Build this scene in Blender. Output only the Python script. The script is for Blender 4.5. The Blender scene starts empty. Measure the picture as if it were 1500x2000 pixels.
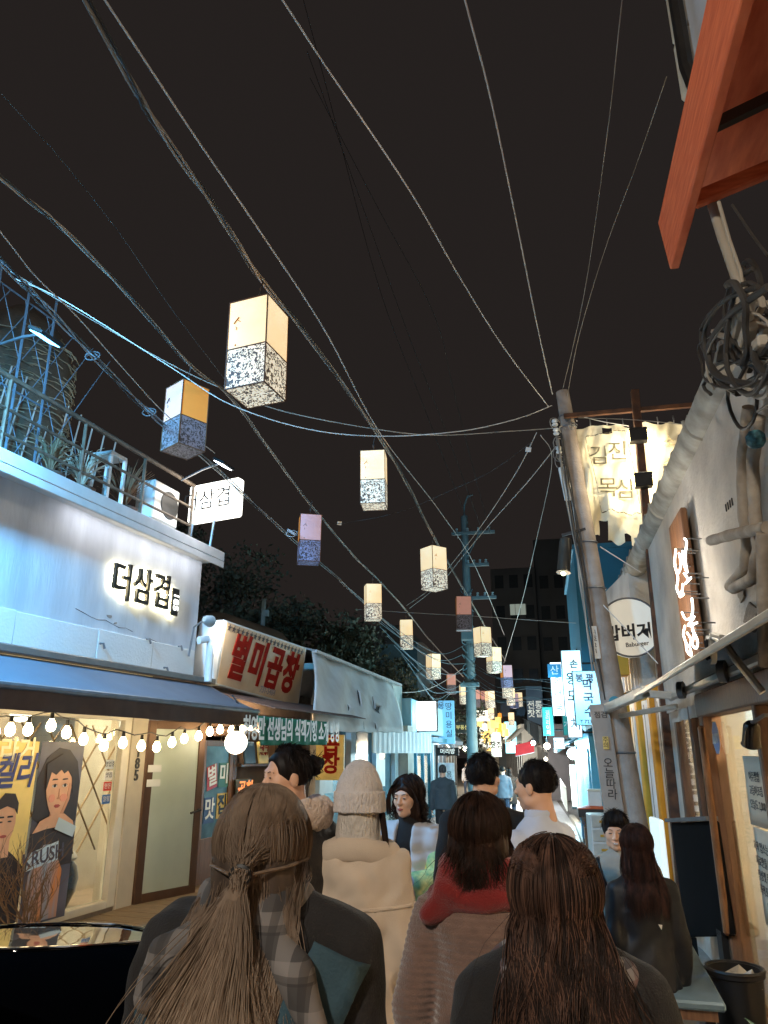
import bpy, bmesh, math, random
import numpy as np
from mathutils import Vector, Matrix

# ---------------------------------------------------------------- camera, world, exposure
SC = bpy.context.scene
COL = SC.collection
rad = math.radians
EYE, PITCH, YAW, FPX = 1.75, rad(18.0), rad(11.5), 1447.0   # street axis is +Y; the camera looks up and to the left
cam = bpy.data.cameras.new('camera')
cam.sensor_fit = 'HORIZONTAL'
cam.sensor_width = 36.0
cam.lens = 36.0 * FPX / 1500.0
cam.clip_end = 900
cam_o = bpy.data.objects.new('camera', cam)
COL.objects.link(cam_o)
cam_o.location = (0, 0, EYE)
cam_o.rotation_euler = (rad(90) + PITCH, 0, YAW)
SC.camera = cam_o

world = bpy.data.worlds.new('World')
SC.world = world
world.use_nodes = True
_bg = world.node_tree.nodes['Background']
_bg.inputs[0].default_value = (0.0138, 0.0111, 0.0103, 1)   # town-lit, overcast night
_bg.inputs[1].default_value = 1.0
SC.view_settings.view_transform = 'Standard'
SC.view_settings.look = 'None'
SC.view_settings.gamma = 1
SC.view_settings.exposure = 0.4
SC.cycles.max_bounces = 6
SC.cycles.transparent_max_bounces = 12
SC.cycles.sample_clamp_indirect = 4
SC.cycles.use_denoising = True

# ---------------------------------------------------------------- measuring helpers
def ray(px, py):
    dx, dy = px - 750.0, py - 1000.0
    up = -dy * math.cos(PITCH) + FPX * math.sin(PITCH)
    fw = FPX * math.cos(PITCH) + dy * math.sin(PITCH)
    return (dx * math.cos(YAW) - fw * math.sin(YAW), dx * math.sin(YAW) + fw * math.cos(YAW), up)
def at_y(px, py, Y):
    r = ray(px, py); t = Y / r[1]
    return Vector((r[0] * t, Y, EYE + r[2] * t))
def at_x(px, py, X):
    r = ray(px, py); t = X / r[0]
    return Vector((X, r[1] * t, EYE + r[2] * t))
def at_d(px, py, d):
    r = ray(px, py); t = d / math.hypot(r[0], r[1])
    return Vector((r[0] * t, r[1] * t, EYE + r[2] * t))
def gz(Y):                                     # the lane falls gently away from the camera
    t = min(1.0, max(0.0, (Y - 6.0) / 22.0))
    return -0.36 * t

# ---------------------------------------------------------------- materials
def lin(c):
    return tuple((v / 12.92 if v <= 0.04045 else ((v + 0.055) / 1.055) ** 2.4) for v in [x / 255.0 for x in c])
MATS = {}
def M(name, rgb=(128, 128, 128), rough=.7, metal=0., es=0., ec=None, var=.12, vs=6., bump=0., bs=40., spec=.4, stretch=None, rgb2=None, trans=0., coat=0., alpha=1., sheen=0., det=4.):
    """rgb in sRGB 0-255; var = noise variation of the base colour; rgb2 = second colour mixed in by noise"""
    if name in MATS: return MATS[name]
    m = bpy.data.materials.new(name); m.use_nodes = True
    nt = m.node_tree; N = nt.nodes; L = nt.links
    b = N['Principled BSDF']
    c = lin(rgb)
    b.inputs['Base Color'].default_value = (*c, 1)
    b.inputs['Roughness'].default_value = rough
    b.inputs['Metallic'].default_value = metal
    b.inputs['Specular IOR Level'].default_value = spec
    if trans: b.inputs['Transmission Weight'].default_value = trans
    if coat: b.inputs['Coat Weight'].default_value = coat; b.inputs['Coat Roughness'].default_value = .03
    if alpha < 1: b.inputs['Alpha'].default_value = alpha
    if sheen: b.inputs['Sheen Weight'].default_value = sheen; b.inputs['Sheen Roughness'].default_value = .5
    if es:
        b.inputs['Emission Color'].default_value = (*lin(ec or rgb), 1)
        b.inputs['Emission Strength'].default_value = es
    tc = N.new('ShaderNodeTexCoord')
    src = tc.outputs['Object']
    if stretch:
        mp = N.new('ShaderNodeMapping'); mp.inputs['Scale'].default_value = stretch
        L.new(src, mp.inputs['Vector']); src = mp.outputs['Vector']
    if var or rgb2:
        n = N.new('ShaderNodeTexNoise'); n.inputs['Scale'].default_value = vs; n.inputs['Detail'].default_value = det
        L.new(src, n.inputs['Vector'])
        r = N.new('ShaderNodeValToRGB')
        r.color_ramp.elements[0].position = .32; r.color_ramp.elements[1].position = .68
        lo = lin(rgb2) if rgb2 else tuple(v * (1 - var) for v in c)
        hi = c if rgb2 else tuple(min(1, v * (1 + var)) for v in c)
        r.color_ramp.elements[0].color = (*lo, 1); r.color_ramp.elements[1].color = (*hi, 1)
        L.new(n.outputs['Fac'], r.inputs['Fac']); L.new(r.outputs['Color'], b.inputs['Base Color'])
        if es and rgb2: L.new(r.outputs['Color'], b.inputs['Emission Color'])
    if bump:
        n2 = N.new('ShaderNodeTexNoise'); n2.inputs['Scale'].default_value = bs; n2.inputs['Detail'].default_value = 5
        L.new(src, n2.inputs['Vector'])
        bp = N.new('ShaderNodeBump'); bp.inputs['Strength'].default_value = bump; bp.inputs['Distance'].default_value = .02
        L.new(n2.outputs['Fac'], bp.inputs['Height']); L.new(bp.outputs['Normal'], b.inputs['Normal'])
    MATS[name] = m
    return m
def glow(name, rgb, s, rgb2=None, vs=3.):
    return M(name, rgb, .5, es=s, var=0 if not rgb2 else .1, rgb2=rgb2, vs=vs)

# ---------------------------------------------------------------- objects and tags
def tag(o, label=None, cat=None, group=None, kind=None):
    if label: o['label'] = label
    if cat: o['category'] = cat
    if group: o['group'] = group
    if kind: o['kind'] = kind
    return o
def empty(name, loc=(0, 0, 0), rz=0., label=None, cat=None, group=None, rot=None):
    o = bpy.data.objects.new(name, None); COL.objects.link(o)
    o.location = loc; o.rotation_euler = rot if rot else (0, 0, rz); o.empty_display_size = .1
    return tag(o, label, cat, group)
def copy_tree(o, parent=None):
    c = o.copy(); COL.objects.link(c)
    if parent is not None: c.parent = parent
    for ch in list(o.children): copy_tree(ch, c)
    return c
def inst(src, name, loc, parent=None, rot=(0, 0, 0), scale=(1, 1, 1)):   # another object on the same mesh data
    o = bpy.data.objects.new(name, src.data); COL.objects.link(o)
    o.location = loc; o.rotation_euler = rot; o.scale = scale
    if parent is not None: o.parent = parent
    return o

class MB:
    def __init__(s): s.v = []; s.f = []
    def add(s, vs, fs):
        b = len(s.v); s.v += [tuple(v) for v in vs]; s.f += [tuple(b + i for i in f) for f in fs]; return s
    def box(s, c, d, R=None, taper=1.):
        x, y, z = d[0] / 2, d[1] / 2, d[2] / 2
        vs = [Vector((sx * x * (taper if sz > 0 else 1), sy * y * (taper if sz > 0 else 1), sz * z)) for sz in (-1, 1) for sy in (-1, 1) for sx in (-1, 1)]
        if R is not None: vs = [R @ v for v in vs]
        c = Vector(c)
        return s.add([v + c for v in vs], [(0, 2, 3, 1), (4, 5, 7, 6), (0, 1, 5, 4), (2, 6, 7, 3), (0, 4, 6, 2), (1, 3, 7, 5)])
    def b2(s, a, b):                                    # box from min corner to max corner
        a, b = Vector(a), Vector(b)
        return s.box((a + b) / 2, (abs(b.x - a.x), abs(b.y - a.y), abs(b.z - a.z)))
    def beam(s, p, q, w, h, up=(0, 0, 1)):              # rectangular bar from p to q
        p, q = Vector(p), Vector(q); d = (q - p).normalized(); up = Vector(up)
        if abs(d.dot(up)) > .98: up = Vector((1, 0, 0))
        a = d.cross(up).normalized() * w / 2; b = a.cross(d).normalized() * h / 2
        return s.add([p - a - b, p + a - b, p + a + b, p - a + b, q - a - b, q + a - b, q + a + b, q - a + b],
                     [(0, 3, 2, 1), (4, 5, 6, 7), (0, 1, 5, 4), (1, 2, 6, 5), (2, 3, 7, 6), (3, 0, 4, 7)])
    def tube(s, pts, r, n=6, cap=True, closed=False):
        pts = [Vector(p) for p in pts]; k = len(pts); rs = r if isinstance(r, (list, tuple)) else [r] * k
        T = []
        for i in range(k):
            a = pts[(i - 1) % k if closed else max(0, i - 1)]; b = pts[(i + 1) % k if closed else min(k - 1, i + 1)]
            t = b - a; T.append(t.normalized() if t.length > 1e-9 else Vector((0, 0, 1)))
        u = T[0].cross(Vector((0, 0, 1)))
        if u.length < .05: u = T[0].cross(Vector((1, 0, 0)))
        u.normalize(); vs = []
        for i in range(k):
            u = u - T[i] * u.dot(T[i])
            if u.length < 1e-6: u = T[i].cross(Vector((.3, .5, .8)))
            u.normalize(); w = T[i].cross(u)
            for j in range(n):
                a = 2 * math.pi * j / n
                vs.append(pts[i] + (u * math.cos(a) + w * math.sin(a)) * rs[i])
        fs = []
        for i in range(k if closed else k - 1):
            for j in range(n):
                a, b = i * n + j, i * n + (j + 1) % n
                c, d = ((i + 1) % k) * n + (j + 1) % n, ((i + 1) % k) * n + j
                fs.append((a, b, c, d))
        if cap and not closed:
            fs.append(tuple(reversed(range(n)))); fs.append(tuple((k - 1) * n + j for j in range(n)))
        return s.add(vs, fs)
    def cyl(s, p, q, r0, r1=None, n=16): return s.tube([p, q], [r0, r0 if r1 is None else r1], n)
    def lathe(s, prof, c=(0, 0, 0), n=20, ax='z'):
        c = Vector(c); vs = []; fs = []
        for (r, z) in prof:
            for j in range(n):
                a = 2 * math.pi * j / n; x, y = r * math.cos(a), r * math.sin(a)
                p = (x, y, z) if ax == 'z' else ((z, x, y) if ax == 'x' else (y, z, x))
                vs.append(c + Vector(p))
        for i in range(len(prof) - 1):
            for j in range(n):
                fs.append((i * n + j, i * n + (j + 1) % n, (i + 1) * n + (j + 1) % n, (i + 1) * n + j))
        if prof[0][0] > 1e-6: fs.append(tuple(reversed(range(n))))
        if prof[-1][0] > 1e-6: fs.append(tuple((len(prof) - 1) * n + j for j in range(n)))
        return s.add(vs, fs)
    def ball(s, c, r, n=12, sz=1.):
        m = max(4, n // 2)
        return s.lathe([(max(1e-7, r * math.sin(math.pi * i / m)), -sz * r * math.cos(math.pi * i / m)) for i in range(m + 1)], c, n)
    def quad(s, *p): return s.add(p, [tuple(range(len(p)))])
    def prism(s, poly, ext):                            # planar polygon (3-D points) extruded by vector ext
        n = len(poly); e = Vector(ext); p = [Vector(q) for q in poly]
        return s.add(p + [q + e for q in p], [tuple(reversed(range(n))), tuple(range(n, 2 * n))] + [(i, (i + 1) % n, n + (i + 1) % n, n + i) for i in range(n)])
    def sheet(s, fn, nu, nv, th=0.):                    # fn(u,v) -> point, optional thickness
        P = [[Vector(fn(i / nu, j / nv)) for j in range(nv + 1)] for i in range(nu + 1)]
        W = nv + 1
        s_ = [(i * W + j, (i + 1) * W + j, (i + 1) * W + j + 1, i * W + j + 1) for i in range(nu) for j in range(nv)]
        vs = [p for r in P for p in r]
        if not th: return s.add(vs, s_)
        nn = []
        for i in range(nu + 1):
            for j in range(nv + 1):
                a = P[min(nu, i + 1)][j] - P[max(0, i - 1)][j]; b = P[i][min(nv, j + 1)] - P[i][max(0, j - 1)]
                q = a.cross(b); nn.append(q.normalized() * th if q.length > 1e-12 else Vector((0, 0, th)))
        K = len(vs); vs2 = [v - n for v, n in zip(vs, nn)]
        fs = s_ + [tuple(K + i for i in reversed(f)) for f in s_]
        rim = [(i, 0) for i in range(nu + 1)] + [(nu, j) for j in range(1, nv + 1)] + [(i, nv) for i in range(nu - 1, -1, -1)] + [(0, j) for j in range(nv - 1, 0, -1)]
        for a, b in zip(rim, rim[1:] + rim[:1]):
            p, q = a[0] * W + a[1], b[0] * W + b[1]
            fs.append((q, p, K + p, K + q))
        return s.add(vs + vs2, fs)
    def build(s, name, mat, parent=None, smooth=False, bevel=0., loc=None, fix=False):
        me = bpy.data.meshes.new(name); me.from_pydata(s.v, [], s.f); me.validate()
        if bevel or fix:
            bm = bmesh.new(); bm.from_mesh(me)
            if fix: bmesh.ops.recalc_face_normals(bm, faces=bm.faces)
            if bevel: bmesh.ops.bevel(bm, geom=[e for e in bm.edges if len(e.link_faces) == 2 and e.calc_face_angle(0) > .6], offset=bevel, segments=1, affect='EDGES', clamp_overlap=True)
            bm.to_mesh(me); bm.free()
        if mat: me.materials.append(mat)
        if smooth:
            me.polygons.foreach_set('use_smooth', [True] * len(me.polygons))
            if smooth != 'all':
                try: me.set_sharp_from_angle(angle=rad(40))
                except Exception: pass
        o = bpy.data.objects.new(name, me); COL.objects.link(o)
        if parent is not None: o.parent = parent
        if loc is not None: o.location = loc
        return o

TXT = bpy.data.scenes.new('lettering workbench')     # text is turned into mesh there; removed at the end
def text(body, h, mat, parent, loc, ux=(1, 0, 0), uy=(0, 0, 1), ext=.004, name='lettering', sx=1., bold=0., align='CENTER', line=1., shear=0., res=3):
    cu = bpy.data.curves.new('text', 'FONT'); cu.body = body; cu.align_x = align; cu.align_y = 'CENTER'
    cu.size = 1.; cu.extrude = max(ext, .0005) / h; cu.offset = bold; cu.space_line = line; cu.shear = shear; cu.resolution_u = res
    t = bpy.data.objects.new('text', cu); TXT.collection.objects.link(t)
    vl = TXT.view_layers[0]; vl.update(); dg = vl.depsgraph
    me = bpy.data.meshes.new_from_object(t.evaluated_get(dg)); me.name = name
    bpy.data.objects.remove(t); bpy.data.curves.remove(cu)
    ux, uy = Vector(ux).normalized(), Vector(uy).normalized(); n = ux.cross(uy)
    loc = Vector(loc); h_ = h / .78                      # CJK glyph box is about .78 of the size
    for v in me.vertices:
        c = v.co; v.co = loc + ux * (c.x * h_ * sx) + uy * (c.y * h_) + n * (c.z * h)
    me.materials.clear(); me.materials.append(mat)
    o = bpy.data.objects.new(name, me); COL.objects.link(o)
    if parent is not None: o.parent = parent
    return o
def vert(sx): return '\n'.join(sx)

def lamp(kind, name, loc, power, color, parent=None, size=.1, rot=None, aim=None, cone=70., blend=.5):
    l = bpy.data.lights.new(name, kind); l.energy = power * GAIN; l.color = color
    if kind in ('POINT', 'SPOT'): l.shadow_soft_size = size
    if kind == 'SPOT': l.spot_size = rad(cone); l.spot_blend = blend
    if kind == 'AREA': l.size = size
    o = bpy.data.objects.new(name, l); COL.objects.link(o); o.location = loc
    if parent is not None: o.parent = parent
    if aim is not None: o.rotation_euler = (Vector(aim) - Vector(loc)).to_track_quat('-Z', 'Y').to_euler()
    elif rot: o.rotation_euler = rot
    return o
GAIN = 4.6
WARM = (1.0, .74, .46); WHITE = (1.0, .93, .82); CYAN = (.42, .82, 1.0); COOL = (.62, .85, 1.0)
rnd = random.Random(7)
# ---------------------------------------------------------------- shared materials
m_asph = M('asphalt', (88, 84, 80), .8, var=.25, vs=3, bump=.3, bs=120)
m_slab = M('slab stone', (150, 150, 150), .45, var=.16, vs=5, bump=.15, bs=90)
m_plaster = M('white plaster', (222, 219, 212), .8, var=.05, vs=1.4, bump=.25, bs=30, det=8)
m_plaster2 = M('aged plaster', (205, 196, 182), .85, var=.14, vs=2.2, bump=.5, bs=25, rgb2=(168, 158, 146), det=8)
m_cap = M('cap metal', (196, 190, 184), .5, var=.06)
m_dkmet = M('dark steel', (52, 49, 47), .5, .6, var=.2)
m_grmet = M('grey steel', (128, 128, 130), .45, .7, var=.15)
m_white = M('white paint', (226, 224, 218), .5, var=.05)
m_cream = M('cream frame', (226, 214, 190), .5, var=.05)
m_brown = M('brown wood', (84, 58, 42), .5, var=.3, vs=8, stretch=(6, 6, .6), bump=.15, bs=30)
m_brown2 = M('light brown wood', (116, 82, 58), .5, var=.25, vs=8, stretch=(6, 6, .6), bump=.15, bs=30)
m_dark = M('dark interior', (46, 40, 36), .8, var=.2)
m_beige = M('beige wall', (198, 184, 160), .8, var=.05)
m_black = M('black plastic', (26, 25, 25), .45, var=.2)
m_glass = M('shop glass', (225, 235, 230), .04, trans=1., var=0, spec=.5)
m_rope = M('cable', (152, 142, 128), .6, var=.3, vs=2)
m_cable_dk = M('dark cable', (58, 54, 50), .6, var=.3, vs=2)
m_cable_lt = M('pale cable', (205, 198, 188), .6, var=.15, vs=2)
m_rust = M('rusty steel', (104, 68, 46), .7, .3, rgb2=(60, 42, 34), vs=9, bump=.2)
m_ink = M('black ink', (28, 26, 26), .6, var=0)
m_red = M('red paint', (142, 34, 24), .95, var=.15, vs=4, spec=.05)
m_twig = M('dry twig', (120, 88, 58), .8, var=.3)
m_teal = M('teal paint', (52, 118, 138), .6, var=.2, vs=2)

def struct(o): o['kind'] = 'structure'; return o

# ---------------------------------------------------------------- ground and lane
g = MB(); g.sheet(lambda u, v: (-260 + 520 * u, (-60 + 66 * v if v <= .5 else -60 + 33 + (v - .5) * 2 * 330), -.02), 2, 1)
g = MB()
ys = [-80, 6, 10, 14, 18, 22, 25, 28, 60, 320]
vs = []; fs = []
for i, y in enumerate(ys): vs += [(-260, y, gz(y) - .02), (260, y, gz(y) - .02)]
for i in range(len(ys) - 1): fs.append((2 * i, 2 * i + 1, 2 * i + 3, 2 * i + 2))
g.add(vs, fs); struct(g.build('ground', m_asph))
LANE = [(-6, -5.6, 1.35), (6, -5.2, 1.3), (10, -4.5, .95), (14, -4.0, .72), (18, -3.7, .72), (24, -3.4, .8), (28, -3.3, .75), (40, -3.6, .45), (60, -5.0, -.4), (95, -8.0, -2.5)]
def lane_x(Y):
    for (a, l0, r0), (b, l1, r1) in zip(LANE, LANE[1:]):
        if a <= Y <= b:
            t = (Y - a) / (b - a); return l0 + (l1 - l0) * t, r0 + (r1 - r0) * t
    return LANE[-1][1:]
ln = MB(); vs = []; fs = []
for (y, l, r) in LANE: vs += [(l, y, gz(y) - .012), (r, y, gz(y) - .012)]
for i in range(len(LANE) - 1): fs.append((2 * i, 2 * i + 1, 2 * i + 3, 2 * i + 2))
lane = struct(ln.add(vs, fs).build('lane', m_slab))
# stone slabs of the lane where they can be told apart (right-hand half that shows between the people and the kerb)
sl = MB(); sl.box((0, 0, 0), (.58, .78, .03))
slab0 = None; k = 0
y = 4.6
while y < 26 and k < 260:
    xl, xr = lane_x(y)
    x = xr - .33 - (.3 if int(y / .8) % 2 else 0)
    n = 0
    while x > max(xl + .4, xr - (4.5 if y < 10 else 2.6)) and n < 8:
        if slab0 is None: slab0 = sl.build('paving_slab', m_slab, lane, bevel=.008); o = slab0
        else: o = inst(slab0, 'paving_slab', (0, 0, 0), lane)
        o.location = (x, y, gz(y) - .008 + rnd.uniform(-.003, .003)); o.rotation_euler = (-.0164 if y > 6 else 0, 0, rnd.uniform(-.006, .006))
        x -= .6; n += 1; k += 1
    y += .8
kb = MB()
for (a, l0, r0), (b, l1, r1) in zip(LANE[1:], LANE[2:7]):
    kb.beam((r0 + .09, a, gz(a) + .04), (r1 + .09, b, gz(b) + .04), .16, .12)
struct(kb.build('kerb', M('kerb stone', (140, 134, 126), .8, bump=.3)))

# ---------------------------------------------------------------- left side: facade frame (x out to the lane, y along, z up)
LO, LA = Vector((-4.9, 8.6, 0)), rad(7.2)
_ln = (math.cos(LA), -math.sin(LA)); _ld = (math.sin(LA), math.cos(LA))
def L(px, py, out=0.):
    r = ray(px, py); ox, oy = LO.x + _ln[0] * out, LO.y + _ln[1] * out
    t = (ox * _ln[0] + oy * _ln[1]) / (r[0] * _ln[0] + r[1] * _ln[1])
    x, y = r[0] * t - LO.x, r[1] * t - LO.y
    return Vector((out, x * _ld[0] + y * _ld[1], EYE + r[2] * t))
def Lw(out, u, z):                                   # local -> world
    return Vector((LO.x + _ln[0] * out + _ld[0] * u, LO.y + _ln[1] * out + _ld[1] * u, z))
def LE(name, loc, label, cat, group=None):           # an empty standing in the left facade's frame
    return empty(name, Lw(*loc), -LA, label, cat, group)

bb = LE('restaurant', (0, 0, 0), 'white rendered grill restaurant with blue grey awning over a lit glass front', 'building')
w = MB(); w.b2((-.25, -7.5, 2.72), (0, 1.27, 4.42)); w.b2((-6, 1.02, 0), (-.25, 1.27, 4.42)); w.b2((-6, -7.5, 4.3), (-.25, 1.02, 4.42)); w.b2((-6, -7.5, 0), (-.25, -7.2, 4.3)); w.b2((-6, -7.2, 0), (-5.8, 1.02, 4.3))
w.build('wall', M('stained facade', (204, 206, 208), .8, rgb2=(172, 174, 178), vs=2.6, stretch=(1, 1, .22), bump=.3, bs=26, det=9), bb)
rs = random.Random(8)
for (y0_, z0_, n_) in ((-4.2, 3.2, 16), (-1.2, 3.28, 9), (.1, 3.14, 8)):
    f = MB(); p_ = [Vector((.0, y0_ + .13 * i, z0_ - .012 * i + rs.uniform(-.018, .018))) for i in range(n_)]
    f.tube(p_, [.0015 + rs.uniform(0, .003) for _ in p_], 4); f.build('crack', m_dkmet, bb)
for (y_, z_, s_) in ((-.62, 3.3, .05), (-.5, 3.24, .035), (.9, 3.0, .04), (-2.3, 3.1, .05)):
    f = MB(); f.prism([(.001, y_ + s_ * math.cos(a) * rs.uniform(.6, 1.5), z_ + .5 * s_ * math.sin(a) * rs.uniform(.6, 1.3)) for a in [i * .7 for i in range(9)]], (.004, 0, 0)); f.build('peeled_patch', M('bare plaster grey', (150, 138, 128), .9), bb)
c = MB(); c.b2((-.3, -7.6, 4.42), (.32, 1.36, 4.56)); c.b2((-.3, -7.6, 4.56), (.02, 1.36, 4.60)); c.b2((.30, -7.6, 4.325), (.318, 1.36, 4.42)); c.build('parapet_cap', m_cap, bb, bevel=.01)
# metal cladding sheets under the crack line, each one its own panel
y0 = -7.4; k = 0
for wd in (1.3, 1.5, 1.1, 1.45, 1.25, 1.05, .98):
    p = MB(); zt = 3.12 + rnd.uniform(-.015, .015); p.b2((.003, y0, 2.78), (.024 + .004 * (k % 2), y0 + wd - .006, zt)); p.build('panel', m_plaster, bb, bevel=.004); y0 += wd; k += 1
for (px, py) in ((195, 1257), (286, 1248), (348, 1262), (320, 1304)):
    q = L(px, py, .03); f = MB(); f.tube([q, q + Vector((.05, 0, .0)), q + Vector((.06, .02, -.06))], .014, 6); f.build('bracket', m_grmet, bb)
b = MB(); b.b2((0, -7.5, 2.68), (.16, 1.62, 2.76)); b.build('ledge', M('ledge metal', (120, 112, 104), .5, .3), bb, bevel=.01)
led = MB(); led.b2((.17, -1.6, 4.404), (.27, 1.2, 4.416)); led.build('cap_light_strip', glow('strip light', (238, 242, 255), 9), bb)
# awning
m_awn = M('awning fabric', (88, 94, 104), .8, var=.08, vs=2, bump=.1, bs=14)
a = MB(); U0, U1 = -7.4, 1.42
a.sheet(lambda u, v: (.1 + .86 * u, U0 + (U1 - U0) * v + (.16 * (1 - u) if v > .99 else 0), 2.66 - .36 * u - .025 * math.sin(math.pi * u) * (1 + .3 * math.sin(v * 37))), 8, 24, .012)
a.build('awning_fabric', m_awn, bb, smooth=True)
a = MB(); a.tube([(.97, U0, 2.285), (.97, U1, 2.285)], .03, 8); a.build('front_bar', m_grmet, bb, True)
a = MB(); a.sheet(lambda u, v: (.975 + .008 * math.sin(v * 60), U0 + (U1 - U0) * v, 2.26 - .17 * u), 1, 60, .006); a.build('valance', M('valance fabric', (74, 58, 50), .85, var=.15), bb)
for u in (-5.5, -2.6, .3, 1.25):
    a = MB(); a.tube([(.02, u, 2.5), (.5, u + .25, 2.36), (.95, u, 2.27)], .022, 6); a.build('awning_arm', m_grmet, bb)
# ground floor: glazed front
fl = MB(); fl.b2((-5.8, -7.2, -.01), (0, 1.0, .09)); fl.build('floor', M('deck tile', (150, 128, 104), .5, var=.2, bump=.1), bb)
ce = MB(); ce.b2((-5.8, -7.2, 2.45), (-.02, 1.0, 2.5)); ce.build('ceiling', m_beige, bb)
for (u0, u1, wd) in ((-7.2, -7.08, .1), (-3.6, -3.5, .1), (-.14, .0, .12)):
    f = MB(); f.b2((-.1, u0, .09), (.02, u1, 2.7)); f.build('window_frame', m_cream, bb, bevel=.008)
f = MB(); f.b2((-.1, -7.08, .09), (.025, -.14, .17)); f.build('window_sill', m_cream, bb, bevel=.006)
f = MB(); f.b2((-.1, -7.08, 2.12), (.02, -.14, 2.7)); f.build('transom', m_cream, bb)
for (u0, u1) in ((-7.08, -3.6), (-3.5, -.14)):
    f = MB(); f.b2((-.06, u0, .17), (-.052, u1, 2.12)); f.build('window_pane', m_glass, bb)
p = MB(); p.b2((-.3, .0, 0), (.035, .30, 2.72)); pil = p.build('pillar', m_beige, bb, bevel=.006)
text(vert('185'), .135, M('grey letters', (70, 66, 62)), bb, (.045, .14, 1.62), (0, 1, 0), (0, 0, 1), .006, 'house_number', bold=.015, line=.78)
lat = MB()
for i in range(9):
    u = -3.4 + i * .36
    lat.beam((-.16, u, .7), (-.16, u + 1.0, 2.05), .018, .01); lat.beam((-.145, u + 1.0, .7), (-.145, u, 2.05), .018, .01)
lat.build('lattice', M('brass lattice', (128, 100, 62), .5, .4), bb)
bw = MB(); bw.b2((-1.5, -7.2, .09), (-1.42, -.2, 2.45)); bw.build('back_wall', M('taupe wall', (150, 136, 118), .8, var=.06), bb)
# open glazed door, hinged at the pillar and swung a little towards the lane
dr = empty('door', (0.03, .32, .02), rad(-14)); dr.parent = bb
for (y0_, y1_, z0, z1, x) in ((0, .11, 0, 2.12, .05), (.86, .97, 0, 2.12, .05), (.11, .86, 0, .13, .046), (.11, .86, 2.02, 2.12, .046)):
    f = MB(); f.b2((-x / 2, y0_, z0), (x / 2, y1_, z1)); f.build('door_frame', M('bronze frame', (92, 66, 48), .4, .4, var=.1), dr, bevel=.004)
f = MB(); f.b2((-.008, .11, .13), (.008, .86, 2.02)); f.build('door_pane', M('frosted glass', (196, 204, 186), .35, trans=.4, var=.03), dr)
f = MB(); f.tube([(.03, .91, 1.02), (.08, .91, 1.02), (.08, .74, .99)], .014, 8); f.build('door_handle', m_black, dr, True)
for z in (1.5, 1.33):
    f = MB(); f.b2((.03, .02, z), (.034, .23, z + .085)); f.build('paper_note', m_white, dr)
f = MB(); f.b2((-.15, .3, .0), (-.05, 1.28, .08)); f.b2((-.15, .30, 2.15), (-.03, 1.28, 2.72)); f.b2((-.15, 1.27, 0), (.06, 1.4, 2.72)); f.build('door_surround', m_brown, bb)
f = MB(); f.b2((-1.1, .3, .09), (-1.04, 1.0, 2.4)); f.build('hall_wall', m_beige, bb)
lamp('POINT', 'restaurant_ceiling_light', (-.75, -1.0, 2.2), 40, (1., .88, .7), bb, .12)
lamp('POINT', 'restaurant_ceiling_light', (-.75, -3.9, 2.2), 36, (1., .88, .7), bb, .12)
lamp('POINT', 'hall_light', (-.6, .6, 2.1), 12, WHITE, bb, .1)
# deck planks in front of the door
deck = LE('entrance_deck', (0, 0, 0), 'weathered timber deck in front of the glazed restaurant door', 'deck')
j = MB(); j.b2((.02, -2.2, -.015), (1.28, 2.6, .02)); j.build('joists', m_dark, deck)
dk0 = None
for i in range(20):
    if dk0 is None:
        q = MB(); q.box((0, 0, 0), (1.26, .225, .03)); dk0 = q.build('plank', M('deck wood', (128, 106, 80), .6, var=.25, vs=5, stretch=(1, 8, 1), bump=.2), deck, bevel=.004); o = dk0
    else: o = inst(dk0, 'plank', (0, 0, 0), deck)
    o.location = (.66, -2.05 + i * .237, .038 + rnd.uniform(-.003, .003))
# backlit wall letters
m_halo = glow('letter halo', (255, 246, 205), 30)
m_letter = M('dark letter', (58, 52, 44), .4, .5, var=.1)
sg = LE('wall_sign', (0, 0, 0), 'backlit dark letters reading 더삼겹 185 on the white wall', 'sign')
for ch, px, py in (('더', 238, 1140), ('삼', 278, 1150), ('겹', 316, 1160)):
    q = L(px, py, .07)
    text(ch, .385, m_letter, sg, q, (0, 1, 0), (0, 0, 1), .022, 'letter', sx=.86, bold=.012)
    text(ch, .36, m_halo, sg, q - Vector((.035, 0, 0)), (0, 1, 0), (0, 0, 1), .006, 'letter_glow', sx=.86, bold=.012)
q = L(341, 1176, .07)
f = MB(); f.box(q, (.03, .155, .37)); f.build('number_plate', m_letter, sg, bevel=.005)
f = MB(); f.box(q - Vector((.03, 0, 0)), (.008, .13, .34)); f.build('letter_glow', m_halo, sg)
text('185', .125, glow('number white', (255, 252, 240), 1.6), sg, q + Vector((.02, 0, 0)), (0, 0, -1), (0, 1, 0), .002, 'number', bold=.02, sx=1.05)

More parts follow.
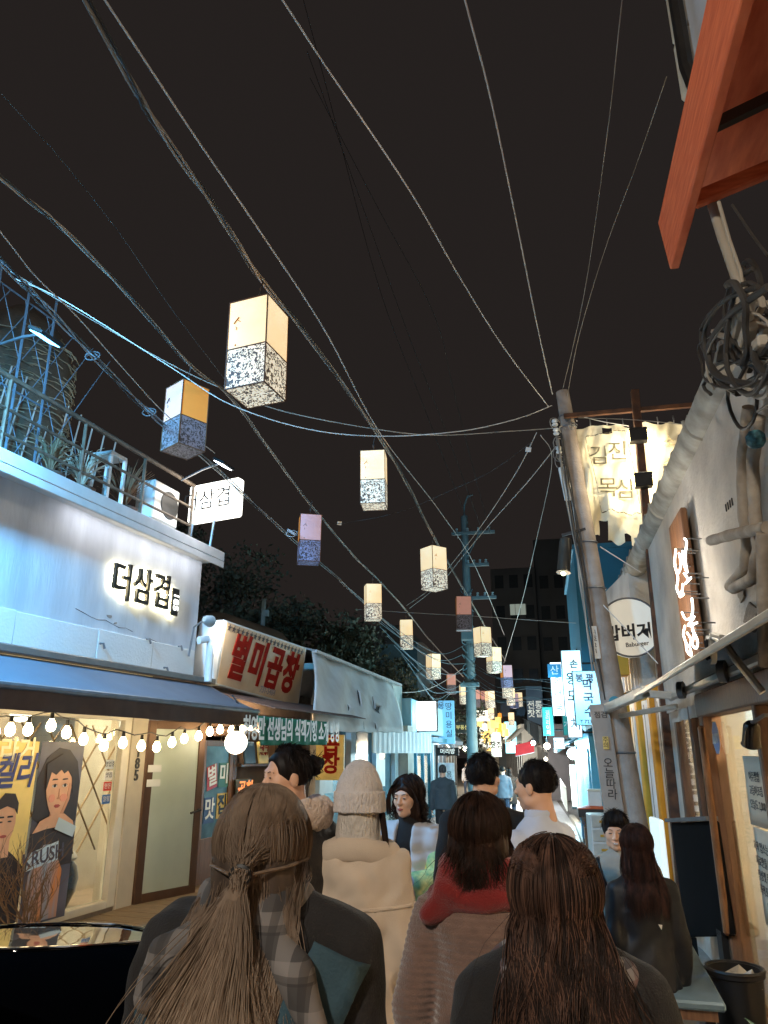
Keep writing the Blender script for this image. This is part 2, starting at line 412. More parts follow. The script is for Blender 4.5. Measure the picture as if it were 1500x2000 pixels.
# string of bulbs under the awning edge
sb = LE('string_light', (0, 0, 0), 'string of bare bulbs sagging along the awning edge', 'string light')
pts = [(-10, 1428), (20, 1424), (55, 1424), (100, 1416), (130, 1430), (163, 1443), (203, 1455), (240, 1450), (276, 1456), (306, 1458), (336, 1449), (360, 1442), (388, 1437), (410, 1428), (430, 1424), (452, 1426), (474, 1422), (489, 1418)]
m_bulb = glow('bulb glow', (255, 226, 170), 26)
b0 = None; s0 = None; cp = []
for i, (px, py) in enumerate(pts):
    q = L(px, py, .62 + .05 * math.sin(i * 2.1))
    cp.append(q + Vector((0, 0, .115 + .012 * math.sin(i * 5)))); 
    if i + 1 < len(pts): q2 = L(*pts[i + 1], .62); cp.append((q + q2) / 2 + Vector((0, .02, .12 + .03 * math.sin(i * 3.3))))
    if b0 is None:
        f = MB(); f.lathe([(1e-6, -.062), (.024, -.055), (.040, -.034), (.045, -.008), (.038, .02), (.022, .045), (.018, .06)], n=12); b0 = f.build('bulb', m_bulb, sb, True)
        f = MB(); f.cyl((0, 0, .055), (0, 0, .115), .02, .016, 8); s0 = f.build('socket', m_black, b0)
        o = b0
    else:
        o = copy_tree(b0, sb)
    o.location = q
f = MB(); f.tube(cp, .007, 5); f.build('cable', m_cable_dk, sb)
gl = LE('globe_lamp', L(461, 1450, .72), 'large round white glowing globe lamp at the end of the awning', 'lamp')
f = MB(); f.ball((0, 0, 0), .15, 20); f.build('globe', glow('globe glow', (255, 240, 212), 7), gl, True)
f = MB(); f.cyl((0, 0, .14), (0, 0, .22), .05, .035, 12); f.tube([(0, 0, .2), (0, 0, .5), (-.1, 0, .62)], .012, 6); f.build('bracket', m_black, gl)

# posters on the glass
m_skinp = M('printed skin', (222, 168, 132), .5, var=.06, vs=8)
m_hairp = M('printed hair', (48, 34, 30), .5, var=.15, vs=12)
po = LE('poster', (.03, -1.62, .2), 'yellow beer poster with blue hangul lettering and a man in a dark jacket', 'poster')
def flat(par, name, mat, pts, x): f = MB(); f.prism([(x, a, b) for a, b in pts], (.003, 0, 0)); return f.build(name, mat, par)
flat(po, 'sheet', M('yellow print', (244, 214, 128), .5, var=.05), [(-.75, .0), (.12, .0), (.12, 1.66), (-.75, 1.66)], 0)
flat(po, 'jacket', m_hairp, [(-.75, 0), (.12, 0), (.12, .48), (-.02, .6), (-.14, .68), (-.3, .72), (-.6, .6), (-.75, .5)], .004)
def oval(cx, cz, rx, rz, n=18, p=0.): return [(cx + rx * math.cos(6.2832 * i / n) * (1 - p * max(0, -math.sin(6.2832 * i / n))), cz + rz * math.sin(6.2832 * i / n)) for i in range(n)]
flat(po, 'head', m_skinp, oval(-.2, .9, .135, .22, p=.2), .008)
flat(po, 'neck', m_skinp, [(-.28, .6), (-.1, .6), (-.11, .78), (-.27, .78)], .0065)
flat(po, 'hair', m_hairp, [(-.34, .98), (-.33, 1.1), (-.25, 1.18), (-.12, 1.17), (-.06, 1.08), (-.06, .98), (-.1, 1.03), (-.2, 1.06), (-.3, 1.03)], .012)
for dx in (-.055, .055):
    flat(po, 'brow', m_hairp, [(-.2 + dx - .035, .955), (-.2 + dx + .035, .955), (-.2 + dx + .03, .97), (-.2 + dx - .03, .97)], .013)
    flat(po, 'eye', m_hairp, oval(-.2 + dx, .92, .024, .008, 8), .013)
flat(po, 'mouth', M('printed lip', (176, 76, 66), .5, var=0), oval(-.2, .79, .042, .014, 10), .013)
text('켈리', .27, M('blue print', (52, 58, 120), .5, var=0), po, (.012, -.16, 1.36), (0, 1, 0), (0, 0, 1), .002, bold=.02, shear=.25, sx=.8)
text('라거', .2, M('pale print', (255, 244, 200), .5, var=0), po, (.012, -.16, 1.56), (0, 1, 0), (0, 0, 1), .002, bold=.02)
p2 = LE('poster', (.034, -1.17, .14), 'tall beer poster of a dark haired woman resting on her hands above the word KRUSH', 'poster')
flat(p2, 'sheet', M('blue grey print', (96, 92, 104), .4, var=.3, vs=2.5), [(-.3, 0), (.34, 0), (.34, 1.72), (-.3, 1.72)], 0)
flat(p2, 'hair', m_hairp, [(-.3, .98), (-.3, 1.36), (-.2, 1.56), (-.04, 1.66), (.12, 1.64), (.26, 1.52), (.33, 1.3), (.33, .92), (.2, .86), (-.16, .9)], .004)
flat(p2, 'neck', M('printed shade', (190, 130, 98), .5, var=0), [(-.07, .92), (.14, .92), (.13, 1.1), (-.06, 1.1)], .0065)
flat(p2, 'face', m_skinp, oval(.02, 1.25, .185, .29, 24, p=.3), .008)
flat(p2, 'cheek', M('printed blush', (226, 152, 124), .5, var=.03), oval(.1, 1.16, .055, .04, 12), .0115)
flat(p2, 'cheek', M('printed blush'), oval(-.07, 1.16, .045, .04, 12), .0115)
flat(p2, 'face_shadow', M('printed shade2', (206, 148, 114), .5, var=0), [(.2, 1.3), (.19, 1.14), (.13, 1.02), (.06, .97), (.1, 1.04), (.15, 1.14), (.165, 1.3)], .0112)
flat(p2, 'fringe', m_hairp, [(-.17, 1.24), (-.2, 1.5), (.02, 1.6), (.22, 1.5), (.225, 1.2), (.19, 1.36), (.12, 1.43), (.07, 1.4), (.02, 1.44), (-.05, 1.39), (-.12, 1.42)], .012)
for dx in (-.075, .075):
    flat(p2, 'eye', m_white, oval(.02 + dx, 1.28, .036, .016, 10), .012); flat(p2, 'iris', m_hairp, oval(.022 + dx, 1.281, .017, .015, 10), .0155); flat(p2, 'lash', m_hairp, [(.02 + dx - .042, 1.285), (.02 + dx, 1.302), (.02 + dx + .042, 1.287), (.02 + dx, 1.293)], .016)
    flat(p2, 'brow', m_hairp, [(.02 + dx - .042, 1.335), (.02 + dx + .042, 1.34), (.02 + dx + .03, 1.352), (.02 + dx - .03, 1.35)], .012)
flat(p2, 'mouth', M('printed lip'), [(-.03, 1.085), (.0, 1.1), (.015, 1.095), (.03, 1.1), (.065, 1.085), (.035, 1.065), (.0, 1.065)], .012)
flat(p2, 'nose', M('printed shade'), [(.0, 1.155), (.02, 1.148), (.04, 1.155), (.034, 1.172), (.026, 1.25), (.021, 1.25), (.024, 1.172)], .012)
flat(p2, 'hands', m_skinp, [(-.28, .84), (-.2, .95), (0, 1.01), (.14, 1.0), (.28, .92), (.32, .82), (.1, .88), (-.1, .87)], .014)
flat(p2, 'sleeve', m_hairp, [(-.3, .5), (.34, .5), (.34, .82), (.1, .88), (-.1, .87), (-.3, .84)], .006)
flat(p2, 'bottle', M('orange print', (216, 132, 60), .5, rgb2=(120, 168, 196), vs=3.5, stretch=(1, 2, .4)), [(-.26, .02), (.2, .02), (.2, .46), (.02, .72), (-.1, .72), (-.26, .46)], .012)
flat(p2, 'label_band', M('pale blue print', (196, 214, 226), .5, var=.05), [(-.3, .5), (.12, .56), (.1, .74), (-.3, .66)], .016)
text('KRUSH', .15, M('grey print', (74, 72, 88), .5, var=0), p2, (.022, -.09, .615), (0, 1, .1), (0, -.1, 1), .002, bold=.012, sx=.95)
flat(p2, 'warning_label', M('warn print', (190, 206, 214), .5, var=.03), [(.02, .86), (.3, .76), (.34, .86), (.06, .97)], .018)
# stickers on the right of the window
for k, (z, c) in enumerate(((1.62, (200, 204, 206)), (1.5, (232, 228, 220)), (1.38, (196, 60, 46)), (1.24, (70, 110, 170)))):
    s_ = LE('window_sticker', (-.04, -.27, z), ['grey', 'white', 'red', 'blue'][k] + ' square sticker on the window beside the pale frame, ' + ['topmost of the column', 'second of the column', 'third of the column', 'lowest of the column'][k], 'sticker', 'stickers on the window')
    flat(s_, 'sheet', M('sticker%d' % k, c, .5, var=.05), [(-.07, -.05), (.07, -.05), (.07, .05), (-.07, .05)], 0)
    text(['영업중', '맛집', '한돈', '알림'][k], .05, m_ink if k < 2 else m_white, s_, (.005, 0, 0), (0, 1, 0), (0, 0, 1), .001)
jr = LE('kimchi_jar', (-.42, -.55, .09), 'big dark glazed kimchi jar with a lid standing behind the window', 'jar')
f = MB(); f.lathe([(.16, 0), (.25, .2), (.27, .34), (.24, .46), (.19, .52)], n=20); f.build('body', M('jar glaze', (44, 34, 28), .2, var=.2), jr, True)
f = MB(); f.lathe([(.22, .52), (.24, .55), (.2, .6), (.07, .63), (.05, .7), (1e-6, .72)], n=20); f.build('lid', M('jar lid', (150, 140, 124), .4), jr, True)
# bare shrub in front of the posters
sh = LE('bare_shrub', (.55, -1.95, 0), 'leafless twiggy shrub in front of the two beer posters', 'shrub')
rs = random.Random(3)
def branch(mb, p, d, l, r, depth):
    pts = [p]; dd = d.copy()
    for i in range(4):
        dd = (dd + Vector((rs.uniform(-.25, .25), rs.uniform(-.25, .25), rs.uniform(-.1, .2)))).normalized(); pts.append(pts[-1] + dd * l / 4)
    mb.tube(pts, [r, r * .9, r * .75, r * .6, r * .45], 4)
    if depth:
        for k in range(3):
            i = rs.choice((1, 2, 3, 4)); nd = (dd + Vector((rs.uniform(-.8, .8), rs.uniform(-.8, .8), rs.uniform(-.2, .7)))).normalized()
            branch(mb, pts[i], nd, l * .7, r * .6, depth - 1)
f = MB()
for k in range(7): branch(f, Vector((rs.uniform(-.08, .08), rs.uniform(-.1, .1), 0)), Vector((rs.uniform(-.4, .4), rs.uniform(-.5, .5), 1)).normalized(), rs.uniform(.35, .6), .011, 3)
f.build('branches', m_twig, sh)

# ---------------------------------------------------------------- roof terrace of the restaurant
rl = LE('roof_railing', (0, 0, 4.58), 'rusty steel pipe railing along the edge of the white restaurant roof', 'railing')
m_rail = M('rail steel', (120, 106, 90), .6, .4, rgb2=(86, 70, 58), vs=7)
for z, r in ((.9, .03), (.55, .018), (.28, .018)):
    f = MB(); f.tube([(0.02, -7.4, z), (.02, .88, z)], r, 7); f.build('rail', m_rail, rl, True)
f = None
for i in range(8):
    if f is None: q = MB(); q.tube([(0, 0, 0), (0, 0, .9)], .022, 7); f = q.build('post', m_rail, rl, True); o = f
    else: o = inst(f, 'post', (0, 0, 0), rl)
    o.location = (.02, .86 - i * 1.15, 0)
# tall lattice fence on the roof behind it
fe = LE('roof_fence', (-.7, -1.25, 4.5), 'tall see-through wire lattice fence on the restaurant roof', 'fence')
for i in range(12):
    f = MB(); u = -5 + i * .44; f.tube([(0, u, 0), (.05, u - .1, 2.75)], .016, 5); f.build('upright', M('fence steel', (96, 110, 120), .5), fe)
f = MB()
for i in range(14):
    u = -5 + i * .36; f.tube([(.01, u, .2), (.01, u + 1.2, 2.5)], .006, 4); f.tube([(-.01, u + 1.2, .2), (-.01, u, 2.5)], .006, 4)
for z in (.3, 1.3, 2.5): f.tube([(0, -5, z), (0, -.1, z)], .012, 5)
f.build('lattice', M('fence steel'), fe)
sp = LE('spike_fence', (-1.5, .75, 4.75), 'row of pale slanting rods sticking up behind the rusty roof railing', 'fence')
f0 = None
for i in range(9):
    if f0 is None: q = MB(); q.tube([(0, 0, 0), (0, .25, 1.75)], .012, 5); f0 = q.build('rod', M('rod', (196, 188, 176), .6), sp); o = f0
    else: o = inst(f0, 'rod', (0, 0, 0), sp)
    o.location = (0, -2.25 + i * .27, .1 - .02 * i)
# straw roofed hut far up behind the fence
hut = LE('straw_hut', (-2.2, -.55, 5.5), 'round shaggy straw bundle hut standing on the roof behind the lattice fence', 'hut')
f = MB(); f.lathe([(.66, 0), (.72, .6), (.76, 1.2), (.74, 1.7), (.55, 2.15), (.2, 2.5), (1e-6, 2.6)], n=24); f.build('core', M('straw core', (92, 78, 62), .9, var=.4, vs=20, stretch=(1, 1, 12)), hut, True)
f = MB(); rs = random.Random(5)
for i in range(420):
    a = rs.uniform(0, 6.283); z = rs.uniform(.1, 2.3); r = .75 if z < 1.8 else .75 * (2.6 - z) / .85
    p = Vector((r * math.cos(a), r * math.sin(a), z)); t = Vector((-math.sin(a), math.cos(a), rs.uniform(-.35, .1))); l = rs.uniform(.2, .4)
    f.tube([p, p + t * l / 2 + Vector((math.cos(a), math.sin(a), 0)) * .05, p + t * l], .008, 3, False)
o = f.build('straw', M('straw', (150, 132, 104), .9, var=.35, vs=3), hut); o['kind'] = 'stuff'
# dry potted plants
for k, (px, py, hh, lab) in enumerate(((100, 900, .75, 'dry drooping grass clump behind the left part of the roof railing'), (165, 900, .8, 'withered pale grass clump beside the white crate on the roof'), (245, 960, .62, 'bushy brown withered plant at the roof edge near the air conditioner'))):
    q = L(px, py, -.3); pl = LE('dry_plant', (-.3, q.y, 4.58), lab, 'plant', 'withered plants on the roof')
    f = MB(); f.lathe([(.13, 0), (.17, .22), (.18, .24)], n=12); f.build('pot', M('pot', (96, 72, 58), .8), pl, True)
    f = MB(); rs = random.Random(20 + k)
    for i in range(70):
        a = rs.uniform(0, 6.283); ln_ = hh * rs.uniform(.6, 1.2); o_ = rs.uniform(.1, .42)
        ps = [Vector((math.cos(a) * o_ * t ** 1.3, math.sin(a) * o_ * t ** 1.3, .2 + ln_ * (t * 1.3 - .75 * t * t * (1 if k < 2 else .5)))) for t in (0, .25, .5, .75, 1)]
        f.tube(ps, [.006, .007, .007, .005, .002], 3, False)
    f.build('blades', M('dry blades%d' % k, ((128, 108, 82), (176, 164, 142), (120, 88, 62))[k], .8, var=.35, vs=5), pl)
cr = LE('white_stand', L(214, 915, -.25), 'white open frame stand among withered plants behind the railing', 'stand')
for (y, x) in ((0, 0), (.28, 0), (0, -.28), (.28, -.28)):
    f = MB(); f.b2((x - .02, y - .02, -.42), (x + .02, y + .02, .22)); f.build('leg', m_white, cr)
f = MB(); f.b2((-.3, -.02, .2), (.02, .3, .25)); f.build('top', m_white, cr, bevel=.006)
ac = LE('air_conditioner', L(325, 985, -.12), 'white boxy outdoor air conditioner at the roof corner', 'air conditioner')
f = MB(); f.b2((-.3, -.3, -.28), (0, .3, .28)); f.build('casing', m_white, ac, bevel=.02)
f = MB(); f.lathe([(.2, 0), (.2, .012)], (.0, .07, 0), 20, 'x'); f.build('fan_guard', m_dkmet, ac)
# LED floodlights on arms
def flood(px, py, out, arm_from, label, col, power, aim, tilt):
    q = L(px, py, out); e = LE('floodlight', q, label, 'floodlight', 'floodlights over the restaurant facade')
    R = Matrix.Rotation(tilt, 3, 'Y')
    f = MB(); f.box((0, 0, 0), (.2, .3, .04), R); f.build('housing', m_dkmet, e, bevel=.01)
    f = MB(); f.box(R @ Vector((0, 0, -.026)), (.16, .25, .008), R); f.build('lens', glow('flood' + label[:6], col, 9), e)
    a_ = Vector(arm_from) - q
    f = MB(); f.tube([a_, a_ * .5 + Vector((0, 0, .04)), (0, 0, .03)], .014, 6); f.build('arm', m_grmet, e)
    lamp('SPOT', 'flood_beam', Vector((.02, 0, -.06)), power, col_lin(col), e, .12, aim=aim, cone=125, blend=1.)
def col_lin(c): return lin(c)
flood(90, 657, .9, L(0, 672, .02), 'blue white LED floodlight on an arm at the left end of the railing', (100, 190, 255), 110, (-.75, -.6, -2.2), .5)
e = LE('floodlight', (1.2, -5.0, 5.75), 'assumed blue white LED floodlight, out of view, on an arm over the far left of the facade', 'floodlight', 'floodlights over the restaurant facade')  # unseen floodlight, assumed and added to spread blue light over the facade
f = MB(); f.box((0, 0, 0), (.2, .3, .04)); f.build('housing', m_dkmet, e, bevel=.01); f = MB(); f.box((0, 0, -.026), (.16, .25, .008)); f.build('lens', glow('floodblue', (120, 200, 255), 9), e); f = MB(); f.tube([(-1.2, 0, -.3), (-.5, 0, .05), (0, 0, .02)], .014, 6); f.build('arm', m_grmet, e)
lamp('SPOT', 'flood_beam', (0, 0, -.08), 560, lin((96, 190, 255)), e, .2, aim=(-.9, 2.6, -2.4), cone=150, blend=1.)  # beam of the assumed floodlight
flood(437, 906, .75, (.02, .55, 5.45), 'white LED floodlight on a thin arm above the lit box sign', (236, 242, 255), 22, (-.6, -.3, -2.0), .5)
# lit box sign on the corner
bs_ = empty('box_sign', Lw(.25, 1.02, 5.28), -LA - rad(8), 'glowing white box sign reading 더삼겹 at the roof corner', 'sign')
f = MB(); f.b2((-.46, 0, -.29), (.46, .16, .29)); f.build('box', glow('box sign light', (255, 250, 236), 2.2), bs_, bevel=.03)
text('더삼겹', .26, M('thin black', (40, 38, 36)), bs_, (-.1, -.006, 0), (1, 0, 0), (0, 0, 1), .002)
text('185', .13, M('faint print', (206, 200, 188)), bs_, (.33, -.006, -.02), (1, 0, 0), (0, 0, 1), .002)
for x in (-.4, .0): f = MB(); f.tube([(x, .08, -.29), (x - .05, .08, -.72)], .02, 6); f.build('bracket', m_grmet, bs_)
lamp('POINT', 'box_sign_glow', (0, -.35, 0), 2.5, WHITE, bs_, .25)

# ---------------------------------------------------------------- gopchang shop with its tilted sign board
gp = LE('tripe_shop', (0, 0, 0), 'low brown timber tripe restaurant between the white building and the torn white canopy', 'building')
f = MB(); f.b2((-5, 1.4, 2.35), (-.02, 5.35, 2.75)); f.b2((-5, 5.2, 0), (-.02, 5.35, 2.35)); f.b2((-5, 1.4, 2.75), (-.5, 5.3, 3.55)); f.build('wall', M('brown render', (104, 86, 72), .85, var=.2), gp)
f = MB(); f.lathe([(1e-6, -1.2), (.5, -1.2), (.6, -1.0), (.6, .9), (.45, 1.05), (1e-6, 1.1)], (-.85, 4.1, 3.45), 20, 'y'); f.build('roof_tank', M('tank', (82, 76, 68), .7, var=.2, vs=3), gp, True)
f = MB(); f.sheet(lambda u, v: (-.02 + 1.1 * u, 1.7 + 3.7 * v, 2.62 - .27 * u), 2, 4, .015); f.build('awning', M('brown tarp', (92, 70, 60), .8, var=.2), gp)
for y0_, y1_ in ((1.42, 1.62), (2.5, 2.62), (4.6, 4.75)): f = MB(); f.b2((-.2, y0_, 0), (.02, y1_, 2.35)); f.build('timber_post', m_brown, gp, bevel=.008)
f = MB(); f.b2((-.12, 2.62, 0), (-.02, 4.6, 1.0)); f.build('timber_dado', m_brown2, gp)
k0 = 2.66
for i in range(9):
    f = MB(); f.b2((-.018, k0 + i * .215, .05), (.002 + .004 * (i % 2), k0 + i * .215 + .2, .98)); f.build('board', m_brown, gp, bevel=.005)
f = MB()
for i in range(3): f.tube([(.3 - .1 * i, 1.45, 2.02 + .1 * i), (.34 - .1 * i, 2.4, 2.06 + .1 * i), (.3 - .1 * i, 3.2, 1.98 + .1 * i)], .055, 8)
f.build('carved_eave', m_brown2, gp, True)
dg_ = empty('door', (0.0, 1.64, 0)); dg_.parent = gp
for (y0_, y1_, z0, z1) in ((0, .1, 0, 1.92), (.76, .86, 0, 1.92), (.1, .76, 0, .62), (.1, .76, 1.84, 1.92)):
    f = MB(); f.b2((-.03, y0_, z0), (.02, y1_, z1)); f.build('door_frame', m_brown2, dg_, bevel=.004)
f = MB(); f.b2((-.01, .1, .62), (0, .76, 1.84)); f.build('door_pane', M('tinted pane', (92, 120, 132), .15, var=.4, vs=3), dg_)
for ch, y, z, c, fg, rt in (('별', .3, 1.42, (170, 44, 40), m_white, .35), ('미', .62, 1.44, (42, 96, 70), m_white, 0), ('맛', .28, .98, (40, 66, 112), m_white, 0), ('집', .62, 1.02, (206, 166, 60), m_ink, 0)):
    ux = Vector((0, math.cos(rt), math.sin(rt) * .6)); uy = Vector((0, -math.sin(rt) * .35, math.cos(rt)))
    ct = Vector((.006, y, z)); f = MB(); f.prism([ct + ux * a + uy * b for a, b in ((-.14, -.17), (.14, -.17), (.14, .17), (-.14, .17))], (.004, 0, 0)); s_ = f.build('letter_card', M('card' + ch, c, .5, var=.06), dg_)
    text(ch, .23, fg, s_, ct + Vector((.008, 0, 0)), ux, uy, .002, bold=.02)
f = MB(); f.b2((-.3, 2.62, 1.0), (-.28, 4.6, 2.3)); f.build('back_panel', M('dim panel', (120, 92, 66), .7, var=.3, vs=2), gp)
f = MB(); f.b2((-.28, 2.62, 1.55), (.1, 4.6, 1.58)); f.b2((-.28, 2.62, 1.0), (.12, 4.6, 1.03)); f.build('shelf', m_brown, gp)
lamp('POINT', 'tripe_shop_light', (.45, 2.9, 2.15), 9, WARM, gp, .06)
for k, (y, z, c, lab) in enumerate(((2.8, 1.2, (64, 70, 62), 'dark menu board with orange hangul leaning in the tripe shop window'), (3.35, 1.75, (224, 196, 120), 'small bright framed sign with red hangul above the shelf'), (2.9, 1.75, (70, 90, 110), 'open blue grey book leaning on the upper shelf'))):
    e = LE('framed_sign' if k < 2 else 'book', (.06, y, z - .16), lab, 'sign' if k < 2 else 'book')
    f = MB(); f.box((0, .0, .16), (.03, .5 if k == 0 else .34, .34), Matrix.Rotation(-.15, 3, 'Y')); f.build('board', M('fs%d' % k, c, .5, es=0), e, bevel=.01)
    if k < 2: text(['곱창', '대박\n맛집'][k], [.2, .13][k], [glow('orange letters', (240, 140, 70), .8), m_red][k], e, (.024, 0, .17), (0, 1, 0), (.1, 0, 1), .002, bold=.02)
# sign board
bd = LE('sign_board', (0, 0, 0), 'cream sign board with red letters 별미곱창 under a row of stars', 'sign')
P = [L(419, 1337, .12), L(583, 1382, .12), L(599, 1265, .34), L(439, 1210, .34)]
bk = [p + Vector((-.42, 0, 0)) for p in P]
f = MB(); f.add(P + bk, [(0, 1, 2, 3), (7, 6, 5, 4), (0, 4, 5, 1), (1, 5, 6, 2), (2, 6, 7, 3), (3, 7, 4, 0)]); f.build('box', M('sign side', (206, 208, 206), .5, var=.06), bd, bevel=.012)
ux = (P[1] - P[0]).normalized(); uy = (P[3] - P[0]).normalized(); nn = ux.cross(uy).normalized(); uy = nn.cross(ux)
W_, H_ = (P[1] - P[0]).length, (P[3] - P[0]).length
def onb(a, b, d=.004): return P[0] + (P[1] - P[0]) * a + ((P[3] - P[0]) * (1 - a) + (P[2] - P[1]) * a) * b + nn * d
f = MB(); f.prism([onb(.02, .03, .002), onb(.98, .03, .002), onb(.98, .97, .002), onb(.02, .97, .002)], nn * .006); f.build('face', M('cream board', (214, 186, 150), .6, var=.1, vs=2, rgb2=(192, 162, 126)), bd)
for i, ch in enumerate('별미곱창'):
    text(ch, .56, m_red, bd, onb(.19 + .205 * i, .46, .012), ux, uy, .008, 'letter', bold=.035, sx=.8)
for i in range(20):
    c_ = onb(.05 + i * .0465, .9, .012); r1, r2 = .055, .024; pl_ = []
    for k in range(10):
        a = math.pi / 2 + k * math.pi / 5; r = r1 if k % 2 == 0 else r2; pl_.append(c_ + ux * r * math.cos(a) + uy * r * math.sin(a))
    f = MB(); f.prism(pl_, nn * .004); f.build('star', M('star paint', (74, 58, 50)), bd)
text('731-5484', .11, M('faded paint', (150, 138, 132)), bd, onb(.56, .12, .012), ux, uy, .002, 'phone_number', bold=.02)
# white pipe and bracket lamp by the board
f = MB(); q = L(408, 1268, .2); f.tube([q + Vector((-.05, -.2, .1)), q + Vector((0, -.05, .14)), q + Vector((.02, 0, .08)), q + Vector((.02, 0, -.45))], .055, 10)
tag(f.build('drain_pipe', m_white, None, True), 'white elbowed drain pipe at the corner of the white building', 'pipe'); bpy.data.objects['drain_pipe'].location = Lw(0, 0, 0); bpy.data.objects['drain_pipe'].rotation_euler = (0, 0, -LA)
sl_ = LE('sign_lamp', L(406, 1212, .3), 'small pale spotlight on the near top corner of the red lettered board', 'lamp')
f = MB(); f.lathe([(.03, -.1), (.06, -.06), (.085, .06), (.085, .07)], n=14, ax='y'); f.build('shade', M('lamp grey', (150, 160, 160), .5), sl_, True)
f = MB(); f.tube([(0, -.08, 0), (-.15, -.1, -.1), (-.2, -.1, -.5)], .014, 6); f.build('bracket', m_grmet, sl_)
lamp('SPOT', 'sign_lamp_light', (.1, .12, -.02), 9, WHITE, sl_, .05, aim=(.0, 1.6, -.75), cone=110, blend=.9)
# green banner hanging from the brown awning
bn = LE('banner', (0, 0, 0), 'green fabric banner with white hangul hanging from the brown awning', 'banner')
A_, B_ = L(503, 1398, 1.1), L(642, 1410, 1.1); C_, D_ = L(507, 1456, 1.1), L(640, 1455, 1.1)
f = MB(); f.sheet(lambda u, v: A_.lerp(B_, v).lerp(C_.lerp(D_, v), u) + Vector((.012 * math.sin(v * 40 + u * 2) * (.3 + u), 0, 0)), 6, 40, .003); f.build('cloth', M('green cloth', (38, 116, 88), .75, var=.1, vs=5), bn, 'all')
text('허영만 선생님의 식객기행 소개 방영', .25, m_white, bn, (A_ + D_) / 2 + Vector((.03, 0, 0)), (B_ - A_), (0, 0, 1), .001, bold=.03, sx=.68)
ys_ = LE('yellow_sign', (.5, 5.15, 1.28), 'yellow upright sign with red hangul beside the tripe shop door', 'sign')
f = MB(); f.b2((-.3, 0, 0), (.25, .06, .78)); f.build('panel', M('yellow sign', (232, 204, 120), .5), ys_, bevel=.01)
text(vert('곱창'), .3, m_red, ys_, (0, -.01, .42), (1, 0, 0), (0, 0, 1), .002, bold=.03, line=.8)
st = LE('menu_card', (.62, 1.75, .55), 'small cream menu card on a thin stand by the tripe shop door', 'sign')
f = MB(); f.b2((-.12, 0, .0), (.2, .02, .36)); f.build('card', M('card cream', (222, 204, 176), .6), st); f = MB(); f.tube([(.04, .01, -.5), (.04, .01, 0)], .012, 6); f.box((.04, .01, -.52), (.3, .3, .02)); f.build('stand', m_dkmet, st)
text('메뉴', .1, M('orange ink', (180, 100, 40)), st, (.04, -.006, .1), (1, 0, 0), (0, 0, 1), .001, bold=.02)

# ---------------------------------------------------------------- shop with the torn white canopy
wc = LE('canopy_shop', (0, 0, 0), 'shop with a large torn white mansard canopy over its front', 'building')
m_tarp = M('white tarp', (226, 226, 222), .75, rgb2=(192, 186, 178), vs=1.6, bump=.5, bs=9, det=8)
T0, T1, B0, B1 = L(610, 1275, .35), L(766, 1335, .35), L(612, 1428, .95), L(787, 1430, .95)
f = MB(); f.sheet(lambda u, v: T0.lerp(T1, v).lerp(B0.lerp(B1, v), u) + Vector((.04 * math.sin(u * 3.1) + .022 * math.sin(v * 23 + u * 5), 0, .01 * math.sin(v * 31))), 10, 34, .02)
f.build('canopy', m_tarp, wc, 'all')
f = MB(); f.add([T1, B1, (.0, B1.y - .2, B1.z), (-.1, T1.y, T1.z)], [(0, 1, 2, 3)]); f.build('canopy_end', m_tarp, wc)
for k, pl_ in enumerate((((688, 1347), (694, 1352), (703, 1380), (712, 1395), (716, 1424), (710, 1402), (700, 1384)), ((724, 1360), (729, 1372), (731, 1384), (727, 1374)), ((734, 1380), (742, 1378), (738, 1388), (741, 1394), (733, 1389), (728, 1384)), ((676, 1376), (682, 1382), (679, 1388)), ((729, 1412), (734, 1420), (736, 1430), (731, 1424)))):
    def onc(px, py):
        r = Vector((*L(px, py, 0),)); best = None
        for o_ in range(40):
            q = L(px, py, .3 + o_ * .02); tz = (q.z - B0.z) / (T0.z - B0.z); ex = .95 - .6 * tz + .04 * math.sin((1 - tz) * 3.1)
            if best is None or abs(ex - q.x) < best[0]: best = (abs(ex - q.x), q)
        return best[1]
    cx_, cy_ = sum(q[0] for q in pl_) / len(pl_), sum(q[1] for q in pl_) / len(pl_)
    pts_ = [onc(cx_ + (q[0] - cx_) * (.5 if k != 2 else .8), q[1]) + Vector((.012, 0, .0)) for q in pl_]
    f = MB(); f.prism(pts_, (.008, 0, 0)); f.build('tear', m_dark, wc)
    f = MB(); e_ = [p + Vector((.03, .03, .0)) for p in pts_[:3]]; f.add(pts_[:3] + e_, [(0, 1, 4, 3), (1, 2, 5, 4)]); f.build('torn_flap', m_tarp, wc)
f = MB(); f.sheet(lambda u, v: T0.lerp(T1, v) + Vector((-1.6 * u + .05, 0, .02 + .25 * math.sin(u * 1.8) + .012 * math.sin(v * 70))), 4, 70, .03); f.build('roof', M('roof sheet', (150, 148, 144), .7, var=.15, vs=4), wc)
f = MB(); f.beam(T0 + Vector((.04, 0, .03)), T1 + Vector((.04, .5, .0)), .1, .05); f.build('ridge_trim', m_cap, wc)
q0, q1 = L(640, 1476, .9), L(762, 1466, .9)
f = MB(); f.sheet(lambda u, v: (.9 + .01 * math.sin(v * 90), 6.3 + 4.3 * v, 2.2 - .46 * u), 1, 60, .02); f.build('fascia', M('pale fascia', (206, 214, 214), .6, var=.06), wc)
f = MB(); f.b2((-4, 5.4, 0), (.1, 5.6, 2.2)); f.b2((-4, 10.6, 0), (.3, 11.1, 2.4)); f.b2((-.1, 5.6, 0), (0, 10.6, .35)); f.b2((-4, 5.4, 2.3), (0, 11.1, 3.4)); f.b2((-3.9, 5.6, 0), (-3.8, 10.6, 2.3)); f.build('wall', m_plaster2, wc)
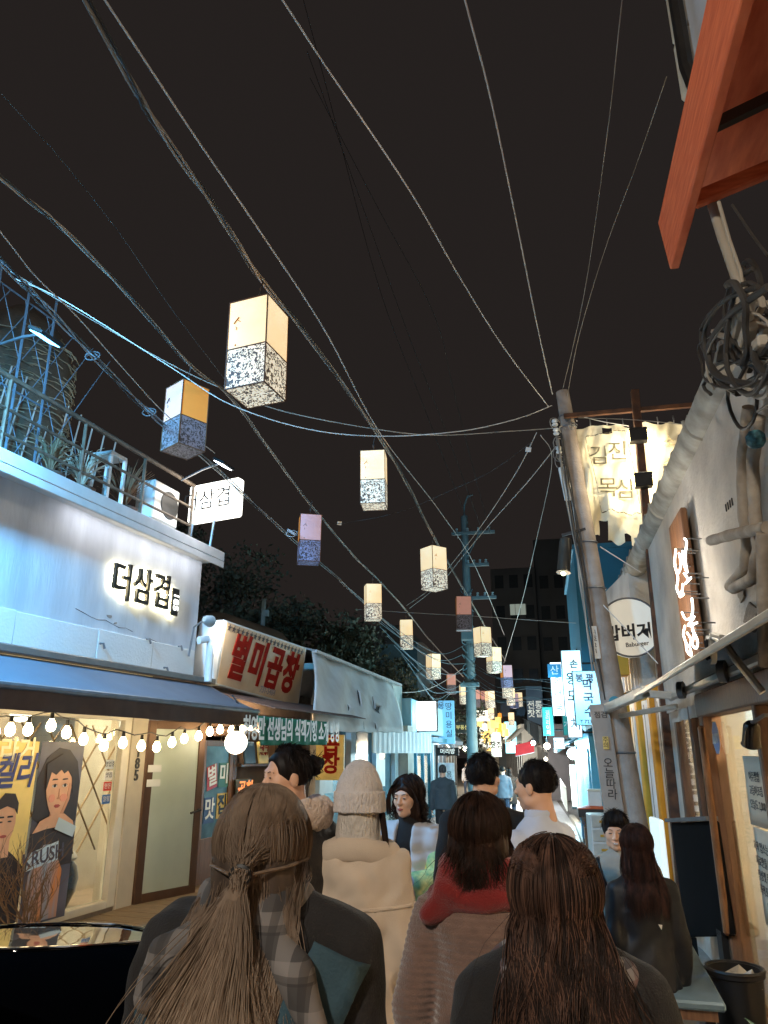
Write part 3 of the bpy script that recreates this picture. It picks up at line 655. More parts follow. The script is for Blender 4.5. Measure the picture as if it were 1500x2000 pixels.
for y in (5.65, 7.3, 8.9, 10.3):
    f = MB(); f.b2((-.12, y, 0), (.06, y + .28, 2.3)); f.build('shop_pillar', m_white, wc)
for y in (5.95, 7.6, 9.2):
    f = MB(); f.b2((-.06, y, .35), (-.05, y + 1.3, 2.2)); f.build('window_pane', M('dim shop pane', (88, 116, 124), .2, var=.4, vs=2), wc)
    f = MB(); f.b2((-.04, y + .15, 1.0), (-.03, y + .6, 1.6)); f.build('notice', m_white, wc)
# ---------------------------------------------------------------- right side, near shop (wall plane X = 1.3, lane side is -X)
WX = 1.3
rb = empty('corner_shop', (WX, 0, 0), 0, 'whitewashed shop with brown framed window and pipes on its upper wall', 'building')
def part(name, mat, a, b, par=None, bevel=0.): f = MB(); f.b2(a, b); return f.build(name, mat, par or rb, bevel=bevel)
part('wall', m_plaster2, (0, -2, 2.14), (.25, 8.5, 4.0))
part('gable_wall', m_plaster, (.25, 8.3, 0), (5, 8.5, 4.0)); part('back_wall', M('warm shop wall', (196, 176, 146), .8, var=.1), (3.2, -2, 0), (3.3, 8.3, 2.6))
part('shop_ceiling', M('shop ceiling', (214, 204, 186), .8), (.25, -2, 2.5), (3.3, 8.3, 2.55))
part('shop_floor', M('shop floor', (150, 132, 112), .5), (.05, -2, .0), (3.3, 8.3, .1))
part('wall_base', m_plaster2, (.0, 6.62, 0), (.2, 8.5, .5)); part('wall_side', m_plaster2, (.02, 7.9, .5), (.2, 8.5, 2.14))
part('window_sill', m_brown2, (-.05, -2, .0), (.1, 6.5, .12), bevel=.01)
for y0, y1 in ((6.44, 6.56), (4.9, 4.97), (3.2, 3.28), (1.4, 1.48)): part('window_frame', m_brown2, (-.05, y0, .12), (.1, y1, 2.14), bevel=.01)
part('window_head', m_brown2, (-.06, -2, 2.02), (.1, 6.6, 2.2), bevel=.01)
for y0, y1 in ((4.97, 6.44), (3.28, 4.9), (1.48, 3.2)): part('window_pane', m_glass, (.02, y0, .12), (.028, y1, 2.02))
part('handrail', M('aged copper', (134, 92, 60), .4, .5, var=.25), (-.1, 6.36, .5), (-.05, 6.42, 1.95), bevel=.015)
# second window bay with narrow posts beyond
for y0 in (6.62, 7.1, 7.86): part('shopfront_post', m_brown, (-.02, y0, .5), (.08, y0 + .1, 2.14), bevel=.008)
part('window_pane', m_glass, (.02, 6.72, .5), (.028, 7.86, 2.1))
for y0 in (6.82, 6.98, 7.3, 7.6):
    f = MB(); f.tube([(.1, y0, .5), (.1, y0 + .02, 2.1)], .02, 6); f.build('pipe', m_grmet, rb, True)
# insulated pipes on the upper wall
m_insul = M('pipe lagging', (184, 170, 152), .8, rgb2=(140, 126, 110), vs=7, bump=.5, bs=24)
for k, pts in enumerate((((1462, 795), (1450, 900), (1452, 1000), (1460, 1060), (1455, 1110), (1425, 1146)), ((1482, 815), (1470, 900), (1474, 1000), (1482, 1070), (1470, 1130), (1432, 1150)), ((1388, 1056), (1430, 1044), (1500, 1030)), ((1490, 1040), (1492, 1200), (1494, 1300)))):
    w = [at_x(*q, WX - .09 - .02 * k) - Vector((WX, 0, 0)) for q in pts]
    fine = []
    for a, b in zip(w, w[1:]):
        for t in range(5): fine.append(a.lerp(b, t / 5))
    fine.append(w[-1])
    f = MB(); f.tube(fine, [.034 + .002 * math.sin(i * 1.9) for i in range(len(fine))], 10); f.build('lagged_pipe', m_insul, rb, True)
f = MB(); f.ball(at_x(1476, 858, WX - .15) - Vector((WX, 0, 0)), .05, 10); f.build('tape_knot', M('blue tape', (94, 150, 158), .7, rgb2=(40, 70, 80), vs=30), rb)
for i in range(4):
    f = MB(); q = at_x(1418 + i * 4, 992 - i * 4, WX - .006) - Vector((WX, 0, 0)); f.box(q, (.006, .012, .05)); f.build('wall_mark', m_dkmet, rb)
# broken plaster patches low on the upper wall
for (px, py, s_) in ((1470, 1205, .14), (1450, 1160, .08), (1485, 1320, .12), (1440, 1350, .1)):
    q = at_x(px, py, WX - .004) - Vector((WX, 0, 0)); f = MB(); r_ = random.Random(px)
    f.prism([q + Vector((0, math.cos(a) * s_ * r_.uniform(.5, 1.3), math.sin(a) * s_ * r_.uniform(.4, .9))) for a in [i * .57 for i in range(11)]], (-.012, 0, 0)); f.build('bare_patch', M('bare plaster', (142, 128, 112), .9, bump=.6), rb)
lamp('POINT', 'corner_shop_light', (1.3, 5.2, 2.3), 75, WARM, rb, .1)
lamp('POINT', 'corner_shop_light', (1.3, 2.2, 2.3), 75, WARM, rb, .1)
# things on the glass
ad = empty('security_sticker', at_x(1400, 1441, WX - .0) + Vector((-.012, -.02, 0)), 0, 'pale octagonal ADT sticker on the shop glass', 'sticker')
f = MB(); f.prism([(0, .115 * math.cos(a), .125 * math.sin(a)) for a in [math.pi / 8 + i * math.pi / 4 for i in range(8)]], (.004, 0, 0)); f.build('sheet', M('pale blue sticker', (150, 160, 188), .5, var=.03), ad)
text('ADT', .075, m_white, ad, (-.004, 0, -.01), (0, -1, 0), (0, 0, 1), .002, bold=.04)
for k, (y, z, h_, lab, ln_) in enumerate(((5.28, 1.52, .42, 'upper handwritten paper menu on the right shop glass', '여주쌀밥\n고등어조림\n오늘도 2,000'), (5.26, 1.02, .56, 'lower densely lettered paper notice on the right shop glass', '저희 업소는 국내산\n재료만을 사용하여\n정성껏 준비합니다\n화학조미료를 쓰지\n않습니다'))):
    e = empty('paper_notice', (WX - .005, y, z), 0, lab, 'notice')
    f = MB(); f.sheet(lambda u, v: (.004 * math.sin(v * 5 + u * 3), -.27 + .54 * v, -h_ / 2 + h_ * u), 4, 6, .002); f.build('sheet', M('paper', (224, 214, 192), .7, var=.04), e, 'all')
    text(ln_, .052, M('pen ink', (70, 66, 66), .6), e, (-.01, 0, 0), (0, -1, 0), (0, 0, 1), .001, line=1.25)
e = empty('vertical_sign', (WX + .5, 6.05, .5), 0, 'red vertical banner hanging inside the right shop window', 'banner')
f = MB(); f.sheet(lambda u, v: (.02 * math.sin(u * 6), -.14 + .28 * v, .35 + 1.05 * u), 6, 3, .01); f.build('cloth', M('red banner', (190, 40, 50), .6), e)
text(vert('한우'), .18, m_white, e, (-.03, 0, .95), (0, -1, 0), (0, 0, 1), .002, bold=.03, line=.85)
e = empty('drinks_fridge', (WX + .9, 5.6, .1), 0, 'pale fridge with shelves standing inside the right shop', 'fridge')
f = MB(); f.b2((0, -.35, 0), (.6, .35, 1.7)); f.build('casing', m_white, e, bevel=.02)
f = MB(); f.b2((-.01, -.3, .15), (-.004, .3, 1.55)); f.build('door_pane', M('fridge glass', (150, 170, 190), .1, es=.5, var=.4, vs=6), e)
for z in (.5, .85, 1.2): f = MB(); f.b2((-.03, -.3, z), (-.012, .3, z + .03)); f.build('shelf', m_grmet, e)
for k, (y, z) in enumerate(((5.0, 1.93), (4.55, 1.95), (4.1, 1.97))):
    e = empty('downlight', (WX + .45 + .1 * k, y + .3, 2.42), 0, 'small round white downlight glowing on the shop ceiling, ' + ('nearest the window frame', 'middle of the three', 'deepest of the three')[k], 'light', 'downlights inside the right shop')
    f = MB(); f.cyl((0, 0, 0), (0, 0, .06), .07, .06, 14); f.build('trim', m_white, e); f = MB(); f.cyl((0, 0, -.012), (0, 0, -.002), .055, .055, 14); f.build('lens', glow('downlight', (255, 240, 214), 14), e)
e = empty('spotlight', at_x(1468, 1412, WX - .12), 0, 'black and chrome spotlight fixed above the right shop window', 'lamp')
f = MB(); R_ = Matrix.Rotation(.6, 3, 'X'); f.lathe([(.03, .0), (.045, -.02), (.05, -.13), (.056, -.14)], n=16); f.v = [tuple(R_ @ Vector(v)) for v in f.v]; f.build('can', M('chrome black', (60, 58, 56), .15, .8, var=.1), e, True)
f = MB(); f.tube([(0, 0, .0), (.06, -.05, .04), (.13, -.05, .04)], .012, 6); f.build('arm', m_grmet, e)
lamp('SPOT', 'spotlight_beam', (-.03, -.06, -.14), 7, WHITE, e, .05, aim=(-.5, -1.2, -2.0), cone=120, blend=.8)
# wooden plank with script neon
pk = empty('neon_sign', (WX - .05, 6.35, 0), 0, 'tall wooden plank sign with white cursive neon tubes', 'sign')
f = MB(); f.b2((-.05, -.36, 2.42), (0, .22, 3.62)); f.build('plank', M('sign plank', (128, 86, 54), .6, rgb2=(90, 58, 36), vs=5, stretch=(2, 6, .6), bump=.15), pk, bevel=.01)
m_neon = glow('neon white', (255, 244, 226), 5)
def neon(px_pts):
    w = [at_x(*q, WX - .22) - pk.location for q in px_pts]; fine = []
    for i in range(len(w) - 1):
        a, b, c_, d = w[max(0, i - 1)], w[i], w[i + 1], w[min(len(w) - 1, i + 2)]
        for t in (0, .25, .5, .75): fine.append(.5 * (2 * b + (c_ - a) * t + (2 * a - 5 * b + 4 * c_ - d) * t * t + (3 * b - a - 3 * c_ + d) * t ** 3))
    fine.append(w[-1]); f = MB(); f.tube(fine, .0075, 6); f.build('neon_tube', m_neon, pk, True)
    for q in (fine[0], fine[-1]): f = MB(); f.tube([q, (-.05, q.y + .03, q.z)], .005, 4); f.build('standoff', m_grmet, pk)
for s_ in (((1337, 1052), (1341, 1060), (1338, 1090), (1342, 1118), (1336, 1100), (1333, 1075)), ((1320, 1072), (1318, 1100), (1324, 1120), (1330, 1102), (1326, 1080)), ((1318, 1106), (1324, 1128), (1322, 1150), (1330, 1164), (1334, 1140)), ((1336, 1120), (1344, 1132), (1338, 1140), (1350, 1128)), ((1330, 1155), (1328, 1166), (1336, 1160)),
           ((1351, 1168), (1353, 1190), (1350, 1215), (1356, 1240)), ((1332, 1196), (1340, 1210), (1356, 1204), (1344, 1222), (1362, 1216)), ((1338, 1222), (1335, 1240), (1344, 1262), (1350, 1250), (1342, 1236)), ((1352, 1230), (1362, 1250), (1360, 1266), (1352, 1258), (1356, 1240)), ((1340, 1256), (1342, 1272), (1350, 1280), (1348, 1266))):
    neon(s_)
lamp('POINT', 'neon_light', (-.4, -.1, 3.3), 2.6, WHITE, pk, .1); lamp('POINT', 'neon_light', (-.4, -.05, 2.75), 2.6, WHITE, pk, .1)
# big grey gutter pipe along the roof edge
gt = empty('gutter', (WX - .02, 0, 0), 0, 'thick weathered grey half round gutter along the right roof edge', 'gutter')
m_gut = M('weathered gutter', (176, 172, 160), .6, rgb2=(118, 112, 100), vs=5, bump=.3, bs=20, det=8)
ys_g = [4.6, 5.4, 6.3, 7.3, 8.5, 9.9, 11.4]
for a, b in zip(ys_g, ys_g[1:]):
    f = MB(); f.sheet(lambda u, v: (.05 + .135 * math.cos(math.pi * (1.05 + .95 * u)), a + (b - a) * v + .01, 4.12 + .15 * math.sin(math.pi * (1.05 + .95 * u)) - .012 * (a + (b - a) * v - 4.6)), 10, 2, .012); f.build('gutter_length', m_gut, gt, True)
    f = MB(); f.tube([(.05 + .148 * math.cos(math.pi * (1.0 + u / 10)), b + .01, 4.12 + .163 * math.sin(math.pi * (1.0 + u / 10)) - .012 * (b - 4.6)) for u in range(11)], .016, 5); f.build('joint_band', m_gut, gt, True)
f = MB(); f.prism([(.05 + .135 * math.cos(math.pi * (1 + u / 10)), 4.6, 4.12 + .15 * math.sin(math.pi * (1 + u / 10))) for u in range(11)], (0, -.02, 0)); f.build('end_cap', m_gut, gt)
rf = MB(); rf.sheet(lambda u, v: (-.05 + 3.0 * u, 4.4 + 7.0 * v, 4.2 + .9 * u + .03 * math.sin(v * 120)), 3, 90, .03); rf.build('roof', M('grey roof', (120, 116, 110), .8, var=.2), rb)
# awning folded against the wall
aw = empty('folding_awning', (WX, 0, 0), 0, 'black folding awning with pale aluminium arms over the right shop window', 'awning')
f = MB(); f.sheet(lambda u, v: (-.5 + .5 * u, 2.2 + 4.5 * v, 2.2 + .32 * u + .02 * math.sin(u * 3.1) * math.sin(v * 9)), 4, 16, .012); f.build('fabric', M('black canvas', (30, 28, 27), .85, var=.2), aw, True)
f = MB(); f.beam((-.51, 2.2, 2.2), (-.51, 6.7, 2.2), .025, .035); f.build('front_rail', M('aluminium', (196, 188, 174), .4, .5, var=.12), aw, bevel=.006)
f = MB(); f.beam((-.1, 3.2, 2.24), (-.1, 7.5, 2.24), .05, .06); f.build('arm', M('aluminium'), aw, bevel=.012)
f = MB(); f.beam((-.1, 7.3, 2.24), (-.38, 7.9, 2.32), .05, .07); f.build('arm', M('aluminium'), aw, bevel=.012)
f = MB(); f.beam((-.42, 6.7, 2.24), (-.62, 9.0, 2.2), .07, .09); f.build('front_rail', M('aluminium'), aw, bevel=.01)
f = MB(); f.beam((-.05, 7.5, 2.16), (-.55, 8.9, 2.12), .04, .05); f.build('support_rail', M('aluminium'), aw, bevel=.01)
for y in (5.1, 6.6):
    f = MB(); f.tube([(-.13, y, 2.24), (-.17, y + .02, 2.24)], .07, 12); f.build('elbow_joint', m_grmet, aw, True)
f = MB(); f.tube([(-.27, 4.72, 2.33), (-.3, 4.72, 2.33)], .085, 18); f.build('roller_cap', M('aluminium'), aw, True)
for i in range(6):
    a = i * math.pi / 3; f = MB(); f.tube([(-.306, 4.72, 2.33), (-.306, 4.72 + .065 * math.cos(a), 2.33 + .065 * math.sin(a))], .008, 4); f.build('spoke', m_dkmet, aw)
f = MB(); f.tube([(-.28, 4.66, 2.4), (-.28, 4.45, 2.36), (-.24, 4.35, 2.22), (-.15, 4.3, 2.05)], .022, 8); f.build('bracket', M('aluminium'), aw, True)
f = MB(); f.sheet(lambda u, v: (-.02 - .02 * math.sin(v * 20), 6.3 + 1.6 * v, 2.13 - .1 * u), 2, 12, .01); f.build('flap', m_plaster2, aw)

# ---------------------------------------------------------------- orange awning overhead, near the camera
oa = empty('orange_awning', (.9, 0, 0), 0, 'orange fabric awning overhead with a deep valance', 'awning')
m_or = M('orange fabric', (240, 126, 80), .8, rgb2=(214, 98, 58), vs=9, stretch=(1, .5, 5), bump=.1, bs=60)
f = MB(); f.add([(0, -1.5, 4.42), (0, 3.92, 4.42), (0, 4.06, 4.86), (0, -1.5, 4.86), (.05, -1.5, 4.42), (.05, 3.92, 4.42), (.05, 4.06, 4.86), (.05, -1.5, 4.86)], [(3, 2, 1, 0), (4, 5, 6, 7), (0, 1, 5, 4), (1, 2, 6, 5), (2, 3, 7, 6), (3, 0, 4, 7)]); f.build('valance', m_or, oa, bevel=.006)
f = MB(); f.sheet(lambda u, v: (.051 + 2.2 * u, -1.5 + 5.5 * v, 4.84 + .9 * u - .05 * math.sin(math.pi * u)), 6, 8, .01); f.build('canopy', m_or, oa, 'all')
f = MB(); f.beam((.05, 3.45, 4.5), (2.2, 3.1, 5.0), .05, .09); f.build('end_bar', m_or, oa, bevel=.01)
for y in (2.9, 1.2):
    f = MB(); f.beam((.05, y + .2, 4.62), (2.2, y, 5.35), .04, .06); f.build('frame_arm', M('dark tube', (70, 62, 54), .5), oa)
# upper storey of the near building with its clad eave
ub = empty('upper_storey', (WX, 0, 0), 0, 'white upper storey with stone coping and a dark downpipe above the orange awning', 'building')
f = MB(); f.b2((.08, -3, 6.2), (3, 4.42, 9.5)); f.build('wall', M('cool white wall', (206, 208, 212), .7, var=.05), ub)
f = MB(); f.b2((.5, -3, 3.99), (3, 3.4, 6.2)); f.build('lower_wall', m_plaster2, ub)
for z in (6.3, 6.85, 7.4, 7.95):
    f = MB(); f.b2((.0, 4.42, z), (.32, 4.62, z + .53)); f.build('quoin_stone', M('quoin', (206, 196, 176), .8, bump=.3), ub, bevel=.02)
f = MB(); f.tube([(-.02, 4.3, 9.4), (-.02, 4.3, 6.3), (.0, 4.1, 5.6), (.2, 3.9, 5.0)], .05, 8); f.build('downpipe', m_dkmet, ub, True)

# ---------------------------------------------------------------- tangled cables and conduit on the right wall
tg = empty('cable_tangle', (WX - .25, 4.35, 4.35), 0, 'tangle of looping black and grey cables with a pale conduit', 'cable')
rs = random.Random(11)
m_cond = M('pale conduit', (160, 150, 134), .6, var=.1, vs=3)
f = MB(); w = [at_x(*q, WX - .25) - tg.location for q in ((1390, 395), (1410, 460), (1432, 520), (1447, 560), (1452, 620), (1500, 650))]; f.tube(w, [.026, .026, .028, .03, .025, .022], 10); f.build('conduit', m_cond, tg, True)
f = MB(); w = [at_x(*q, WX - .3) - tg.location for q in ((1404, 395), (1425, 470), (1446, 530), (1452, 570))]; f.tube(w, .009, 8); f.build('conduit', m_cond, tg, True)
for i in range(20):
    cx, cy = rs.uniform(1420, 1520), rs.uniform(600, 760); ra, rb_ = rs.uniform(25, 75), rs.uniform(40, 110); a0 = rs.uniform(0, 6.28); sw_ = rs.uniform(2.5, 5.5)
    xx = WX - rs.uniform(.12, .4)
    w = [at_x(cx + ra * math.cos(a0 + sw_ * t / 16) * (1 + .1 * math.sin(t)), cy + rb_ * math.sin(a0 + sw_ * t / 16), xx + .004 * t) - tg.location for t in range(17)]
    f = MB(); f.tube(w, rs.choice((.006, .009, .012, .016)), 6); f.build('cable_loop', rs.choice((m_cable_dk, m_cable_dk, m_cable_dk, m_rope)), tg, True)
for (pts, r_) in ((((1480, 560), (1410, 590), (1378, 640), (1378, 690), (1400, 740), (1440, 770)), .012), (((1500, 560), (1420, 620), (1384, 680), (1396, 730), (1460, 750), (1500, 745)), .016), (((1430, 400), (1470, 460), (1500, 500)), .006)):
    w = [at_x(*q, WX - .35) - tg.location for q in pts]; fine = []
    for i in range(len(w) - 1):
        a, b, c_, d = w[max(0, i - 1)], w[i], w[i + 1], w[min(len(w) - 1, i + 2)]
        for t in (0, .25, .5, .75): fine.append(.5 * (2 * b + (c_ - a) * t + (2 * a - 5 * b + 4 * c_ - d) * t * t + (3 * b - a - 3 * c_ + d) * t ** 3))
    fine.append(w[-1]); f = MB(); f.tube(fine, r_, 6); f.build('cable_loop', m_cable_dk, tg, True)
for i in range(5):
    q = at_x(1450 + rs.uniform(-10, 40), 600 + i * 18, WX - .3) - tg.location; f = MB(); f.box(q, (.06, .12, .05), Matrix.Rotation(rs.uniform(-.6, .6), 3, 'X')); f.build('junction_box', M('box plastic', (176, 166, 150), .6), tg, bevel=.008)

# ---------------------------------------------------------------- bench, menu board, bin, plants on the right
be = empty('bench', (.62, 5.95, 0), rad(-3), 'low bench with a pale blue grey top beside the right shop', 'bench')
f = MB(); f.b2((-.32, -1.05, .42), (.32, .75, .465)); f.build('seat', M('bench top', (98, 116, 124), .45, var=.12), be, bevel=.012)
for y in (-.95, .6):
    for x in (-.26, .22): f = MB(); f.b2((x, y, 0), (x + .05, y + .05, .42)); f.build('leg', m_dkmet, be)
f = MB(); f.b2((-.28, -1.0, .36), (.28, .7, .42)); f.build('apron', m_brown2, be)
mb_ = empty('menu_board', (1.12, 7.1, 0), rad(8), 'tall black board leaning by the brown shop posts', 'board')
f = MB(); f.add([(0, -.75, .5), (0, .28, .28), (0, .35, 1.16), (0, -.7, 1.26), (.06, -.75, .5), (.06, .28, .28), (.06, .35, 1.16), (.06, -.7, 1.26)], [(3, 2, 1, 0), (4, 5, 6, 7), (0, 1, 5, 4), (1, 2, 6, 5), (2, 3, 7, 6), (3, 0, 4, 7)]); f.build('panel', M('board black', (18, 17, 17), .9, spec=.1), mb_, bevel=.012)
f = MB(); f.beam((0.0, -.72, 1.28), (.0, .36, 1.18), .09, .03); f.build('top_trim', m_grmet, mb_); 
for y0_, z1_ in ((-.6, .5), (.15, .3)): f = MB(); f.b2((.0, y0_, 0), (.05, y0_ + .1, z1_)); f.build('leg', m_dkmet, mb_)
lb = empty('light_box', (.98, 7.7, .42), rad(5), 'slim upright white light panel behind the black board', 'sign')
f = MB(); f.b2((0, -.1, 0), (.05, .28, .75)); f.build('panel', glow('side light', (226, 240, 238), .55), lb, bevel=.01)
bi = empty('trash_bin', (1.1, 5.65, 0), 0, 'dark round plastic bin by the right shop window', 'bin')
f = MB(); f.lathe([(.13, 0), (.16, .42), (.175, .43), (.175, .46), (.15, .46), (.13, .1), (1e-6, .08)], n=22); f.build('body', m_black, bi, True)
f = MB(); f.tube([(.17 * math.cos(a * .3), .17 * math.sin(a * .3), .46) for a in range(21)], .012, 6, closed=True); f.build('rim', m_dkmet, bi, True)
f = MB(); rs = random.Random(4); f.lathe([(1e-6, .4), (.1, .42), (.145, .38)], n=10); f.v = [(x + rs.uniform(-.02, .02), y + rs.uniform(-.02, .02), z + rs.uniform(-.02, .05)) for x, y, z in f.v]; f.build('bin_bag', M('bag', (196, 186, 172), .3, var=.1), bi)
pt = empty('potted_plant', (1.04, 4.0, 0), 0, 'green strap leaved potted plant below the right shop window', 'plant')
f = MB(); f.lathe([(.16, 0), (.2, .31), (.22, .33), (.2, .35), (1e-6, .32)], n=16); f.build('pot', M('terracotta', (120, 84, 62), .8), pt, True)
f0 = None
for i in range(34):
    a = rs.uniform(0, 6.283); l = rs.uniform(.22, .42); sp_ = rs.uniform(.15, .36); wd = rs.uniform(.02, .032)
    d = Vector((math.cos(a), math.sin(a), 0)); n_ = Vector((-d.y, d.x, 0)); P_ = []
    for t in (0, .2, .4, .6, .8, 1):
        c_ = d * (.04 + sp_ * t) + Vector((0, 0, .32 + l * t * (1.25 - .55 * t))); w_ = wd * math.sin(math.pi * min(1, .12 + .88 * t)) + .002
        P_.append((c_ - n_ * w_, c_ + Vector((0, 0, -.008)), c_ + n_ * w_))
    f = MB(); vs = [q for r in P_ for q in r]; fs = []
    for k in range(5): fs += [(k * 3, k * 3 + 1, k * 3 + 4, k * 3 + 3), (k * 3 + 1, k * 3 + 2, k * 3 + 5, k * 3 + 4)]
    f.add(vs, fs); f.build('leaf', M('green leaf', (40, 74, 42), .5, rgb2=(66, 96, 52), vs=9), pt, 'all')

# ---------------------------------------------------------------- concrete pole with its fittings
PB, PT = Vector((.96, 8.75, gz(8.75) - .02)), Vector((.53, 8.75, 6.1))
def onp(z, dx=0., dy=0.):
    t = (z - PB.z) / (PT.z - PB.z); return PB.lerp(PT, t) + Vector((dx, dy, 0))
def pr(z): return .165 - .083 * (z / 6.1)
cp_ = empty('utility_pole', PB, 0, 'thick leaning concrete utility pole with handwritten strip on the right side', 'utility pole')
f = MB(); f.tube([onp(z) - PB for z in (PB.z, 1, 2, 3, 4, 5, 6.1)], [pr(z) for z in (0, 1, 2, 3, 4, 5, 6.1)], 24); f.build('shaft', M('pole concrete', (172, 158, 146), .85, rgb2=(134, 120, 108), vs=4, bump=.35, bs=40, det=9), cp_, True)
for z in (1.75, 3.55, 4.1, 5.6, 5.75):
    f = MB(); c_ = onp(z) - PB; f.tube([c_ + Vector((math.cos(a * .3) * (pr(z) + .006), math.sin(a * .3) * (pr(z) + .006), 0)) for a in range(21)], .012, 5, closed=True); f.build('steel_band', m_grmet, cp_, True)
f = MB(); a, b = onp(-.05, -.2, -.14) - PB, onp(2.25, -.165, -.12) - PB; f.beam(a, b, .1, .2, (1, 0, 0)); f.build('cover_strip', M('grey strip', (158, 142, 128), .6, var=.1), cp_, bevel=.006)
mid = (a + b) / 2; ax_ = (b - a).normalized()
text(vert('오늘따라 물맛이 선우수 하네'), .088, M('marker ink', (52, 46, 44)), cp_, a.lerp(b, .42) + Vector((-.0, -.056, 0)), Vector((1, 0, -.02)), ax_, .001, line=.92, shear=.12)
text('점검', .06, m_ink, cp_, a.lerp(b, .95) + Vector((0, -.056, 0)), Vector((1, 0, 0)), ax_, .001)
f = MB(); c_ = onp(2.27, 0, -.185) - PB; f.tube([c_, c_ + Vector((0, -.008, 0))], .062, 20); s_ = f.build('round_tag', M('teal tag', (44, 128, 148), .5), cp_)
f = MB(); f.box(onp(2.27, 0, -.196) - PB, (.075, .003, .022)); f.build('tag_text_bar', m_white, s_)
f = MB(); f.box(onp(1.85, -.16, -.19) - PB, (.06, .004, .13)); s_ = f.build('sticker', M('yellow sticker', (214, 176, 96), .6), cp_); text(vert('주의'), .05, m_ink, s_, onp(1.85, -.16, -.193) - PB, (1, 0, 0), (0, 0, 1), .001, line=.9)
f = MB(); f.box(onp(2.92, -.1, -.15) - PB, (.08, .012, .36), Matrix.Rotation(.5, 3, 'Z') @ Matrix.Rotation(-.07, 3, 'Y')); s_ = f.build('number_label', m_white, cp_); text(vert('신호21'), .055, m_ink, s_, onp(2.92, -.105, -.16) - PB, (.88, -.48, 0), ax_, .001, line=.95)
f = MB(); f.box(onp(4.85, -.14, -.05) - PB, (.1, .08, .42), Matrix.Rotation(-.12, 3, 'Y')); f.build('equipment_box', m_white, cp_, bevel=.01)
f = MB(); c_ = onp(4.15, -.24, -.06) - PB; d_ = Vector((-.06, -.05, -.42)); f.lathe([(1e-6, 0), (.07, 0), (.075, .05), (.075, .4), (.085, .42)], n=16); 
R_ = (-d_).to_track_quat('-Z', 'Y').to_matrix(); f.v = [tuple(R_ @ Vector(v) + c_) for v in f.v]; f.build('security_camera', M('camera steel', (92, 84, 74), .4, .6), cp_, True)
f = MB(); f.ball(c_ + d_ * 1.0, .03, 10); f.build('camera_lamp', glow('camera lamp', (226, 240, 196), 5), cp_)
f = MB(); f.beam(onp(4.2, -.28, -.06) - PB, onp(4.25, 0, -.1) - PB, .03, .03); f.build('bracket', m_dkmet, cp_)
for i in range(5):
    f = MB(); dx = rnd.uniform(-.03, .05); dz = rnd.uniform(0, .1); f.tube([onp(z, .02 * math.sin(z * 3 + i) - .14 + dx, -.1 - .02 * i) - PB for z in (2.3 + i * .1, 3, 3.6, 4.2, 4.8, 5.4 + dz)], .01, 5); f.build('riser_cable', (m_cable_dk, m_rope)[i % 2], cp_, True)
for i in range(12):
    z = rnd.uniform(5.15, 5.7); a = rnd.uniform(2.2, 5.2); r_ = rnd.uniform(.03, .09); c_ = onp(z, math.cos(a) * .16, math.sin(a) * .12) - PB
    f = MB(); f.tube([c_ + Vector((r_ * math.cos(t * .6), .03 * math.sin(t), r_ * 1.2 * math.sin(t * .6))) for t in range(9)], .007, 5); f.build('wire_clamp', (m_rope, m_grmet)[i % 2], cp_, True)
for i, z in enumerate((5.25, 5.5, 5.62)):
    f = MB(); c_ = onp(z, -.16, -.05) - PB; f.lathe([(1e-6, 0), (.03, .0), (.04, .02), (.02, .04), (.04, .06), (.03, .085), (1e-6, .085)], c_, 10); f.build('insulator', m_white, cp_, True)

# ---------------------------------------------------------------- cloth banner lit from behind its two lamps
bp_ = empty('banner_post', (1.27, 8.5, gz(8.5)), 0, 'rusty square post carrying two boxy lamps beside the cloth banner', 'post')
f = MB(); f.beam((-.02, 0, 0), (.09, 0, 5.95), .09, .09); f.build('post', m_rust, bp_, bevel=.006)
f = MB(); f.beam((-.76, .06, 5.72), (.9, .1, 5.74), .05, .05); f.build('cross_bar', m_rust, bp_)
for k, z in enumerate((5.28, 4.72)):
    e = empty('box_lamp', (1.27 + .055, 8.5 - .1, z), 0, ('upper', 'lower')[k] + ' boxy dark lamp on the rusty post throwing warm light on the cloth', 'lamp', 'box lamps on the rusty post')
    f = MB(); f.box((0, 0, 0), (.2, .12, .17)); f.build('housing', m_dkmet, e, bevel=.008)
    for sx in (-1, 1): f = MB(); f.box((sx * .107, .02, 0), (.012, .08, .13)); f.build('lens', glow('box lamp', (255, 226, 150), 16), e)
    f = MB(); f.tube([(0, .06, -.08), (.01, .07, -.2), (-.02, .06, -.3)], .012, 5); f.build('cable', m_cable_dk, e)
    lamp('POINT', 'box_lamp_light', (-.17, .1, -.02), 1.7, (1., .9, .68), e, .06); lamp('POINT', 'box_lamp_light', (.17, .1, -.02), 1.7, (1., .9, .68), e, .06)
cb = empty('cloth_banner', (0, 8.78, 0), 0, 'ragged cream cloth banner with brushed hangul in a square frame', 'banner')
def clothp(u, v):                                       # u across 0..1, v down 0..1
    top = Vector((.56 + 1.52 * u, 0, 5.62 - .03 * u - .05 * math.sin(u * math.pi * 5) ** 2 * (1 if u > .45 else .4)))
    bot = 4.28 - .30 * math.sin(min(1, u / .85) * math.pi * .62) + (.35 * max(0, u - .62) / .38) + .02 * math.sin(u * 60)
    z = top.z + (bot - top.z) * v
    fold = .085 * math.sin(u * 34 + v * 4) * (1 - min(1, u * 3.2)) * (.3 + v) + .05 * math.sin((u - .2 + v * .5) * 26) * v + .035 * math.sin(u * 17 - v * 8) + .012 * math.sin(u * 61 + v * 23)
    fold += .05 * math.sin((v - .8 * (1 - u)) * 18) * max(0, v - .35) * max(0, 1 - abs(u - .45) * 2.2)
    x = top.x + .05 * v * (1 - u) * 2 * math.sin(v * 2.5)
    return Vector((x, fold, z))
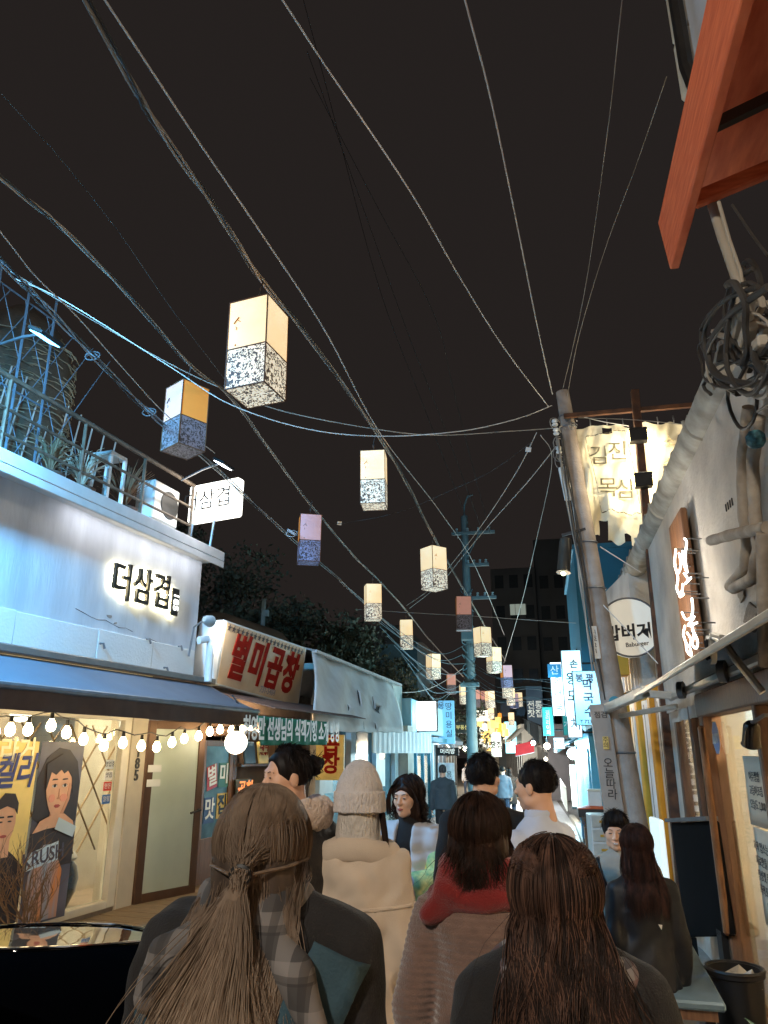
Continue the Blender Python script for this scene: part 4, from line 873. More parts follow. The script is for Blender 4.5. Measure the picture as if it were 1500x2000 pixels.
f = MB(); f.sheet(clothp, 64, 40)
f.f = [q for i, q in enumerate(f.f) if not ((i % 40) > 33 and 8 < i // 40 < 13) and not ((i % 40) > 36 and 20 < i // 40 < 24) and not ((i % 40) in (1, 2) and 16 < i // 40 < 22)]
m_cl = M('banner cloth', (230, 220, 192), .85, rgb2=(206, 194, 164), vs=3, bump=.4, bs=14)
f.build('cloth', m_cl, cb, 'all')
def onc2(u, v, d=.03): return clothp(u, v) - Vector((0, d + .02, 0))
for (ch, u, v) in (('김', .215, .28), ('진', .36, .25), ('목', .235, .58), ('삼', .375, .56)):
    text(ch, .21, M('faded brush ink', (84, 78, 58), .8, var=.3, vs=20), cb, onc2(u, v), (1, 0, -.06), (.06, 0, 1), .001, 'letter')
for a, b in (((.13, .1), (.45, .06)), ((.45, .06), (.47, .74)), ((.47, .74), (.165, .78)), ((.165, .78), (.13, .1))):
    k = 9
    for i in range(k):
        t0, t1 = (i + .12) / k, (i + .9) / k
        f = MB(); f.beam(onc2(a[0] + (b[0] - a[0]) * t0, a[1] + (b[1] - a[1]) * t0), onc2(a[0] + (b[0] - a[0]) * t1, a[1] + (b[1] - a[1]) * t1), .003, .018, (0, 1, 0)); f.v = f.v; f.build('frame_dash', M('faded brush ink'), cb)
for (ch, u, v) in (('소', .76, .2), ('숙', .74, .38), ('성', .72, .56)):
    text(ch, .13, M('pale old ink', (176, 160, 120), .8), cb, onc2(u, v), (1, 0, 0), (0, 0, 1), .001, 'letter')
for i in range(8):
    f = MB(); p_ = clothp(.05 + i * .13, 0); f.tube([p_ + Vector((0, 0, .1)), p_ + Vector((0, -.02, .02)), p_], .008, 4); f.build('tie', m_grmet, cb)

# round rice burger sign
rs_ = empty('round_sign', (1.085, 9.05, 3.14), 0, 'round white sign reading 밥버거 Baburger half behind the concrete pole', 'sign')
f = MB(); f.lathe([(1e-6, -.05), (.33, -.05), (.345, -.03), (.345, .05), (1e-6, .05)], n=40, ax='y'); f.build('disc', M('cream disc', (234, 228, 212), .5, var=.06, vs=2, es=.22), rs_, True)
f = MB(); f.tube([(.34 * math.cos(a * .15708), -.05, .34 * math.sin(a * .15708)) for a in range(40)], .012, 6, closed=True); f.build('rim', m_grmet, rs_, True)
for ch, x in (('밥', -.2), ('버', -.02), ('거', .155)): text(ch, .15, m_ink, rs_, (x, -.056, -.07 + x * .06), (1, 0, .06), (0, 0, 1), .002, 'letter', bold=.03)
text('Baburger', .055, m_ink, rs_, (.06, -.056, -.2), (1, 0, .08), (0, 0, 1), .002, bold=.01)
for z in (.15, -.15): f = MB(); f.tube([(.3, .0, z), (.75, 0, z)], .02, 6); f.build('bracket', m_dkmet, rs_)

# ---------------------------------------------------------------- yellow framed shop behind the pole
yb = empty('yellow_shop', (0, 0, 0), 0, 'narrow shop with white panel doors between yellow posts', 'building')
A0, A1 = Vector((1.34, 8.56, 0)), Vector((.98, 11.6, 0)); dd = (A1 - A0); LY = dd.length; du = dd.normalized(); dn = Vector((-du.y, du.x, 0))
dn = dn if dn.x < 0 else -dn
def ybox(name, mat, u0, u1, z0, z1, o0, o1, bevel=0.):
    f = MB(); pts_ = [A0 + du * u + dn * o for u, o in ((u0, o0), (u1, o0), (u1, o1), (u0, o1))]
    f.prism([p + Vector((0, 0, z0)) for p in pts_], (0, 0, z1 - z0)); return f.build(name, mat, yb, bevel=bevel, fix=True)
ybox('wall', m_plaster2, 1.2, LY, 2.5, 4.0, -3, -.02); ybox('wall', m_plaster2, 0, 1.2, 2.5, 4.0, -3, -.4); ybox('wall', m_plaster2, 0, .1, -.1, 2.5, -3, -.1)
m_yel = M('yellow paint', (218, 164, 56), .5, var=.1, vs=5)
for u in (.02, .62, 1.24, 1.9, 2.55): ybox('yellow_post', m_yel, u, u + .13, -.1, 2.5, -.1, .03, .01)
for k, u in enumerate((.17, .77, 1.39, 2.05)):
    for j in range(2):
        ybox('door_panel', m_white, u + j * .225, u + .215 + j * .225, .0, 2.35, -.06, -.02, .006)
        ybox('panel_groove', m_dkmet, u + j * .225 + .1, u + j * .225 + .106, .1, 2.3, -.02, -.016)
ybox('step', m_slab, 0, LY, -.15, .02, -.1, .12)
ybox('siding', M('white siding', (210, 208, 206), .6), 1.25, LY, 2.5, 3.6, -.02, .02)
for i in range(10): ybox('siding_rib', m_white, 1.3 + i * .16, 1.34 + i * .16, 2.5, 3.6, .02, .05)
f = MB(); f.box(A0 + du * 1.2 + dn * .25 + Vector((0, 0, 2.85)), (.3, .3, .4)); f.build('yellow_box', m_yel, yb, bevel=.01)
kb2 = empty('vertical_banner', (.93, 10.2, 0), 0, 'white vertical banner with black hangul half hidden behind the pole', 'banner')
f = MB(); f.b2((-.16, 0, .35), (.16, .03, 2.3)); f.build('panel', m_white, kb2); text(vert('봉평막국수'), .27, m_ink, kb2, (0, -.008, 1.32), (1, 0, 0), (0, 0, 1), .002, bold=.03, line=.9)
lamp('POINT', 'yellow_shop_light', (.35, 10.4, 2.6), 7, WARM, yb, .1)
# ---------------------------------------------------------------- hanging lanterns
def at_z(px, py, z):
    r = ray(px, py); t = (z - EYE) / r[2]
    return Vector((r[0] * t, r[1] * t, z))
def fret(name, light, dark, es):
    m = bpy.data.materials.new(name); m.use_nodes = True; N = m.node_tree.nodes; K = m.node_tree.links; b = N['Principled BSDF']
    tc = N.new('ShaderNodeTexCoord'); n = N.new('ShaderNodeTexNoise'); n.inputs['Scale'].default_value = 34; n.inputs['Detail'].default_value = 1.2; n.inputs['Distortion'].default_value = 1.6
    K.new(tc.outputs['Object'], n.inputs['Vector'])
    r = N.new('ShaderNodeValToRGB'); r.color_ramp.elements[0].position = .465; r.color_ramp.elements[1].position = .505
    r.color_ramp.elements[0].color = (*lin(dark), 1); r.color_ramp.elements[1].color = (*lin(light), 1)
    K.new(n.outputs['Fac'], r.inputs['Fac']); K.new(r.outputs['Color'], b.inputs['Base Color']); b.inputs['Roughness'].default_value = .6
    if es: K.new(r.outputs['Color'], b.inputs['Emission Color']); b.inputs['Emission Strength'].default_value = es
    MATS[name] = m; return m
LW, LH, LS = .17, .43, .34                                 # half width, shade height, skirt height
def lantern(kind):
    e = empty('lantern')
    if kind == 'lit': A = Bm = glow('lit paper', (255, 234, 190), .62, rgb2=(252, 218, 166), vs=2.4); fr = fret('lit fret', (236, 226, 202), (70, 60, 52), .6)
    elif kind == 'orange': A, Bm = M('pink paper', (226, 160, 140), .7, es=.25, var=.05), M('orange paper', (216, 136, 56), .7, es=.36, var=.05); fr = fret('unlit glow fret', (128, 116, 120), (62, 50, 46), .12)  # unlit paper; emission stands in for light passed through from lit lanterns
    else: A, Bm = M('lilac paper', (200, 172, 186), .7, es=.3, var=.05), M('orange paper'); fr = fret('blue fret', (124, 140, 186), (52, 50, 58), .22)  # also unlit: glow put into paper and fretwork
    p = None
    for k in range(4):
        if k < 2: f = MB(); f.b2((-LW, -LW, -LH), (LW, -LW + .006, 0)); o = f.build('shade_panel', (A, Bm)[k], e); p = [o] if k == 0 else p + [o]
        else: o = inst(p[k - 2], 'shade_panel', (0, 0, 0), e)
        o.rotation_euler = (0, 0, k * math.pi / 2)
    f = MB(); f.b2((-LW, -LW, -LH - LS), (LW, -LW + .005, -LH - .004)); s0_ = f.build('fretwork_panel', fr, e)
    for k in range(1, 4): inst(s0_, 'fretwork_panel', (0, 0, 0), e, (0, 0, k * math.pi / 2))
    f = MB(); f.b2((-LW + .006, -LW + .006, -LH - LS + .002), (LW - .006, LW - .006, -LH - LS + .008)); f.build('bottom_panel', fr, e)
    f = MB()
    for sx in (-1, 1):
        for sy in (-1, 1): f.box((sx * LW, sy * LW, -(LH + LS) / 2), (.009, .009, LH + LS + .004))
    for z in (0, -LH, -LH - LS):
        for s_ in (-1, 1): f.box((0, s_ * LW, z), (2 * LW, .009, .009)); f.box((s_ * LW, 0, z), (.009, 2 * LW, .009))
    f.build('frame', M('lantern frame', (96, 64, 40), .6), e)
    f = MB(); f.box((0, 0, .004), (2 * LW, .02, .008)); f.tube([(0, 0, 0), (0, 0, .2), (.02, 0, .26), (0, 0, .3)], .007, 5); f.lathe([(.014, .1), (.02, .13), (.014, .16)], n=8); f.build('hanger', m_cable_dk, e)
    mk = M('brush brown', (176, 104, 40), .7) if kind == 'lit' else m_ink
    f = MB(); y = -LW - .004
    f.beam((-.075, y, -.155), (-.12, y, -.205), .003, .014, (0, 1, 0)); f.beam((-.095, y, -.172), (-.062, y, -.197), .003, .011, (0, 1, 0)); f.beam((-.105, y, -.235), (-.092, y, -.243), .003, .007, (0, 1, 0)); f.beam((-.092, y, -.243), (-.1, y, -.265), .003, .005, (0, 1, 0)); f.box((-.098, y, -.4), (.012, .003, .012))
    f.build('brush_mark', mk, e)
    return e
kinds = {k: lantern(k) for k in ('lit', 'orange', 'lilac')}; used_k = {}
def put_lantern(px, py, d, kind, rz, label, group='lanterns strung over the lane', s=1.):
    o = kinds[kind] if kind not in used_k else copy_tree(kinds[kind]); used_k[kind] = 1
    o.location = at_d(px, py, d); o.rotation_euler = (rnd.uniform(-.02, .02), rnd.uniform(-.02, .02), rad(rz)); o.scale = (s, s, s); tag(o, label, 'lantern', group); return o
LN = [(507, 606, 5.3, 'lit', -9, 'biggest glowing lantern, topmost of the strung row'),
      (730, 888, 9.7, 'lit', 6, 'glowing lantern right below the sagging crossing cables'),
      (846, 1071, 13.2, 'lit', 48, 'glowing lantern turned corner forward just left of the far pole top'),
      (905, 1167, 17.2, 'orange', 8, 'unlit salmon lantern with added glow hanging directly against the far pole'),
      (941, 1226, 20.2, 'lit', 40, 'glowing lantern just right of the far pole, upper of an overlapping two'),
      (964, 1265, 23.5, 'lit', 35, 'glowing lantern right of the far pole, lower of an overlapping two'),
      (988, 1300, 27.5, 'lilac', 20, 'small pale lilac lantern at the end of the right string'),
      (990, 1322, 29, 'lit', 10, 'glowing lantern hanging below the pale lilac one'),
      (367, 760, 7.9, 'orange', -30, 'unlit lantern with added glow on pink and orange faces above the white box sign'),
      (606, 1010, 11.6, 'lilac', 22, 'unlit lantern with added glow on a lilac front face and one orange side'),
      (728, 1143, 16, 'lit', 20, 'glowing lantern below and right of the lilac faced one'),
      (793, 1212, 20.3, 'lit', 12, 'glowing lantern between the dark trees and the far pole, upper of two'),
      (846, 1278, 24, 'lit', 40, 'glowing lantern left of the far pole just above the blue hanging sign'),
      (881, 1317, 30, 'orange', 10, 'small unlit salmon lantern with added glow between two glowing ones left of the far pole'),
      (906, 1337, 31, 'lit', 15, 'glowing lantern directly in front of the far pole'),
      (930, 1348, 36, 'orange', 5, 'small unlit salmon lantern with added glow right beside the far pole, left of a pair'),
      (940, 1350, 38, 'orange', 40, 'small unlit salmon lantern with added glow beside the far pole, right of a pair'),
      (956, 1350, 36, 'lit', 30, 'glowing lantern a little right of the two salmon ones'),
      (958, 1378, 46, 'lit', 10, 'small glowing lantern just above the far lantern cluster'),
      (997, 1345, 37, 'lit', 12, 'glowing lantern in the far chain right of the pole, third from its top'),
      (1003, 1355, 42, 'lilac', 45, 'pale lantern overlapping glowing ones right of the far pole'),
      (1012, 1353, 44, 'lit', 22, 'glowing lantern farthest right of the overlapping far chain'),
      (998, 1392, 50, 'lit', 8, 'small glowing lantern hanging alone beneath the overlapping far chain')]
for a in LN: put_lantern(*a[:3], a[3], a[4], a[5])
# far cluster of many small lanterns
fl0 = {}
rs = random.Random(9)
for i in range(58):
    t = rs.random(); px = 935 + 58 * rs.random(); py = 1392 + 62 * rs.random() ** .8
    if py < 1405 and px < 950: py += 20
    d = 48 + 34 * rs.random(); k = rs.choice((0, 0, 0, 1, 2))
    if k not in fl0:
        f = MB(); f.box((0, 0, -.32), (.4, .4, .62)); f.cyl((0, 0, 0), (0, 0, .12), .02, .02, 5); o = f.build('small_lantern', (glow('far warm', (250, 206, 120), .95), glow('far amber', (246, 164, 64), .8), glow('far pale', (226, 228, 220), .85))[k]); fl0[k] = o
    else: o = fl0[k].copy(); COL.objects.link(o)
    o.location = at_d(px, py, d); o.rotation_euler = (0, 0, rs.uniform(0, 1.5)); s = rs.uniform(.55, .85); o.scale = (s, s, s)
    tag(o, ('tiny yellow lantern in the dense far cluster over the lane', 'tiny amber lantern in the dense far cluster over the lane', 'tiny pale lantern in the dense far cluster over the lane')[k], 'lantern', ('tiny yellow lanterns in the far cluster', 'tiny amber lanterns in the far cluster', 'tiny pale lanterns in the far cluster')[k])

# ---------------------------------------------------------------- cables across the sky
def smooth_pts(w, n=6):
    out = []
    for i in range(len(w) - 1):
        a, b, c, d = w[max(0, i - 1)], w[i], w[i + 1], w[min(len(w) - 1, i + 2)]
        for k in range(n):
            t = k / n; out.append(.5 * (2 * b + (c - a) * t + (2 * a - 5 * b + 4 * c - d) * t * t + (3 * b - a - 3 * c + d) * t ** 3))
    out.append(w[-1]); return out
def cable(label, pts, r, mat, z=None, d=None, strands=1, spread=.03, extend=0):
    """pts in picture points; z = (start, end) heights, or d = (start, end) distances from the camera"""
    n = len(pts); w = []
    for i, (px, py) in enumerate(pts):
        t = i / (n - 1)
        w.append(at_z(px, py, z[0] + (z[1] - z[0]) * t) if z else at_d(px, py, d[0] * (d[1] / d[0]) ** t))
    if extend: w.insert(0, w[0] + (w[0] - w[1]).normalized() * extend)
    w = smooth_pts(w); o0 = w[0].copy()
    e = None
    for s_ in range(strands):
        ph = s_ * 2.1; f = MB()
        ww = [p - o0 + Vector((spread * math.sin(i * .55 + ph), 0, spread * math.cos(i * .55 + ph))) * (1 if strands > 1 else 0) for i, p in enumerate(w)]
        rr = [max(r, .00034 * (p + o0).length) for p in ww]
        f.tube(ww, rr, 5)
        if strands == 1: e = f.build('overhead_cable', mat, None, True); e.location = o0
        else:
            if e is None: e = empty('overhead_cable', o0)
            f.build('strand', (mat, m_cable_dk)[s_ % 3 == 2], e, True)
    return tag(e, label, 'cable', None)
cable('thick twisted cable carrying the largest lantern and the right lantern string', [(168, 0), (300, 235), (420, 405), (505, 540), (600, 655), (728, 835), (790, 935), (845, 1045), (905, 1150), (941, 1212), (964, 1252), (988, 1292)], .009, m_rope, z=(5.35, 5.75), strands=4, spread=.016, extend=4)
cable('pale single cable running just right of the largest lantern', [(205, 0), (380, 265), (520, 470), (640, 655), (745, 850), (860, 1000), (930, 1110), (985, 1240)], .007, m_cable_lt, z=(5.6, 6.2), extend=4)
cable('twisted cable carrying the pink and lilac lanterns', [(0, 345), (120, 445), (250, 575), (370, 712), (450, 775), (535, 890), (606, 985), (690, 1085), (728, 1122), (793, 1192), (846, 1258), (905, 1322)], .008, m_rope, z=(5.6, 5.8), strands=3, spread=.014, extend=3)
cable('thin dim cable crossing the dark sky left of the largest lantern', [(0, 180), (110, 300), (230, 450), (340, 610), (440, 742)], .004, m_cable_dk, z=(5.8, 6), extend=3)
cable('bluish bundle of cables passing in front of the roof railing', [(0, 508), (90, 600), (178, 690), (290, 805), (400, 895), (545, 1030), (640, 1112), (720, 1185), (830, 1280), (915, 1345)], .008, M('blue lit cable', (132, 136, 138), .6), z=(5.15, 5.3), strands=3, spread=.022, extend=2)
cable('pale cable just above the bluish bundle by the roof', [(0, 452), (70, 540), (150, 618), (250, 730), (330, 815), (420, 885)], .005, m_cable_lt, z=(5.2, 5.2), extend=2)
cable('long sagging cable crossing from the roof to the concrete pole, lower one', [(30, 545), (130, 590), (330, 715), (450, 790), (600, 838), (745, 852), (900, 842), (1010, 818), (1078, 792)], .006, m_cable_lt, d=(7.0, 8.7))
cable('long sagging cable crossing behind the largest lantern to the concrete pole, upper one', [(20, 530), (180, 625), (340, 715), (460, 770), (560, 805), (720, 836), (850, 850), (1000, 842), (1085, 836)], .006, m_rope, d=(7.4, 8.8))
cable('pale cable from the upper middle of the sky down to the pole top', [(552, 0), (640, 135), (800, 372), (900, 545), (985, 680), (1072, 795)], .006, m_cable_lt, d=(3.2, 8.7), extend=2)
cable('thin straight cable meeting the pole top from nearly straight above', [(908, 0), (960, 200), (1012, 450), (1050, 640), (1079, 770)], .006, m_cable_lt, d=(3.0, 8.7), extend=2)
cable('faint cable right of the pole rising to the top edge of the sky', [(1215, 0), (1185, 270), (1140, 580), (1098, 765)], .0035, m_rope, d=(3.4, 8.7), extend=2)
cable('faint cable from the white eave to the pole top', [(1302, 150), (1285, 200), (1240, 330), (1180, 492), (1130, 660), (1108, 775)], .0035, m_rope, d=(4.9, 8.7))
for i, pts in enumerate((((640, 180), (740, 560), (830, 800), (922, 1040)), ((700, 380), (800, 660), (870, 840), (945, 1046)), ((735, 400), (850, 620), (890, 780), (958, 1046)))):
    cable('hair thin dim wire running to the far pole crossarm, ' + ('left', 'middle', 'right')[i] + ' of three', pts, .004, m_cable_dk, d=(14, 25), extend=3)
cable('pale cable from the concrete pole down towards the far pole, upper one', [(1048, 845), (1010, 920), (945, 1020), (890, 1092), (840, 1150), (795, 1182)], .006, m_cable_lt, d=(8.8, 19))
cable('pale cable from the concrete pole down towards the far pole, lower one', [(1086, 872), (1030, 942), (960, 1020), (905, 1085), (860, 1140), (800, 1188)], .006, m_cable_lt, d=(8.8, 19))
cable('slim cable hanging down from the pole towards the far signs', [(1056, 850), (1078, 905), (1052, 1035), (1018, 1180), (984, 1295)], .005, m_cable_lt, d=(8.8, 28))
cable('thin wire with a paper tag crossing between the lilac lantern and the pole', [(632, 1018), (668, 1022), (780, 1000), (880, 958), (960, 920), (1040, 862)], .004, m_cable_dk, d=(11.5, 9))
cable('short cable from the pole top to the rusty post', [(1112, 806), (1170, 822), (1228, 832)], .006, m_cable_lt, d=(8.8, 8.7))
cable('thin wire from the pole to the grey gutter', [(1130, 816), (1240, 820), (1360, 832)], .004, m_rope, d=(8.8, 6.5))
cable('wire crossing level behind the far pole', [(700, 1190), (790, 1196), (920, 1203), (1020, 1210), (1125, 1217)], .006, m_cable_lt, d=(20, 16))
cable('guy wire running down in front of the round sign', [(1162, 1165), (1210, 1215), (1285, 1296)], .006, m_cable_lt, d=(8.75, 8.4))
cable('wire from the torn cloth to the grey gutter', [(1172, 1068), (1215, 1095), (1252, 1118)], .006, m_cable_lt, d=(8.8, 8.9))
rs = random.Random(17)
for i in range(9):
    y0 = 1180 + 18 * i; x1 = 905 + rs.uniform(-5, 10); pts = [(700 + 14 * i, y0 - 10), (790 + 8 * i, y0 + 45 + rs.uniform(0, 18)), (860 + 3 * i, min(1352, y0 + 78 + rs.uniform(0, 20))), (x1, min(1350, y0 + 80))]
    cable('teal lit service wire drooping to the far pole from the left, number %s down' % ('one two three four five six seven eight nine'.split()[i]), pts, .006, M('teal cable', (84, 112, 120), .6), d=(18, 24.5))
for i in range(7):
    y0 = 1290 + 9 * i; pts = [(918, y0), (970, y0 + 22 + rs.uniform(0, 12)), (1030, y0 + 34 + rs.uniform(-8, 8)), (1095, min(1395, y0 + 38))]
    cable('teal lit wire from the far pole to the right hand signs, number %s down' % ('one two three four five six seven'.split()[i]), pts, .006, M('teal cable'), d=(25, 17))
cable('white cable drooping from the canopy shop end to the far pole', [(772, 1353), (820, 1350), (860, 1335), (905, 1305)], .008, m_cable_lt, d=(20, 24.5))
for k, (px, py, d) in enumerate(((663, 1022, 11.4), (1032, 878, 8.9))):
    q = at_d(px, py, d); f = MB(); f.box((0, 0, 0), (.07, .01, .06), Matrix.Rotation(.2, 3, 'Y')); o = f.build('cable_tag', m_plaster); o.location = q; tag(o, ('small pale tag on the thin wire beside the lilac lantern', 'small pale tag on the cable just below the pole fittings')[k], 'tag')
for k, (px, py, d) in enumerate(((181, 692, 7.9), (292, 802, 8.8), (570, 1040, 11.2))):
    q = at_d(px, py, d); e = empty('cable_clamp', q, 0, ('coil of slack wire on the bluish bundle before the fence', 'metal clamp on the bluish bundle beside the pink lantern', 'loop of wire on the bluish bundle left of the lilac lantern')[k], 'clamp')
    f = MB(); f.tube([(.09 * math.cos(a * .45), 0, .05 * math.sin(a * .45) - .02) for a in range(15)], .008, 5); f.build('coil', m_grmet, e); f = MB(); f.box((0, 0, 0), (.16, .05, .04), Matrix.Rotation(.6, 3, 'Y')); f.build('bracket', m_grmet, e)

# ---------------------------------------------------------------- far pole
fp = empty('utility_pole', (-2.2, 25, gz(25)), 0, 'teal lit far utility pole with crossarms in the middle of the lane', 'utility pole')
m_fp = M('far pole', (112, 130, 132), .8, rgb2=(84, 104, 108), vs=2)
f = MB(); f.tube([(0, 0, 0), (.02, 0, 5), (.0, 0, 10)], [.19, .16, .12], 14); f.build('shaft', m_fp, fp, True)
for z, x0, x1, y in ((9.3, -.45, 1.05, -.1), (8.15, 0, .8, -.1), (7.0, 0, 1.0, -.1)):
    f = MB(); f.b2((x0, y - .05, z), (x1, y + .05, z + .1)); f.build('crossarm', m_fp, fp)
    for i in range(4):
        f = MB(); x = x0 + (x1 - x0) * (i + .5) / 4; f.lathe([(.03, z + .1), (.05, z + .14), (.03, z + .18), (.05, z + .22), (1e-6, z + .25)], (x, y, 0), 8); f.build('insulator', M('insulator', (150, 170, 172), .3), fp, True)
f = MB(); f.tube([(0, 0, 9.9), (.02, 0, 10.4), (.15, -.1, 10.7), (.35, -.2, 10.72)], .03, 6); f.build('lamp_arm', m_fp, fp, True)
f = MB(); f.tube([(.0, -.1, 8.35), (.5, -.1, 9.3)], .025, 5); f.build('brace', m_fp, fp)
f = MB(); f.b2((-.3, -.3, 4.1), (.32, -.12, 4.25)); f.b2((-.2, -.45, 5.6), (.2, -.12, 6.1)); f.build('equipment_box', m_fp, fp, bevel=.02)
for i in range(12):
    f = MB(); a = rs.uniform(0, 6.28); z = 4.2 + i * .28; f.tube([(.2 * math.cos(a + t * .5), -.15 + .1 * math.sin(a + t * .7), z + .12 * math.sin(t * .8)) for t in range(10)], .02, 4); f.build('wire_coil', M('teal cable'), fp)

# ---------------------------------------------------------------- dark apartment block and trees on the slope behind
ap = empty('apartment_block', (0, 62, 0), 0, 'dark unlit apartment block rising behind the far pole', 'building')
m_apt = M('dark concrete', (58, 60, 62), .9, var=.15, vs=.5)
for (x0, x1, z1, y) in ((-3.4, .3, 16.6, 0), (.3, 4.2, 19.2, .8), (4.2, 9, 15, 1.6)):
    f = MB(); f.b2((x0, y, -1), (x1, y + 9, z1)); f.build('block', m_apt, ap, bevel=.05)
    for zz in range(5):
        for xx in range(int((x1 - x0) / 1.2)):
            f = MB(); cx = x0 + .7 + xx * 1.2; z = 4.5 + zz * 2.6
            f.b2((cx - .36, y - .05, z), (cx + .36, y - .01, z + 1.1)); o = f.build('window', M('night window', (34, 40, 44), .2), ap)
f = MB(); f.b2((-1.9, -.1, 12.6), (-.6, -.06, 13.5)); w0 = f.build('lit_window', glow('lit window', (150, 160, 150), .45), ap)
for i in range(3): f = MB(); f.b2((-1.9 + .43 * (i + 1) - .03, -.13, 12.6), (-1.9 + .43 * (i + 1), -.1, 13.5)); f.build('mullion', m_dark, w0)
hl = MB(); rs = random.Random(2)
hl.sheet(lambda u, v: (-70 + 62 * u, 26 + 60 * v, -.5 + 9 * (1 - u) ** .8 * min(1, .25 + v * 1.4) + .6 * math.sin(u * 9) * math.sin(v * 7)), 24, 20); struct(hl.build('hill', M('dark earth', (60, 56, 48), .95, var=.3, vs=.6), None, 'all'))
m_leaf = M('night foliage', (82, 84, 64), .7, rgb2=(46, 52, 40), vs=3)
def tree(loc, h, r, label, seed, nleaf=5200):
    rs = np.random.default_rng(seed); e = empty('tree', loc, 0, label, 'tree', 'dark trees behind the left shops')
    f = MB(); f.tube([(0, 0, 0), (.1, 0, h * .3), (-.05, .1, h * .6), (0, 0, h * .85)], [.22, .18, .1, .04], 8)
    cs = []
    for i in range(14):
        a = rs.uniform(0, 6.28); rr = r * rs.uniform(.2, .8); z = h * rs.uniform(.38, .95); c = Vector((rr * math.cos(a), rr * math.sin(a), z)); cs.append((c, r * rs.uniform(.25, .48)))
        f.tube([(0, 0, z * .6), c * .6 + Vector((0, 0, z * .3)), c], [.07, .05, .02], 5)
    f.build('trunk', M('bark', (70, 60, 52), .9), e, True)
    V = []; F = []
    per = nleaf // len(cs)
    for c, cr_ in cs:
        d = rs.normal(size=(per, 3)); d /= np.linalg.norm(d, axis=1)[:, None]; d *= (rs.uniform(.35, 1, per) ** .5)[:, None] * cr_ * rs.uniform(.7, 1.25, (per, 1)); d[:, 2] *= .75
        p = d + np.array(c); u = rs.normal(size=(per, 3)); u /= np.linalg.norm(u, axis=1)[:, None]; w = np.cross(u, rs.normal(size=(per, 3))); w /= np.linalg.norm(w, axis=1)[:, None]
        s = rs.uniform(.05, .11, (per, 1)); b = len(V)
        q = np.stack([p - u * s, p + w * s * .5, p + u * s, p - w * s * .5], 1).reshape(-1, 3); V += q.tolist(); F += [(b + 4 * i, b + 4 * i + 1, b + 4 * i + 2, b + 4 * i + 3) for i in range(per)]
    f = MB(); f.v = V; f.f = F; f.build('crown', m_leaf, e, 'all')
tree((-6.6, 20.5, 0), 6.6, 2.6, 'dark leafy tree rising behind the torn white canopy', 1, 9000)
tree((-9.8, 22, .4), 7.8, 3.0, 'tall dark tree behind the red lettered sign board', 2, 8000)
tree((-6.4, 30, .2), 5.6, 2.4, 'dark tree behind the blue box shop', 3, 6000)
tree((-13.5, 24, 1), 8.5, 3.2, 'dark tree behind the white restaurant corner', 4, 6000)
tree((-4.6, 36, .2), 4.8, 2.0, 'small dark tree left of the far pole', 5, 4500)
dh = empty('dark_house', (-7.4, 33, 0), 0, 'dim teal walled house among the trees left of the far pole', 'building')
f = MB(); f.b2((-2.2, 0, -1), (2.2, 5, 6.4)); f.build('wall', M('dim teal wall', (60, 84, 90), .8), dh); f = MB(); f.prism([(-2.5, -.4, 6.4), (2.5, -.4, 6.4), (1.6, -.4, 7.2), (-1.6, -.4, 7.2)], (0, 5.8, 0)); f.build('roof', m_dark, dh); f = MB(); f.b2((-.6, -.03, 4.2), (.4, -.01, 5.2)); f.build('window', M('night window'), dh)
mst = empty('antenna_mast', Lw(-1.2, 5.5, 2.4), 0, 'teal lit mast standing behind the red lettered sign board', 'mast')
f = MB(); f.tube([(0, 0, 0), (0, 0, 2.35)], .045, 7); f.build('pole', M('far pole'), mst, True); f = MB(); f.tube([(0, 0, 1.7), (.25, 0, 1.45)], .02, 5); f.box((.05, 0, 2.05), (.12, .08, .12)); f.build('bracket', M('far pole'), mst)

# ---------------------------------------------------------------- far left shops
def box_part(par, name, mat, a, b, bevel=0.): f = MB(); f.b2(a, b); return f.build(name, mat, par, bevel=bevel)
bl = empty('blue_shop', (-3.75, 19.9, gz(21)), rad(-1.5), 'pale blue fronted shop with a glowing square sign after the torn canopy', 'building')
m_blu = M('pale blue render', (150, 190, 204), .7, var=.06, vs=2)
box_part(bl, 'wall', m_blu, (-4, 0, 0), (0, .5, 3.4)); box_part(bl, 'wall', m_blu, (-4, .5, 2.35), (0, 6.2, 3.3)); box_part(bl, 'wall', m_blu, (-4, 5.9, 0), (0, 6.2, 2.35)); box_part(bl, 'fascia', m_blu, (0, -.3, 2.5), (.5, 6.2, 3.35), .02); box_part(bl, 'eave', m_teal, (0, -.2, 2.3), (.62, 6.2, 2.42))
box_part(bl, 'back_wall', glow('blue interior', (170, 224, 236), .9, rgb2=(92, 150, 170), vs=1.6), (-1.5, .5, 0), (-1.4, 5.9, 2.35))
for y in (.5, 1.7, 2.9, 4.1, 5.3): box_part(bl, 'door_frame', m_teal, (-.08, y, 0), (.02, y + .12, 2.3))
for y in (.62, 1.82, 3.02, 4.22): box_part(bl, 'window_pane', m_glass, (-.04, y, .2), (-.03, y + 1.08, 2.3))
q = empty('square_sign', (-3.75 + .52, 20.4, gz(21) + 2.93), 0, 'glowing white square sign on the pale blue shop fascia', 'sign')
f = MB(); f.b2((-.02, -.1, -.37), (.5, .02, .37)); f.build('panel', glow('square light', (246, 255, 255), 2.6), q, bevel=.01)
f = MB(); f.b2((-.06, .02, -.4), (.54, .08, .4)); f.build('frame', m_dkmet, q)
lamp('POINT', 'square_sign_light', (.25, -.5, 0), 3, CYAN, q, .2)
lamp('POINT', 'blue_shop_light', (-.7, 2, 2.1), 12, CYAN, bl, .1)
wlm = empty('wall_lamp', at_y(815, 1436, 20.3), 0, 'black goose neck wall lamp under the pale blue eave', 'lamp')
